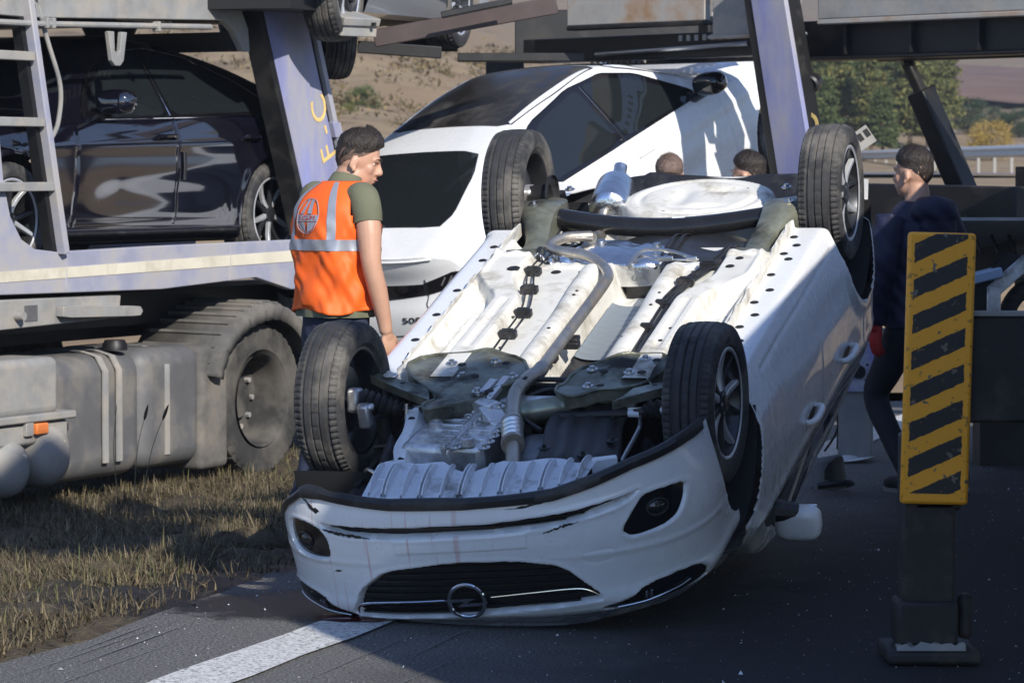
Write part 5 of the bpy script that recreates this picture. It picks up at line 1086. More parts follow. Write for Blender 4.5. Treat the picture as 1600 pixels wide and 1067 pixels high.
# ================================================================ the car transporter on the verge (left)
M_['blue'] = mat('faded_blue_paint', (.22,.235,.42), .6, var=.2, vscale=3, dirt=(.36,.345,.34), dirt_amt=.52, dscale=2.4, stretch=(1,1,.35))
M_['blue_beam'] = mat('dusty_blue_beam', (.30,.31,.40), .7, var=.15, vscale=3, dirt=(.37,.35,.33), dirt_amt=.5, dscale=3, bump=.1)
M_['cream'] = mat('cream_stripe', (.62,.58,.47), .6, var=.1, vscale=4, dirt=(.45,.40,.32), dirt_amt=.3, dscale=3)
M_['dusty'] = mat('dusty_steel', (.25,.25,.245), .75, var=.2, vscale=5, dirt=(.33,.30,.26), dirt_amt=.42, dscale=4, bump=.15, bscale=40)
M_['rusty'] = mat('rusty_steel', (.36,.35,.33), .75, var=.2, vscale=3, dirt=(.30,.19,.11), dirt_amt=.42, dscale=3)
M_['dustplastic'] = mat('dusty_plastic', (.085,.083,.08), .85, var=.25, vscale=4, dirt=(.17,.155,.135), dirt_amt=.5, dscale=3)
M_['black_steel'] = mat('black_steel', (.007,.007,.008), .5, var=.3, vscale=6, dirt=(.03,.028,.025), dirt_amt=.25, dscale=4)
M_['letter'] = mat('yellow_lettering', (.70,.50,.18), .6, var=.15, vscale=9)
M_['tankmetal'] = mat('tank_dusty', (.13,.13,.135), .6, metal=.2, var=.2, vscale=3, dirt=(.21,.195,.17), dirt_amt=.36, dscale=3)
truck = thing('car_transporter', 'dusty blue car transporter with ladder and cream stripe standing on the grass verge', 'truck', TR_A, Matrix.Rotation(TR_YAW,3,'Z'))
def slab(name, poly_uz, v0, v1, m, parent=truck, bevel=.006, smooth=30):
    mb = MB().prism(poly_uz, lambda u, z: (v0, u, z), lambda u, z: (v1, u, z)); return build(name, mb, m, parent, smooth=smooth, bevel=bevel)
# lower deck
beam = slab('side_beam', [(-1.2,1.02),(-.02,1.02),(.6,1.012),(1.6,1.0),(2.66,1.04),(3.08,.95),(5.2,.95),(5.2,1.275),(3.04,1.27),(1.5,1.262),(.54,1.25),(.33,1.27),(.2,1.33),(.10,1.46),(.04,1.66),(.0,1.95),(-1.2,1.95)], -.06, 0, M_['blue_beam'])
slab('cream_stripe', [(-1.2,1.075),(0,1.09),(3.04,1.13),(5.2,1.15),(5.2,1.22),(3.04,1.20),(0,1.15),(-1.2,1.135)], -.01, .004, M_['cream'], beam, 0)
for u in (.62, 2.35): build('weld_seam', MB().tube([(.002,u,1.03),(.002,u+.01,1.25)], .004, 6), M_['blue_beam'], beam)
build('deck_plate', MB().box((-1.1,2.0,1.10),(2.0,6.4,.05)), M_['black_steel'], truck); 
slab('side_beam', [(-1.2,1.0),(5.2,1.0),(5.2,1.27),(-1.2,1.27)], -2.2, -2.14, M_['blue_beam'])
build('chassis_rail', MB().box((-.75,1.9,.80),(.12,7,.26)), M_['black_steel'], truck); build('chassis_rail', MB().box((-1.5,1.9,.80),(.12,7,.26)), M_['black_steel'], truck)
build('chassis_skirt', MB().box((-.50,1.6,.86),(.05,6.0,.2)), M_['black_steel'], truck)
# ladder
lad = bpy.data.objects.new('ladder', None); COL.objects.link(lad); lad.parent = truck
build('ladder_rail', MB().bar((.02,.24,2.70),(.02,.57,1.24),.05,.065,(1,0,0)), M_['blue_beam'], lad, bevel=.006); build('ladder_rail', MB().bar((.02,-.34,2.70),(.02,-.12,1.24),.05,.065,(1,0,0)), M_['blue_beam'], lad, bevel=.006)
build('rail_lining', MB().bar((-.035,.20,2.70),(-.035,.53,1.24),.05,.065,(1,0,0)), M_['black_steel'], lad)
for z, ue, us in ((2.36,.28,-.30),(1.99,.37,-.25),(1.625,.46,-.2)): build('rung', MB().box((.02,(ue+us)/2,z),(.055,ue-us,.052)), M_['dusty'], lad, bevel=.005)
build('air_hose', MB().tube([(-.02,.36,2.75),(.01,.45,2.45),(.015,.56,2.2),(.0,.56,2.0),(-.02,.52,1.9)], .014, 8, sub=6), M_['dusty'], truck)
# leaning post with the rest of its lettering
def lean(t, du, v): return (v, lerp(3.12+du, 2.56+du, t), lerp(1.62, 2.98, t))
def post(parent, b0, b1, t0, t1, zb, zt, v1=0., th=.10, m=None):
    mb = MB().prism([(b0,zb),(b1,zb),(t1,zt),(t0,zt)], lambda u, z: (v1-th, u, z), lambda u, z: (v1, u, z)); p_ = build('post', mb, m or M_['blue'], parent, bevel=.006); return p_
p1 = post(truck, 3.30, 3.79, 2.55, 3.05, 1.23, 3.05, .05, .04)
slab('post_side', [(3.24,1.23),(3.30,1.23),(2.55,3.05),(2.49,3.05)], -.10, .045, M_['black_steel'], p1, .004)
slab('post_channel', [(3.79,1.23),(3.86,1.23),(3.12,3.05),(3.05,3.05)], -.10, .02, M_['black_steel'], p1, .004); slab('post_flange', [(3.86,1.23),(3.91,1.23),(3.17,3.05),(3.12,3.05)], -.12, .05, M_['blue_beam'], p1, .004)
sl_ = (2.55-3.30)/(3.05-1.23)
slab('post_clamp', [(3.55,1.93),(3.65,1.93),(3.61,2.03),(3.51,2.03)], 0, .056, M_['blue'], p1, .004)
ang = math.atan2(3.05-1.23, 2.55-3.30)
def on_post(s, t, z_): # s along the post upwards, t across
    return (.052+z_, 3.56 + math.cos(ang)*s + math.sin(ang)*t*-1*-1, 1.55 + math.sin(ang)*s - math.cos(ang)*t)
def letter_at(ch, s0, size, par, sx=1., org=None):
    return text_mesh('post_lettering', ch, size, M_['letter'], par, lambda x, y, z: on_post(s0 + x*sx, -(y) + .02, z*.5 + .001))
for ch, s0, sz in (('F',.30,.26),('-',.45,.24),('C',.60,.26)): letter_at(ch, s0, sz, p1)
# upper deck over the black saloon
up = slab('upper_side_beam', [(-1.2,2.60),(.30,2.58),(2.30,2.645),(2.42,2.58),(2.52,2.46),(2.60,2.46),(2.58,2.60),(2.45,2.80),(2.30,3.1),(-1.2,3.1)], -.05, 0, M_['dusty'])
build('tube_rail', MB().tube([(.03,-1.2,2.53),(.03,.35,2.545),(.03,2.1,2.595)], .018, 10), M_['dusty'], truck)
for u in (.40,.46,1.52): build('rail_clip', MB().box((.03,u,2.553+.02*(u-.4)),(.05,.025,.06)), M_['dusty'], truck, bevel=.004)
build('upper_deck_plate', MB().box((-1.05,.6,2.66),(2.0,4.0,.05)), M_['black_steel'], truck); build('upper_cross_beam', MB().box((-1.05,2.5,2.52),(2.0,.10,.12)), M_['black_steel'], truck)
for k in range(8): build('deck_slot', MB().box((-.25,1.55+.07*k,2.628),(.05,.035,.012)), M_['cream'], truck)
hk = [(1.02,2.53),(1.08,2.53),(1.085,2.42),(1.11,2.395),(1.14,2.42),(1.155,2.53),(1.21,2.53),(1.175,2.36),(1.14,2.33),(1.09,2.33),(1.055,2.36)]
slab('hook', hk, .0, .03, M_['dusty'], truck, .004)
build('spring_hose', MB().tube([(.02+.02*math.cos(a), .30+.004*a-.02, 2.60+.02*math.sin(a)+.006*a) for a in np.linspace(0,14*math.pi,120)], .006, 6), M_['dusty'], truck)
# arm under the beam
slab('lever_bracket', [(-.3,.82),(1.11,.85),(1.13,.98),(-.3,.995)], -.05, .03, M_['dusty']); slab('lever_arm', round_poly([(.48,.875),(1.25,.855),(1.28,.885),(1.25,.915),(.48,.945)],1,.1), .03, .085, M_['dusty'], truck, .01)
build('lever_pin', MB().tube([(.03,.10,.90),(.09,.10,.90)], .025, 12), M_['dusty'], truck); build('type_plate', MB().box((.033,.24,.91),(.004,.12,.09)), M_['tankmetal'], truck)
# tanks, battery box, marker lamp, air cylinders
def rbox(name, u0, u1, z0, z1, v0, v1, m, parent=truck, bevel=.08, seg=5): return build(name, MB().box(((v0+v1)/2,(u0+u1)/2,(z0+z1)/2),(v1-v0,u1-u0,z1-z0)), m, parent, bevel=bevel, seg=seg, smooth=50)
ft = rbox('fuel_tank', .30, 1.42, -.10, .64, -.70, 0, M_['tankmetal'], bevel=.13, seg=6); ft2 = rbox('fuel_tank', 1.36, 2.02, -.08, .65, -.70, .02, M_['tankmetal'], bevel=.11, seg=6); rbox('mudguard_flap', 1.98, 2.30, -.13, .64, -.62, .03, M_['dustplastic'], bevel=.05)
for u, p_ in ((.98,ft),(1.12,ft),(1.62,ft2)): build('tank_strap', MB().grid(np.array([[(.012+dv,u+du,z) for z in np.linspace(.0,.54,6)] + [(-.04+dv,u+du,.625),(-.15,u+du,.655),(-.5,u+du,.655)] for du, dv in ((-.025,0),(-.025,.012),(.025,.012),(.025,0))])), M_['dusty'], p_, smooth=50)
build('filler_cap', MB().lathe([(0,.001),(.03,.06),(.0,.075),(-.03,.075)][::-1], 20, Matrix.Translation((-.08,1.22,.68)) @ Matrix.Rotation(R(-90),4,'Y')), M_['black_steel'], ft)
bb = rbox('battery_box', -.8, .42, .33, .66, -.60, .10, M_['dusty'], bevel=.05); rbox('box_rim', -.8, .54, .30, .345, -.60, .13, M_['dusty'], bb, .01, 2); rbox('box_tray', -.8, .50, .17, .295, -.60, .10, M_['dusty'], bb, .02, 2)
build('marker_lamp', MB().box((.12,.20,.262),(.04,.11,.062)), mat('orange_lamp', (.75,.22,.06), .35), truck, bevel=.006); build('lamp_bracket', MB().box((.11,.10,.27),(.03,.07,.09)), M_['dusty'], truck, bevel=.004)
for u, z, r_ in ((-.04,.05,.165),(.33,.10,.185)):
    pr = [(.10,.001),(.095,r_*.5),(.06,r_*.85),(0,r_),(-.7,r_)]
    a_ = build('air_cylinder', MB().lathe(pr, 32, Matrix.Translation((.06,u,z))), M_['dusty'], truck, smooth=50); build('cylinder_tag', MB().box((.152,u+.05,z+.06),(.004,.03,.045)), M_['cream'], a_)
# wheel, mudguard
def truck_tyre(r=.48, w=.29, n=160):
    hw = w/2; pr = [(-hw*.7,.29),(-hw*.98,.32),(-hw*1.04,.40),(-hw,.455),(-hw*.9,r-.006)] + [(hw*.88*t, r-(.012 if abs(abs(t)-.5)<.06 or abs(t)<.05 else 0)) for t in np.linspace(-1,1,21)] + [(hw*.9,r-.006),(hw,.455),(hw*1.04,.40),(hw*.98,.32),(hw*.7,.29)]
    P = np.array([[(a, (q-(.012 if abs(a)>hw*.7 and q>.44 and k%4==0 else 0))*math.cos(2*math.pi*k/n), (q-(.012 if abs(a)>hw*.7 and q>.44 and k%4==0 else 0))*math.sin(2*math.pi*k/n)) for a, q in pr] for k in range(n)])
    return MB().grid(P, closed_u=True)
tt = build('tyre', truck_tyre(), M_['rubber_dusty'], None, smooth=28, fixn=False); TT = tt.data; bpy.data.objects.remove(tt)
for v in (-.14, -1.95):
    wh = put_wheel(truck, 'wheel', (v, 2.72, .262), 1); t_ = bpy.data.objects.new('tyre', TT); COL.objects.link(t_); t_.parent = wh
    rm = build('rim', MB().lathe([(.135,.292),(.145,.30),(.13,.285),(.08,.275),(-.02,.262),(-.07,.25),(-.085,.17),(-.10,.13),(-.03,.12),(-.02,.001)], 48), M_['rubber_dusty'], wh, smooth=40)
    for k in range(10): build('wheel_nut', MB().tube([(-.09,.19*math.cos(k*.628),.19*math.sin(k*.628)),(-.05,.19*math.cos(k*.628),.19*math.sin(k*.628))], .018, 6), M_['dusty'], rm, smooth=0)
fc, fr_ = (2.72,.27), .60
P = []
for a in np.linspace(R(5), R(165), 90):
    rr = fr_ + .012*math.exp(-((math.sin(a*18))/.35)**2)*(1 if a > R(70) else 0) + .10*ss(a, R(100), R(165)); u = fc[0]+rr*math.cos(a); z = fc[1]+rr*math.sin(a)
    P.append([(.09,fc[0]+(rr-.10)*math.cos(a),fc[1]+(rr-.10)*math.sin(a)),(.10,fc[0]+(rr-.03)*math.cos(a),fc[1]+(rr-.03)*math.sin(a)),(.075,u,z),(-.02,u,z+.008),(-.55,u,z+.01)])
mg = build('mudguard', MB().grid(np.array(P)), M_['dustplastic'], truck, smooth=50); s_ = mg.modifiers.new('solid','SOLIDIFY'); s_.thickness = .012
for a in np.linspace(R(78), R(158), 10):
    rr = fr_ + .004 + .10*ss(a, R(100), R(165)); c = (fc[0]+rr*math.cos(a), fc[1]+rr*math.sin(a)); build('mudguard_rib', MB().bar((.04,*c),(-.5,c[0],c[1]+.01),.022,.04,(0,math.cos(a),math.sin(a))), M_['dustplastic'], mg, bevel=.006)
build('axle', MB().tube([(-.2,2.72,.26),(-1.9,2.72,.26)], .09, 14), M_['black_steel'], truck)
# ================================================================ wrecked trailer behind (right), decks, post, strut
def W(px, py, d):
    return Vector(((px-800)/5050*d, d, 1.73 + (263-py)/5050*d*1.0014))
tr_o = W(1230, 263, 21.5); TR2_YAW = math.atan2(19.35-23.2, 3.06+.6)
trailer = thing('wrecked_trailer', 'dark broken transporter trailer with faded blue leaning post behind the overturned car', 'trailer', (tr_o.x, tr_o.y, 0), Matrix.Rotation(TR2_YAW,3,'Z'))
TRI = trailer.matrix_world.inverted() if False else (Matrix.Translation((tr_o.x, tr_o.y, 0)) @ Matrix.Rotation(TR2_YAW,4,'Z')).inverted()
def L(px, py, d): return TRI @ W(px, py, d)
def tbar(name, a, b, wd, ht, m, bevel=.006, parent=trailer, up=(0,0,1)): return build(name, MB().bar(a, b, wd, ht, up), m, parent, bevel=bevel)
# local x runs along the deck to the right, local y away; upper deck edge at z about 2.5
def tbox(name, x0, x1, y0, y1, z0, z1, m, parent=trailer, bevel=.008): return build(name, MB().box(((x0+x1)/2,(y0+y1)/2,(z0+z1)/2),(x1-x0,y1-y0,z1-z0)), m, parent, bevel=bevel)
ud = tbox('upper_side_beam', .30, 4.2, -.05, .0, 2.70, 3.05, M_['dusty']); tbox('beam_flange', .30, 4.2, -.06, .02, 2.665, 2.70, M_['rusty'], ud)
tbox('upper_web', .05, 4.2, .08, .14, 2.46, 2.70, M_['black_steel']); tbox('web_flange', .0, 4.2, .04, .3, 2.44, 2.462, M_['black_steel'])  # inner web coloured black for the shade it lies in
tbox('deck_underside', .1, 4.2, .3, .85, 2.78, 2.84, M_['black_steel']); tbox('deck_far_beam', .1, 4.2, .8, .9, 2.45, 2.78, M_['black_steel'])
for k in range(4): tbox('deck_cross_beam', -1.1+1.5*k, -1.0+1.5*k, .3, .8, 2.6, 2.78, M_['black_steel'])
for k in range(7): tbox('stiffener', .45+.55*k, .47+.55*k, .03, .09, 2.47, 2.69, M_['black_steel'], ud, .003)
for k in range(3): build('cable', MB().tube([(2.3+.1*k,-.07,3.0),(2.5,-.09-.01*k,2.78+.02*k),(2.8,-.08,2.80+.015*k),(3.2,-.07,2.78),(3.8,-.07,2.83+.02*k)], .010, 6, sub=6), M_['plastic'], ud)
rb_ = tbox('rusty_side_beam', -2.05, -.72, -.04, .02, 2.73, 3.0, M_['rusty']); tbox('beam_flange', -2.05, -.72, -.05, .05, 2.70, 2.73, M_['black_steel'], rb_)
tbox('bright_side_beam', -.62, .12, -.07, .0, 2.62, 3.0, M_['dusty']); tbox('beam_lip', -.66, .16, -.08, .02, 2.60, 2.625, M_['rusty'])
lb = tbox('longitudinal_beam', -2.7, .1, .15, .35, 2.49, 2.66, M_['black_steel']); tbox('longitudinal_beam', -2.2, .2, .5, .62, 2.47, 2.58, M_['black_steel']); build('bright_rod', MB().tube([(-1.9,.10,2.53),(-.45,.10,2.57)], .016, 8), M_['steel'], lb)
for k in range(7): tbox('deck_slot', -1.05+.075*k, -1.02+.075*k, .05, .06, 2.60, 2.64, M_['dusty'], trailer, .0)
# leaning blue post
a = L(1168,-60,21.3); b = L(1234,300,21.3)
def lpost(du0, du1, y0, y1, m, name, par):
    mb = MB(); v = []
    for y in (y0, y1): v += [(a.x+du0, a.y+y, a.z), (a.x+du1, a.y+y, a.z), (b.x+du1*1.12, b.y+y, b.z-.6), (b.x+du0*1.12, b.y+y, b.z-.6)]
    v = [(x + ((b.x-a.x)/(a.z-b.z))*.6 if z < b.z-.5 else x, y, z) for x, y, z in v]
    return build(name, MB().add(v, [(0,1,2,3),(4,7,6,5),(0,4,5,1),(1,5,6,2),(2,6,7,3),(3,7,4,0)]), m, par, bevel=.005, smooth=30)
p2 = lpost(.0, .285, -.04, .0, M_['blue'], 'post', trailer); lpost(-.07, -.002, -.03, .22, M_['black_steel'], 'post_side', p2); lpost(.2, .27, .003, .14, M_['black_steel'], 'post_back', p2)
text_mesh('post_lettering', 'O', .26, M_['letter'], p2, lambda x, y, z: (b.x+.19+x, b.y-.045-z*.5, b.z+.42+y))
c1 = L(1270,128,21.3); build('socket', MB().lathe([(0,.001),(0,.06),(.06,.066),(.14,.066),(.15,.05),(.12,.045),(.12,.001)], 20, Matrix.Translation(c1) @ Matrix.Rotation(R(-62),4,'Z') @ Matrix.Rotation(R(12),4,'Y')), M_['plastic'], p2)
# hydraulic strut
s0 = L(1395,55,21.4); s1 = L(1440,150,21.4); s2 = L(1498,275,21.4); s3 = L(1518,330,21.4)
st = tbar('strut_rod', s0, s1, .075, .075, M_['black_steel'], .02, up=(0,1,0)); tbar('strut_sleeve', s1 + (s0-s1)*.08, s3, .14, .15, M_['black_steel'], .012, up=(0,1,0))
tbar('strut_label', s0 + (s1-s0)*.35 + Vector((-.0,-.041,0)), s0 + (s1-s0)*.5 + Vector((0,-.041,0)), .006, .05, M_['cream'], 0, st, (0,1,0)); tbox('strut_head', s0.x-.12, s0.x+.18, s0.y-.05, s0.y+.05, 2.44, 2.50, M_['black_steel'])
# lower chassis
ca = L(1200,283,20.6); cb = L(1700,285,20.6)
build('lower_chassis_beam', MB().prism([(ca.x-.6,1.10),(cb.x+.6,1.07),(cb.x+.6,1.62),(ca.x-.6,1.655)], lambda x, z: (x, ca.y-.05, z), lambda x, z: (x, ca.y+.1, z)), M_['black_steel'], trailer, bevel=.01)
k0 = L(1420,470,20); tbar('drag_link', L(1500,410,20.2), L(1600,380,20.2), .10, .14, M_['black_steel']); tbar('drag_link', L(1350,420,20.2), L(1440,400,20.2), .08, .11, M_['black_steel'])
tu = L(1612,300,20.3); tbox('tail_upright', tu.x-.06, tu.x+.3, tu.y-.1, tu.y+.05, .9, 1.74, M_['black_steel'])
build('tail_disc', MB().tube([L(1600,330,19.9), L(1600,330,19.9)+Vector((0,.2,0))], .13, 20), M_['black_steel'], trailer)
# perforated strip sticking up behind the wheel
pa, pb = L(1292,256,18.2), L(1360,208,18.2); pm = tbar('perforated_strip', pa, pb, .012, .11, M_['dusty'], .003, up=(0,0,1))
for t in (.45,.62,.78,.93): 
    c = pa + (pb-pa)*t; d_ = (pb-pa).normalized(); build('strip_slot', MB().bar(c - d_*.014 + Vector((0,-.010,.012)), c + d_*.014 + Vector((0,-.010,.012)), .006, .045), M_['dark'], pm)
# ramp, perforated plate and the silver car riding above the first post
rp = tbar('ramp_beam', L(585,62,21), L(870,10,21), .05, .115, mat('brown_steel', (.05,.032,.03), .5, var=.2), .006); 
tbar('ramp_beam', L(560,75,21.6), L(690,84,21.6), .08, .08, M_['black_steel'])
pl = [L(495,15,20.6), L(597,32,20.6), L(590,44,20.6), L(583,44,20.6), L(580,60,20.6), L(530,50,20.6), L(500,48,20.6)]
build('wheel_ramp', MB().prism([(p.x,p.z) for p in pl], lambda x, z: (x, pl[0].y, z), lambda x, z: (x, pl[0].y+.3, z)), M_['dusty'], trailer, bevel=.006)
for k in range(6): c = L(516+14*k, 22+2.6*k, 20.55); build('ramp_slot', MB().box((c.x, c.y-.004, c.z-.02),(.022,.02,.022)), M_['dark'], trailer)
for px in (517, 540): c = L(px, 47 if px < 530 else 43, 20.55); build('ramp_hole', MB().lathe([(0,.001),(0,.018)], 12, Matrix.Translation((c.x, c.y-.012, c.z-.01)) @ Matrix.Rotation(R(90),4,'Z')), M_['dark'], trailer)
def panel(name, x0, y0, x1, y1, d, th=.08, m=None):
    a_, b_ = L(x0, y1, d), L(x1, y0, d); return build(name, MB().box(((a_.x+b_.x)/2, (a_.y+b_.y)/2, (a_.z+b_.z)/2), (abs(b_.x-a_.x), th, abs(b_.z-a_.z)), Matrix.Rotation(-TR2_YAW,3,'Z')), m or M_['black_steel'], trailer, bevel=.006)
panel('deck_and_shade_panel', 572, 60, 742, 82, 23.4); panel('deck_and_shade_panel', 736, 18, 1176, 96, 23.9); panel('lower_flange', 663, 85, 1000, 98, 23.2, .2); panel('hanging_column', 746, 90, 832, 150, 24.6, .2)  # first panel is a dark sheet standing for the shadow band under the ramp
for k in range(9): c = L(1010+13*k, 27, 23.84); build('deck_slot', MB().box((c.x,c.y,c.z),(.03,.01,.05), Matrix.Rotation(-TR2_YAW,3,'Z')), M_['dusty'], trailer)
for k in range(10): c = L(925+9*k, 97, 23.1); build('chain_link', MB().box((c.x,c.y,c.z),(.02,.02,.03)), M_['dusty'], trailer, bevel=.004)
pf = [L(650,25,20.8), L(760,-8,20.8)]; tbar('perforated_plate', L(690,26,20.7), L(800,4,20.7), .14, .04, M_['black_steel'])
ssed = thing('silver_car', 'silver grey car on the upper deck showing only wheels and lower sill', 'car', (-1.87,20.8,2.53), Matrix.Rotation(R(-15),3,'Z') @ Matrix.Rotation(R(1),3,'X'))
sp_ = L(522,62,22.2); build('spare_tyre', tyre_mesh(.28,.20,.16,n=96).xf(Matrix.Translation(sp_) @ Matrix.Rotation(R(65),4,'Z')), M_['rubber'], trailer, smooth=28, fixn=False)
def silver_car():
    yc = {}
    for sg in (1,-1):
        for k, y in enumerate((0., 2.6)):
            wh = put_wheel(ssed, 'wheel', (sg*.76, y, .335), sg, spin=R(40)); t_ = bpy.data.objects.new('tyre', TY2); COL.objects.link(t_); t_.parent = wh
            spoke_rim(sg, r=.235, w=.22, ns=5, m_face=M_['alloy'], m_dark=M_['alloy_dark'], parent=wh)
        P = []
        for y in np.linspace(.40, 2.20, 30): P.append([(sg*.70,y,.18),(sg*.84,y,.20),(sg*.87,y,.28),(sg*.90,y,.45),(sg*.91,y,.62),(sg*.90,y,.80),(sg*.86,y,.95)])
        build('door', MB().grid(np.array(P)), M_['silver_paint'], ssed, smooth=60)
        for y, s in ((2.6,1),(0,-1)):
            P = []
            for aa in np.linspace(0, math.pi, 30): P.append([(sg*.90, y+.37*math.cos(aa), .335+.37*math.sin(aa)), (sg*.91, y+.42*math.cos(aa), .335+.42*math.sin(aa)), (sg*.88, y+.7*math.cos(aa), .335+.60*math.sin(aa))])
            build('wing', MB().grid(np.array(P)), M_['silver_paint'], ssed, smooth=60)
    build('underside', MB().box((0,1.3,.26),(1.5,4.2,.14)), M_['dark'], ssed)
    P = []
    for y in np.linspace(-.85,3.45,50):
        zr = float(smooth_interp(y, [(-.9,.8),(-.6,1.05),(-.2,1.25),(.6,1.45),(1.3,1.45),(1.9,1.2),(2.3,1.0),(3.0,.9),(3.5,.6)])); P.append([(x*(.88-.28*min(1,max(0,(zr-.95)/.5))*abs(z_)), y, lerp(.9 if zr > .95 else zr-.05, zr, z_)) for x, z_ in ((-1,0),(-1,.5),(-.95,.9),(-.5,1),(0,1.01),(.5,1),(.95,.9),(1,.5),(1,0))])
    build('roof_and_bonnet', MB().grid(np.array(P)), M_['silver_paint'], ssed, smooth=60)
silver_car()
# ================================================================ people
M_['skin'] = mat('skin', (.50,.29,.20), .5, var=.08, vscale=12, bump=.05, bscale=150); M_['skin'].node_tree.nodes['Principled BSDF'].inputs['Subsurface Weight'].default_value = .12; M_['skin'].node_tree.nodes['Principled BSDF'].inputs['Subsurface Radius'].default_value = (.012,.004,.002)
M_['hair'] = mat('dark_hair', (.022,.015,.011), .5, var=.5, vscale=60, bump=.8, bscale=140, stretch=(1,1,.4)); M_['greyhair'] = mat('grey_hair', (.16,.11,.09), .6, var=.4, vscale=60, bump=.6, bscale=140)
def apply_mods(o):
    COL.objects.unlink(o); me = eval_mesh(o); old = o.data; o.modifiers.clear(); o.data = me; bpy.data.meshes.remove(old); COL.objects.link(o); return o
def skin_union(name, mb, m, parent, voxel=.008, smooth=4, disp=None):
    o = build(name, mb, m, None, smooth=0); r = o.modifiers.new('remesh','REMESH'); r.mode = 'VOXEL'; r.voxel_size = voxel
    s = o.modifiers.new('smooth','SMOOTH'); s.iterations = smooth; s.factor = .5
    apply_mods(o); o.data.shade_smooth(); o.parent = parent
    if disp:
        nn = [v.normal.copy() for v in o.data.vertices]; cc = [v.co.copy() for v in o.data.vertices]
        o.data.vertices.foreach_set('co', [k for c, q in zip(cc, nn) for k in (c + q*disp(c))]); o.data.update()
    return o
def ell_tube(mb, rings, n=28):
    # rings: (centre, half lateral, half depth, yaw)
    P = []
    for c, a, b, yw in rings:
        c = Vector(c); ax = Vector((math.cos(yw), math.sin(yw), 0)); ay = Vector((-math.sin(yw), math.cos(yw), 0))
        P.append([tuple(c + ax*a*math.cos(t) + ay*b*math.sin(t)) for t in np.linspace(0, 2*math.pi, n+1)[:-1]])
    n0 = len(mb.v); mb.grid(np.array(P), closed_v=True); mb.f.append(tuple(n0+k for k in range(n))); mb.f.append(tuple(n0+(len(P)-1)*n+k for k in reversed(range(n)))); return mb
def put(mb, src, M): mb.add([tuple(M @ Vector(v)) for v in src.v], src.f)
def head_src():
    # face towards +y, centre of the skull at the origin, about .24 tall
    mb = MB()
    put(mb, ellipsoid((0,-.012,.025),(.076,.096,.098),2.1), Matrix()); put(mb, ellipsoid((0,.022,-.045),(.060,.066,.075),2.2), Matrix()); put(mb, ellipsoid((0,.052,-.088),(.034,.032,.028),2.2), Matrix())
    put(mb, ellipsoid((0,.074,.022),(.052,.020,.016),2), Matrix())                                         # brow
    mb.tube([(0,.082,.015),(0,.096,-.010),(0,.104,-.028),(0,.090,-.040)], [.009,.0105,.0135,.010], 10, sub=4)   # nose
    put(mb, ellipsoid((.013,.092,-.034),(.010,.012,.009)), Matrix()); put(mb, ellipsoid((-.013,.092,-.034),(.010,.012,.009)), Matrix())
    put(mb, ellipsoid((0,.084,-.060),(.025,.012,.0075)), Matrix()); put(mb, ellipsoid((0,.082,-.073),(.021,.012,.008)), Matrix())
    for sg in (1,-1):
        put(mb, ellipsoid((sg*.036,.052,-.022),(.024,.024,.026)), Matrix())                              # cheek
        put(mb, ellipsoid((0,0,0),(.008,.018,.030)), Matrix.Translation((sg*.080,-.012,-.012)) @ Matrix.Rotation(R(sg*18),4,'Z') @ Matrix.Rotation(R(-12),4,'X'))
        put(mb, ellipsoid((sg*.082,-.004,-.040),(.008,.010,.012)), Matrix())
    mb.tube([(0,-.02,-.03),(0,-.035,-.13)], [.058,.060], 16)
    return mb
def hand_src(sg=1, curl=.5):
    # fingers point to -z, back of the hand to +x*sg, thumb forward (+y)
    mb = MB(); put(mb, ellipsoid((0,0,-.045),(.016,.042,.052),2.6), Matrix()); put(mb, ellipsoid((0,.0,-.005),(.022,.028,.03)), Matrix())
    for k, (y, l) in enumerate(((.031,.070),(.010,.080),(-.011,.074),(-.031,.058))):
        c = curl*(1+.12*k); p = Vector((0,y,-.088)); path = [p + Vector((0,0,.02)), p]; a = 0
        for f in (.42,.32,.26):
            a += c*.75; p = p + Vector((-sg*math.sin(a)*l*f, 0, -math.cos(a)*l*f)); path.append(p)
        mb.tube(path, [.010,.0098,.009,.0085,.007], 8)
    mb.tube([(0,.030,-.02),(-sg*.008,.052,-.045),(-sg*.018,.058,-.070),(-sg*.026,.055,-.090)], [.013,.012,.0105,.008], 8, sub=3)
    return mb
def face_details(root, HM, brow=M_['hair']):
    for sg in (1,-1):
        e = MB(); put(e, ellipsoid((sg*.031,.068,.004),(.012,.007,.006)), HM); build('eye', e, mat('eye', (.6,.58,.55), .2), root, smooth=80)
        b = MB(); b.tube([tuple(HM @ Vector(p)) for p in ((sg*.014,.093,.024),(sg*.034,.090,.030),(sg*.052,.074,.024))], [.003,.0042,.002], 6, sub=4, flat=.6); build('eyebrow', b, brow, root)
        p = MB(); put(p, ellipsoid((sg*.033,.0735,.004),(.004,.002,.004)), HM); build('pupil', p, M_['dark'], root)
    l = MB(); l.tube([tuple(HM @ Vector(p)) for p in ((-.022,.088,-.064),(-.008,.097,-.062),(.008,.097,-.062),(.022,.088,-.064))], [.002,.006,.006,.002], 6, sub=4, flat=.7); build('lips', l, mat('lips', (.45,.17,.14), .45), root)
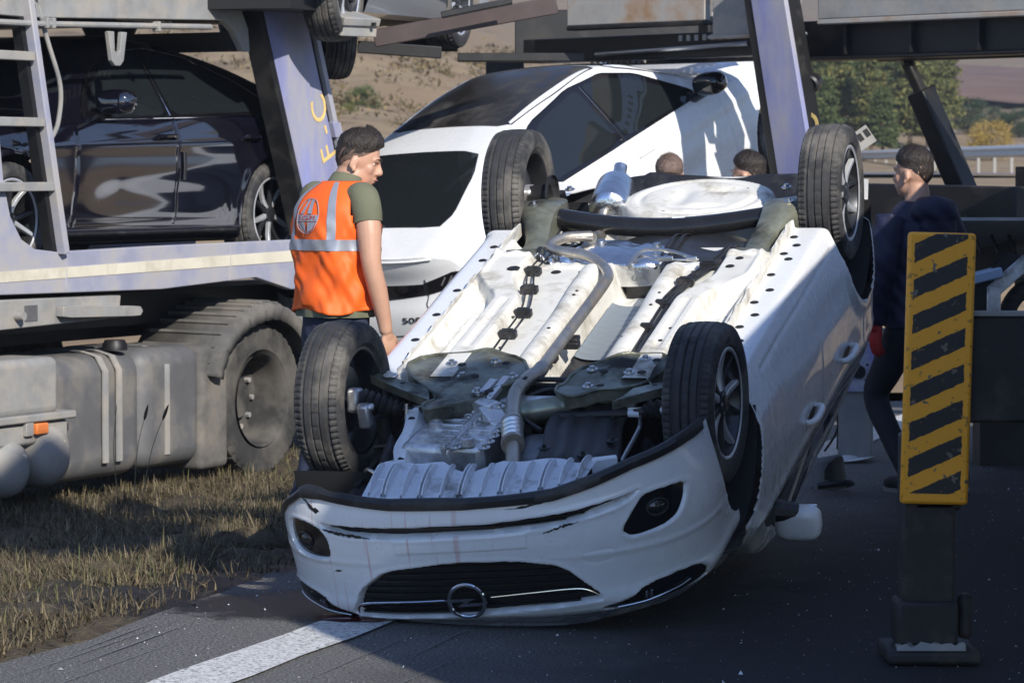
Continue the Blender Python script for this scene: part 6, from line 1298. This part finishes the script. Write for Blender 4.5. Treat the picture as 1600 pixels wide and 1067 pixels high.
def hair_obj(root, HM, m, quiff=.012, low=0., seed=1, name='hair'):
    rg = np.random.RandomState(seed); P = []
    for i in range(30):
        b = lerp(-.42, math.pi/2, i/29); row = []
        for k in range(48):
            a = 2*math.pi*k/48; cx, sx = math.cos(a), math.sin(a); front = max(0, sx)
            back = max(0, -sx); bb = lerp(.55*front**1.5 + .06*(1-front)*(1-back) - .78*back**1.8 - low*(1-front**.5), math.pi/2, i/29)
            thick = .0022 if low else (.003 + .015*ss(math.sin(bb),.1,.6)) + quiff*front*ss(math.sin(bb),.35,.8) + .0035*math.sin(17*a+3*bb)*math.sin(bb*9+a*5)
            rx, ry, rz = .076+thick, .096+thick, .098+thick*1.1
            row.append(tuple(HM @ Vector((rx*math.cos(bb)*cx, -.012+ry*math.cos(bb)*sx, .025+rz*math.sin(bb)))))
        P.append(row)
    ho = build(name, MB().grid(np.array(P), closed_v=True), m, root, smooth=80)
    if low: return ho
    A_ = np.array(P); sb = MB(); rl = random.Random(seed)
    for _ in range(3200):
        i = rl.randrange(0, 27); k = rl.randrange(48); p0 = Vector(A_[i, k]); up_ = Vector(A_[min(i+2, 29), k]) - p0; sd_ = Vector(A_[i, (k+1) % 48]) - p0; nn_ = sd_.cross(up_)
        if nn_.length < 1e-9 or up_.length < 1e-9: continue
        nn_.normalize(); cen = HM @ Vector((0,-.012,.025)); nn_ = nn_ if nn_.dot(p0-cen) > 0 else -nn_
        d_ = (up_.normalized()*rl.uniform(-.3,.9) + nn_*rl.uniform(.15,.6) + sd_.normalized()*rl.uniform(-.6,.6)).normalized(); l_ = rl.uniform(.006,.017)*(1 + (.6 if i > 12 else 0)); s_ = sd_.normalized()*.0007; p0 = p0 + sd_*rl.random() - nn_*.002
        sb.add([p0-s_, p0+s_, p0+d_*l_], [(0,1,2)])
    stuff(build('hair_strands', sb, m, ho, smooth=0, fixn=False)); return ho
# ---- the man in the orange vest
yw = R(-47)
mv = thing('person', 'man in orange reflective vest and jeans seen from behind beside the overturned car', 'person', (-.83,15.3,0), Matrix.Rotation(yw,3,'Z'))
HM = Matrix.Translation((.030,.115,1.765)) @ Matrix.Rotation(R(-46),4,'Z') @ Matrix.Rotation(R(-16),4,'X') @ Matrix.Scale(1.08,4)
mb = MB(); put(mb, head_src(), HM)
ell_tube(mb, [((0,0,.98),.155,.105,0),((0,0,1.10),.15,.10,0),((0,0,1.3),.165,.11,0),((0,.0,1.45),.175,.11,0),((0,.01,1.55),.15,.09,0),((.005,.03,1.62),.085,.07,0),((.02,.075,1.67),.062,.064,0),((.028,.10,1.72),.060,.062,0)])
ra = [(.195,.0,1.59),(.235,-.012,1.52),(.262,-.02,1.42),(.275,-.018,1.28),(.275,.02,1.16),(.27,.06,1.03),(.27,.075,.96)]; mb.tube(ra, [.058,.062,.058,.047,.046,.036,.030], 16, sub=4)
la = [(-.185,.02,1.59),(-.225,.05,1.48),(-.235,.07,1.34),(-.235,.09,1.25),(-.22,.14,1.10),(-.20,.19,.99)]; mb.tube(la, [.058,.06,.052,.045,.042,.030], 16, sub=4)
put(mb, hand_src(1,.45), Matrix.Translation((.27,.082,.955)) @ Matrix.Rotation(R(12),4,'X')); put(mb, hand_src(-1,.45), Matrix.Translation((-.20,.20,.985)) @ Matrix.Rotation(R(16),4,'X'))
bodyo = skin_union('body', mb, M_['skin'], mv, .0062, 3)
face_details(mv, HM); hair_obj(mv, HM, M_['hair'], .016); M_['fade'] = mat('clipped_hair', (.12,.075,.055), .7, var=.4, vscale=70); hair_obj(mv, HM, M_['fade'], 0, .28, 2, 'clipped_sides')
M_['orange'] = mat('orange_vest', (.88,.13,.012), .62, var=.06, vscale=9, bump=.12, bscale=25); M_['reflect'] = mat('reflective_tape', (.36,.38,.43), .38, metal=.35, var=.12, vscale=14); M_['olivecloth'] = mat('olive_cotton', (.13,.135,.085), .85, var=.1, bump=.15, bscale=60); M_['denim'] = mat('dark_denim', (.014,.020,.045), .85, var=.25, vscale=25, bump=.15, bscale=200)
VR = [(1.055,.0,.000,.218,.168),(1.16,.0,.0,.212,.165),(1.27,0,.0,.214,.168),(1.37,0,-.002,.222,.172),(1.48,0,-.003,.226,.168),(1.56,0,.0,.212,.150),(1.61,0,.010,.182,.128),(1.645,.004,.022,.138,.104),(1.67,.006,.035,.098,.084)]
_vz = {}
def vest_pt(th, z, off=0.):
    if z not in _vz: _vz[z] = tuple(float(smooth_interp(z, [(r[0], r[k]) for r in VR])) for k in (1,2,3,4))
    cx, cy, a, b = _vz[z]
    wr = .007*math.sin(th*5+z*19) + .006*math.sin(th*9-z*31+1) + .009*math.sin(z*27+th*3.3)*(1.5-z)*1.5 + .004*math.sin(th*17+z*60)*math.sin(th*4)
    p = 2.5; f_ = lambda t: math.copysign(abs(t)**(2/p), t); q = off + wr*ss(1.60-z,0,.2)
    return (cx + (a+q)*f_(math.cos(th)), cy + (b+q)*f_(math.sin(th)), z + (.012*math.sin(th*3+1) if z < 1.08 else 0))
P = [[vest_pt(t, z) for t in np.linspace(0,2*math.pi,97)[:-1]] for z in np.linspace(1.055,1.67,70)]
# arm holes: leave out the faces where the sleeves come through
vb = MB(); n_ = 96; V_ = [p for r in P for p in r]; vb.v = V_
for i in range(69):
    z = .5*(P[i][0][2]+P[i+1][0][2])
    for k in range(n_):
        th = 2*math.pi*(k+.5)/n_; x_ = vest_pt(th, lerp(1.055,1.67,(i+.5)/69)); zc = lerp(1.055,1.67,(i+.5)/69)
        if abs(x_[0]) > .145 and abs(zc-1.515) < .105 and math.hypot((zc-1.515)/.105, (x_[1]-.0)/.085) < 1: continue
        vb.f.append((i*n_+k, i*n_+(k+1)%n_, (i+1)*n_+(k+1)%n_, (i+1)*n_+k))
vest = build('vest', vb, M_['orange'], mv, smooth=80); sm = vest.modifiers.new('solid','SOLIDIFY'); sm.thickness = .004
def band(name, f, m, w0, par=vest): return build(name, MB().grid(np.array([[f(t, -w0), f(t, 0), f(t, w0)] for t in np.linspace(0,1,90)])), m, par, smooth=80)
band('reflective_belt', lambda t, w_: vest_pt(2*math.pi*t, 1.37+w_, .004), M_['reflect'], .026)
for thb in (-2.12, -.98, 2.12, .98):
    band('reflective_brace', lambda t, w_, thb=thb: vest_pt(thb + (w_/.20) + (.10 if abs(thb) < 1.5 else -.10)*(-1 if thb > 0 else 1)*t**2*-1, lerp(1.395,1.665,t), .004), M_['reflect'], .024)
# emblem on the back: ring, road and letters
def lg(x, y, off=.006): return vest_pt(-1.60 + x/.21, 1.505 + y, off)
em = build('emblem', MB().tube([lg(.052*math.cos(a), .082*math.sin(a)) for a in np.linspace(0,2*math.pi,49)], .0022, 6, cap=False), M_['reflect'], vest)
def flat(poly, m, off=.006, par=em): return build('emblem_piece', MB().grid(np.array([[lg(*p, off) for p in r] for r in poly])), m, par, smooth=0)
flat([[(-.012,.078),(.0,.078)],[(-.02,.03),(-.006,.03)],[(-.026,.012),(-.010,.012)]], M_['reflect']); flat([[(.004,.078),(.014,.078)],[(.004,.03),(.018,.03)],[(.004,.012),(.020,.012)]], M_['reflect'])
flat([[(-.050,.006),(-.025,.006),(.025,.006),(.050,.006)],[(-.050,-.024),(-.025,-.024),(.025,-.024),(.050,-.024)]], M_['reflect'], .0058); flat([[(-.044,-.028),(-.02,-.028),(-.002,-.028)],[(-.026,-.060),(-.012,-.07),(.0,-.078)]], M_['reflect']); flat([[(.044,-.028),(.02,-.028),(.006,-.028)],[(.026,-.060),(.014,-.07),(.006,-.078)]], M_['reflect'])
text_mesh('emblem_lettering', 'KGM', .034, mat('red_print', (.62,.07,.03), .6), em, lambda x, y, z: lg(x, -.009+y*.9, .0075), .0003)
# t-shirt sleeves and collar
for sg, arm in ((1, ra), (-1, la)):
    d = (Vector(arm[2])-Vector(arm[0])).normalized(); a0 = Vector(arm[0]) - Vector((sg*.05,0,0)); pts = [a0, Vector(arm[0]), Vector(arm[1]), lerp(Vector(arm[1]), Vector(arm[2]), .45)]
    sv = build('sleeve', MB().tube(pts, [.066,.074,.072,.066], 24, sub=8, cap=False), M_['olivecloth'], mv, smooth=80)
    build('sleeve_hem', MB().tube([pts[3]-d*.018, pts[3]-d*.004, pts[3]+d*.004], [.069,.0695,.068], 24, cap=False), M_['olivecloth'], sv)
ell = []
for (z, cx, cy, a, b) in ((1.625,.004,.025,.090,.080),(1.66,.01,.045,.081,.077),(1.69,.016,.06,.075,.073),(1.693,.016,.06,.071,.069)): ell.append([(cx+a*math.cos(t), cy+b*math.sin(t), z+.022*math.sin(t)*-1) for t in np.linspace(0,2*math.pi,33)[:-1]])
build('collar', MB().grid(np.array(ell), closed_v=True), M_['olivecloth'], mv, smooth=80)
build('shirt_hem', MB().grid(np.array([[vest_pt(t, 1.09, -.012)[:2] + (z,) for t in np.linspace(0,2*math.pi,65)[:-1]] for z in (1.03,1.09)]), closed_v=True), M_['olivecloth'], mv, smooth=80)
jm = MB(); ell_tube(jm, [((0,0,1.08),.185,.132,0),((0,-.008,.96),.192,.138,0),((0,-.012,.88),.190,.135,0),((0,0,.82),.16,.11,0)])
jm.tube([(.095,.0,.90),(.105,.03,.70),(.11,.06,.50),(.115,.05,.28),(.12,.04,.07)], [.098,.088,.070,.060,.056], 18, sub=4); jm.tube([(-.095,-.01,.90),(-.10,-.02,.70),(-.11,-.03,.50),(-.13,-.06,.30),(-.17,-.10,.12)], [.098,.088,.070,.060,.056], 18, sub=4)
skin_union('jeans', jm, M_['denim'], mv, .009, 4, lambda c: .003*math.sin(c.z*60+c.x*30)*math.sin(c.x*40))
M_['shoe'] = mat('dark_shoe', (.012,.013,.02), .6)
def shoe(root, x, y, z, yaw=0., m=None):
    s_ = MB(); put(s_, ellipsoid((0,.05,.045),(.048,.135,.045),2.5), Matrix()); put(s_, ellipsoid((0,-.03,.085),(.045,.06,.06),2.3), Matrix()); s_.xf(Matrix.Translation((x,y,z)) @ Matrix.Rotation(yaw,4,'Z')); o = skin_union('shoe', s_, m or M_['shoe'], root, .01, 3)
    so = MB(); so.prism([(.052*math.cos(a)*(1 if math.sin(a)>0 else .9), .05+.142*math.sin(a)) for a in np.linspace(0,2*math.pi,25)[:-1]], lambda u, v: (u,v,0), lambda u, v: (u,v,.022)); so.xf(Matrix.Translation((x,y,z)) @ Matrix.Rotation(yaw,4,'Z')); build('sole', so, M_['dusty'], o)
shoe(mv, .12,.05,0); shoe(mv, -.17,-.10,.01, R(25))
# ---- the man walking off in a navy hooded jacket
M_['navy'] = mat('navy_jacket', (.008,.010,.034), .6, var=.3, vscale=10, bump=.35, bscale=18); M_['darktrousers'] = mat('dark_trousers', (.010,.012,.022), .8, var=.3); M_['glove'] = mat('red_glove', (.42,.02,.02), .75, bump=.3, bscale=80)
nv = thing('person', 'man in navy hooded jacket and red gloves walking behind the striped plate', 'person', (2.17,17.3,0), Matrix.Rotation(R(38),3,'Z'))
HM2 = Matrix.Translation((-.01,.03,1.70)) @ Matrix.Rotation(R(14),4,'Z') @ Matrix.Scale(1.06,4)
mb = MB(); put(mb, head_src(), HM2); ell_tube(mb, [((0,0,.95),.15,.10,0),((0,0,1.3),.16,.11,0),((0,.0,1.44),.165,.10,0),((0,0,1.52),.08,.07,0),((0,.0,1.60),.062,.064,0),((0,.01,1.66),.06,.06,0)])
lA = [(-.20,0,1.46),(-.26,-.02,1.32),(-.285,-.02,1.18),(-.28,.02,1.05),(-.27,.04,.90)]; rA = [(.20,0,1.46),(.27,-.02,1.30),(.30,-.01,1.17),(.29,.08,1.03),(.28,.14,.93)]
for A_ in (lA, rA): mb.tube(A_, [.055,.052,.045,.038,.028], 14, sub=4)
skin_union('body', mb, M_['skin'], nv, .0075, 3); face_details(nv, HM2); hair_obj(nv, HM2, M_['hair'], .006)
jk = MB(); ell_tube(jk, [((0,0,.88),.205,.150,0),((0,0,1.0),.21,.155,0),((0,0,1.15),.205,.155,0),((0,-.005,1.3),.225,.165,0),((0,-.01,1.42),.225,.155,0),((0,-.01,1.50),.16,.125,0),((0,0,1.555),.105,.10,0)])
for A_ in (lA, rA): jk.tube([A_[0], A_[1], A_[2], A_[3], A_[4]], [.088,.085,.076,.068,.052], 16, sub=5)
put(jk, ellipsoid((0,-.13,1.50),(.155,.085,.085),2.3), Matrix()); put(jk, ellipsoid((0,-.155,1.42),(.13,.05,.10),2.2), Matrix())
skin_union('jacket', jk, M_['navy'], nv, .010, 3, lambda c: .004*math.sin(c.z*34+c.x*24+3*math.sin(c.y*9))*math.sin(c.y*13+c.x*11)+.003*math.sin(c.z*60-c.y*50+c.x*37))
for A_, sg in ((lA,-1),(rA,1)):
    gm = MB(); put(gm, hand_src(sg,.35), Matrix.Translation(Vector(A_[4])+Vector((0,0,.0))) @ Matrix.Scale(1.12,4)); gm.tube([Vector(A_[4])+Vector((0,-.005,.03)), Vector(A_[4])+Vector((0,0,-.03))], [.040,.036], 12); skin_union('glove', gm, M_['glove'], nv, .0065, 2)
bd = build('sleeve_badge', MB().box((-.352,-.015,1.235),(.004,.04,.05)), mat('badge_yellow', (.45,.33,.03), .6), nv); build('badge_centre', MB().box((-.3545,-.015,1.235),(.003,.026,.034)), M_['navy'], bd)
tr_ = MB(); ell_tube(tr_, [((0,0,1.0),.175,.125,0),((0,0,.90),.185,.135,0),((0,0,.80),.15,.11,0)])
tr_.tube([(-.095,0,.88),(-.10,.12,.66),(-.105,.20,.50),(-.11,.08,.30),(-.11,-.06,.10)], [.098,.088,.070,.062,.056], 16, sub=4); tr_.tube([(.095,0,.88),(.10,-.02,.66),(.10,-.05,.50),(.10,-.12,.30),(.10,-.20,.12)], [.098,.088,.070,.062,.056], 16, sub=4)
skin_union('trousers', tr_, M_['darktrousers'], nv, .010, 4); shoe(nv, -.11,-.06,0); shoe(nv, .10,-.20,.01)
# ---- two men standing between the wrecks, only their heads show over the tail
def bystander(x, y, h, yaw, hm, label, jacket, tilt=0.):
    o = thing('person', label, 'person', (x,y,0), Matrix.Rotation(yaw,3,'Z')); k = h/1.78
    H_ = Matrix.Translation((0,.03,1.655*k)) @ Matrix.Rotation(tilt,4,'X'); m1 = MB(); put(m1, head_src(), H_); ell_tube(m1, [((0,0,.95*k),.15,.10,0),((0,0,1.3*k),.16,.11,0),((0,0,1.44*k),.08,.07,0),((0,.01,1.60*k),.06,.06,0)])
    for sg in (1,-1): m1.tube([(sg*.19,0,1.42*k),(sg*.26,0,1.16*k),(sg*.26,.08,.92*k)], [.055,.045,.03], 12, sub=4); put(m1, hand_src(sg,.5), Matrix.Translation((sg*.26,.085,.91*k)))
    skin_union('body', m1, M_['skin'], o, .008, 3); hair_obj(o, H_, hm, .008); face_details(o, H_, hm)
    c = MB(); ell_tube(c, [((0,0,.86*k),.20,.14,0),((0,0,1.15*k),.20,.15,0),((0,0,1.38*k),.21,.14,0),((0,0,1.47*k),.12,.10,0)])
    for sg in (1,-1): c.tube([(sg*.18,0,1.41*k),(sg*.26,0,1.16*k),(sg*.26,.07,.95*k)], [.08,.07,.055], 12, sub=4)
    skin_union('jacket', c, jacket, o, .012, 3); t = MB(); ell_tube(t, [((0,0,.95*k),.18,.125,0),((0,0,.82*k),.17,.12,0)])
    for sg in (1,-1): t.tube([(sg*.09,0,.86*k),(sg*.10,0,.48*k),(sg*.10,0,.08)], [.095,.07,.055], 12, sub=3); shoe(o, sg*.10,.02,0)
    skin_union('trousers', t, M_['darktrousers'], o, .012, 3); return o
bystander(.935,19.1,1.80,R(170),M_['greyhair'],'grey haired man behind the tail of the overturned car, only his crown showing',M_['darktrousers'],R(-30))
by = bystander(1.405,18.9,1.815,R(60),M_['hair'],'dark haired man behind the tail of the overturned car, ear showing',M_['navy'])
# ================================================================ recovery truck beside the camera: its outrigger leg is in view, its unseen body is shaped to throw the shade
RT_YAW = R(-6.96); RT = Matrix.Translation((1.62,6.95,0)) @ Matrix.Rotation(RT_YAW,4,'Z'); RTI = RT.inverted()
rtk = thing('recovery_truck', 'dark recovery truck whose outrigger leg carries a yellow and black striped plate', 'truck', (1.62,6.95,0), Matrix.Rotation(RT_YAW,3,'Z'))
M_['cabred'] = mat('cab_paint', (.55,.56,.57), .35, coat=.4); M_['legblack'] = mat('outrigger_steel', (.017,.016,.016), .6, var=.3, vscale=7, dirt=(.07,.055,.042), dirt_amt=.3, dscale=7)
def rbx(name, x0, x1, y0, y1, z0, z1, m, bevel=.03, par=rtk): return build(name, MB().box(((x0+x1)/2,(y0+y1)/2,(z0+z1)/2),(x1-x0,y1-y0,z1-z0)), m, par, bevel=bevel, smooth=40)
cabp = [(-.35,.9),(-.35,2.0),(-.30,3.2),(-.15,3.7),(1.45,3.85),(1.45,.9)]
build('cab', MB().prism(cabp, lambda y, z: (.02, y, z), lambda y, z: (2.4, y, z)), M_['cabred'], rtk, bevel=.08, smooth=40); rbx('cab_window', -.0, .03, .35, 1.2, 2.1, 2.9, M_['glass'], .02)
rbx('chassis', .5, 1.9, .2, 10.4, .7, 1.0, M_['legblack']); rbx('tool_locker', .04, 2.4, 1.5, 2.4, 1.0, 3.0, M_['cabred'], .04); rbx('body_locker', .05, 2.45, 2.42, 6.6, 1.0, 2.64, M_['cabred'], .04); rbx('rear_locker', .05, 2.45, 6.62, 11.0, 1.0, 2.46, M_['cabred'], .04)
build('shade_mast', MB().bar((.25,.5,3.7),(.25,.5,5.1),.26,.26,(0,1,0)), M_['legblack'], rtk, bevel=.03); build('shade_boom', MB().bar((.15,-.3,5.55),(.15,1.35,5.55),.3,1.5), M_['legblack'], rtk, bevel=.03)  # mast and boom added out of view to shade the verge grass
for y in (.75, 7.6, 9.0):
    for x in (.15, 2.25):
        wh = put_wheel(rtk, 'wheel', (x+.1, y, .48), 1); t_ = bpy.data.objects.new('tyre', TT); COL.objects.link(t_); t_.parent = wh; build('rim', MB().lathe([(-.13,.29),(-.05,.25),(.0,.12),(.02,.001)], 32), M_['dusty'], wh, smooth=40)
leg = bpy.data.objects.new('outrigger_leg', None); COL.objects.link(leg); leg.parent = rtk
LW = Matrix.Translation((1.458,11.33,0)); lm = RTI @ LW                  # leg frame: upright in the world, facing the camera
leg.matrix_local = lm
def lbx(name, c, d, m, bevel=.006, par=leg): return build(name, MB().box(c, d), m, par, bevel=bevel, smooth=40)
lbx('leg_tube', (0,0,.40), (.185,.17,.80), M_['legblack'], .012); lbx('leg_sleeve', (.03,.01,1.0), (.165,.19,.93), M_['legblack'], .012); lbx('leg_socket', (-.005,-.005,.14), (.215,.20,.16), M_['legblack'], .015)
lbx('foot_plate', (.01,.0,.03), (.325,.34,.05), M_['legblack'], .015); lbx('foot_pin', (.135,-.03,.16), (.05,.07,.16), M_['legblack'], .02)
rr = random.Random(3); mb = MB(); P = []
for i in range(15):
    x = lerp(-.12,.12,i/14); P.append([(x,-.168,.056),(x,-.150,.058+.028*rr.uniform(.3,1)),(x,-.105,.060+.022*rr.uniform(0,1)),(x,-.09,.056)])
build('grit_heap', MB().grid(np.array(P)), M_['dusty'], leg, smooth=30)
lbx('outrigger_beam', (.50,.03,1.03), (.80,.22,.375), M_['legblack'], .012); lbx('beam_edge', (.50,-.084,1.225), (.80,.02,.02), M_['dusty'], .004)
# striped plate: yellow sheet with black bands, chipped edges
def stripe_mat():
    m = bpy.data.materials.new('hazard_plate'); m.use_nodes = True; n = m.node_tree.nodes; Lk = m.node_tree.links; p = n['Principled BSDF']; p.inputs['Roughness'].default_value = .5
    tc = n.new('ShaderNodeTexCoord'); sx = n.new('ShaderNodeSeparateXYZ'); Lk.new(tc.outputs['Object'], sx.inputs[0])
    def mth(op, a, b=None):
        k = n.new('ShaderNodeMath'); k.operation = op
        for i, v in enumerate((a, b)):
            if v is None: continue
            if isinstance(v, (int, float)): k.inputs[i].default_value = v
            else: Lk.new(v, k.inputs[i])
        return k.outputs[0]
    nz = n.new('ShaderNodeTexNoise'); nz.inputs['Scale'].default_value = 55; nz.inputs['Detail'].default_value = 6; Lk.new(tc.outputs['Object'], nz.inputs['Vector'])
    wob = mth('MULTIPLY', mth('SUBTRACT', nz.outputs['Fac'], .5), .012)
    ph = mth('FRACT', mth('DIVIDE', mth('ADD', mth('SUBTRACT', sx.outputs['Z'], mth('MULTIPLY', sx.outputs['X'], .47)), mth('ADD', wob, 10.065)), .1245))
    band = mth('GREATER_THAN', ph, .47)
    inx = mth('LESS_THAN', mth('ABSOLUTE', mth('ADD', sx.outputs['X'], mth('ADD', wob, .006))), .092); inz = mth('MULTIPLY', mth('GREATER_THAN', sx.outputs['Z'], .60), mth('LESS_THAN', sx.outputs['Z'], 1.503))
    edge = mth('GREATER_THAN', mth('ADD', nz.outputs['Fac'], mth('MULTIPLY', mth('ABSOLUTE', sx.outputs['X']), .9)), .71)
    chip = n.new('ShaderNodeTexNoise'); chip.inputs['Scale'].default_value = 26; chip.inputs['Detail'].default_value = 9; Lk.new(tc.outputs['Object'], chip.inputs['Vector'])
    c1 = n.new('ShaderNodeMix'); c1.data_type = 'RGBA'; c1.inputs['A'].default_value = (.95,.40,.02,1); c1.inputs['B'].default_value = (.016,.016,.017,1); Lk.new(mth('MULTIPLY', mth('MULTIPLY', band, inx), inz), c1.inputs['Factor'])
    c2 = n.new('ShaderNodeMix'); c2.data_type = 'RGBA'; Lk.new(mth('GREATER_THAN', chip.outputs['Fac'], .66), c2.inputs['Factor']); Lk.new(c1.outputs['Result'], c2.inputs['A']); c2.inputs['B'].default_value = (.16,.13,.10,1)
    c3 = n.new('ShaderNodeMix'); c3.data_type = 'RGBA'; Lk.new(mth('MULTIPLY', edge, .6), c3.inputs['Factor']); Lk.new(c2.outputs['Result'], c3.inputs['A']); c3.inputs['B'].default_value = (.20,.10,.03,1)
    Lk.new(c3.outputs['Result'], p.inputs['Base Color']); return m
plt = lbx('striped_plate', (-.003,-.115,1.035), (.236,.035,.945), stripe_mat(), .012); plt.rotation_euler = (0, R(1.4), 0); plt.data.transform(Matrix.Translation((0,0,0)))
# ================================================================ wreckage on the right
def Wp(px, py, d): return Vector(((px-800)/5050*d, d, 1.73+(263-py)/5050*d))
# slatted ramp behind the tail
o = Wp(1385,505,19.6); rmp = thing('slatted_ramp', 'bent grey slatted loading ramp lying behind the overturned car', 'ramp', (o.x,o.y,0), Matrix.Rotation(R(-20),3,'Z'))
for k in range(11): build('slat', MB().box((-.0,.085*k-.3,.55+.065*k),(.9,.028,.035), Matrix.Rotation(R(6),3,'Y')), M_['dusty'], rmp, bevel=.004)
for x in (-.44,.44): build('ramp_edge', MB().bar((x,-.35,.50),(x,.62,1.24),.04,.06), M_['dusty'], rmp, bevel=.005)
for x in (-.3,.3): build('prop', MB().bar((x,.1,0),(x,.25,.95),.05,.05), M_['black_steel'], rmp)
build('cable', MB().tube([(-.25,-.33,.9),(-.2,-.36,.7),(-.27,-.36,.45),(-.2,-.37,.2),(-.3,-.3,.03)], .008, 6, sub=6), M_['plastic'], rmp)
# faded blue plate with a round hole
o = Wp(1338,608,19.0); bp_ = thing('blue_plate', 'faded blue and white dented steel plate with a round hole', 'metal plate', (o.x,o.y,0), Matrix.Rotation(R(-8),3,'Z'))
M_['bluewhite'] = mat('blue_white_paint', (.42,.42,.46), .6, dirt=(.22,.20,.45), dirt_amt=.5, dscale=9)
zt = Wp(1338,470,19.0).z; zb = max(0.0, Wp(1338,612,19.0).z)
sheetp = [(-.12,zb),(.11,zb),(.13,zb+.10),(.10,lerp(zb,zt,.55)),(.05,zt),(-.06,zt+.02),(-.16,lerp(zb,zt,.5))]
build('plate', MB().prism(sheetp, lambda x, z: (x,-.02-.03*math.sin(z*5),z), lambda x, z: (x,.0-.03*math.sin(z*5),z)), M_['bluewhite'], bp_, bevel=.006); build('plate_hole', MB().lathe([(0,.001),(0,.035),(-.004,.04)], 18, Matrix.Translation((.02,-.058,zb+.12)) @ Matrix.Rotation(R(-90),4,'Z')), M_['dark'], bp_)
for a in range(4): build('plate_bolt_hole', MB().lathe([(0,.001),(0,.009)], 8, Matrix.Translation((.02+.065*math.cos(a*1.57+.7),-.058,zb+.12+.065*math.sin(a*1.57+.7))) @ Matrix.Rotation(R(-90),4,'Z')), M_['dark'], bp_)
build('plate_foot', MB().box((0,.08,zb/2+.02),(.2,.2,max(.05,zb))), M_['dusty'], bp_, bevel=.01)
# torn bumper corner and a shard by the door
o = Wp(1290,745,17.2); db = thing('torn_bumper_corner', 'torn grey bumper corner with black vent lying by the overturned car', 'debris', (o.x-.08,o.y,0), Matrix.Rotation(R(42),3,'Z') @ Matrix.Rotation(R(-12),3,'X'))
P = [[(.17*math.cos(t)+.02, .20*math.sin(t), z*(1+.1*math.cos(t))) for t in np.linspace(-2.2,.6,18)] for z in np.linspace(.0,.17,8)]
sk = build('skin', MB().grid(np.array(P)), mat('grey_trim', (.16,.165,.17), .5), db, smooth=60); q = sk.modifiers.new('solid','SOLIDIFY'); q.thickness = .006
build('vent_insert', ringfill(MB(), round_poly([(-2.1,.03),(-.8,.03),(-.6,.13),(-1.4,.17),(-2.0,.13)],1), lambda t, z, of: ((.17+of)*math.cos(t)+.02, (.20+of)*math.sin(t), z*(1+.1*math.cos(t))), .006, 6), M_['plastic'], db); build('lower_strip', MB().tube([(.20*math.cos(t)+.02,.23*math.sin(t),.02) for t in np.linspace(-2.3,.7,16)], .018, 8), M_['plastic'], db)
o = Wp(1322,712,18.9); sh = build('plastic_shard', MB().grid(np.array([[(u*.17-.06*v, v*.10, .012+.03*u*u+.03*v*math.sin(u*4)) for v in np.linspace(0,1,6)] for u in np.linspace(-1,1,10)])), M_['white'], None, smooth=60); sh.location = (o.x,o.y,0); tag(sh, 'curled white plastic shard lying on the asphalt', 'debris'); q = sh.modifiers.new('solid','SOLIDIFY'); q.thickness = .004
# aluminium bracket with a tyre behind the outrigger
o = Wp(1580,470,18.6); br = thing('axle_wreckage', 'bare aluminium bracket frame round a dark tyre behind the outrigger beam', 'wreckage', (o.x,o.y,0))
z0 = o.z; fo_ = [(-.14,-.35),(-.14,.08),(.06,.26),(.34,.26),(.34,.18),(.10,.18),(-.06,.04),(-.06,-.35)]
build('bracket_frame', MB().prism([(x,z0+z) for x, z in fo_], lambda x, z: (x,-.02,z), lambda x, z: (x,.10,z)), M_['cast'], br, bevel=.006); build('bracket_return', MB().prism([(-.22,z0-.35),(-.22,z0+.07),(0,z0+.28),(.06,z0+.26),(-.14,z0+.08),(-.14,z0-.35)], lambda x, z: (x,.0,z), lambda x, z: (x,.22,z)), M_['black_steel'], br)
build('tyre', tyre_mesh(.26,.2,.16,n=96).xf(Matrix.Translation((.22,.2,z0-.12)) @ Matrix.Rotation(R(80),4,'Z')), M_['rubber'], br, smooth=28, fixn=False); build('bracket_bolt', MB().tube([(-.10,-.03,z0-.05),(-.10,.0,z0-.05)], .012, 8), M_['steel'], br)
g0 = build('grating', MB().box((.05,.5,z0+.36),(.9,.7,.02), Matrix.Rotation(R(-18),3,'X')), M_['dusty'], br)
for k in range(9): build('grating_bar', MB().bar((-.35+.1*k,.16,z0+.275),(-.35+.1*k,.84,z0+.495),.012,.02), M_['black_steel'], br)
build('blue_panel', MB().box((-.16,.06,z0+.14),(.22,.2,.06), Matrix.Rotation(R(-14),3,'Y')), mat('pale_blue', (.36,.45,.58), .4), br, bevel=.01); build('stand', MB().box((.1,.3,z0/2-.15),(.5,.3,max(.1,z0-.3))), M_['black_steel'], br)
bpy.data.scenes.remove(_tmp)
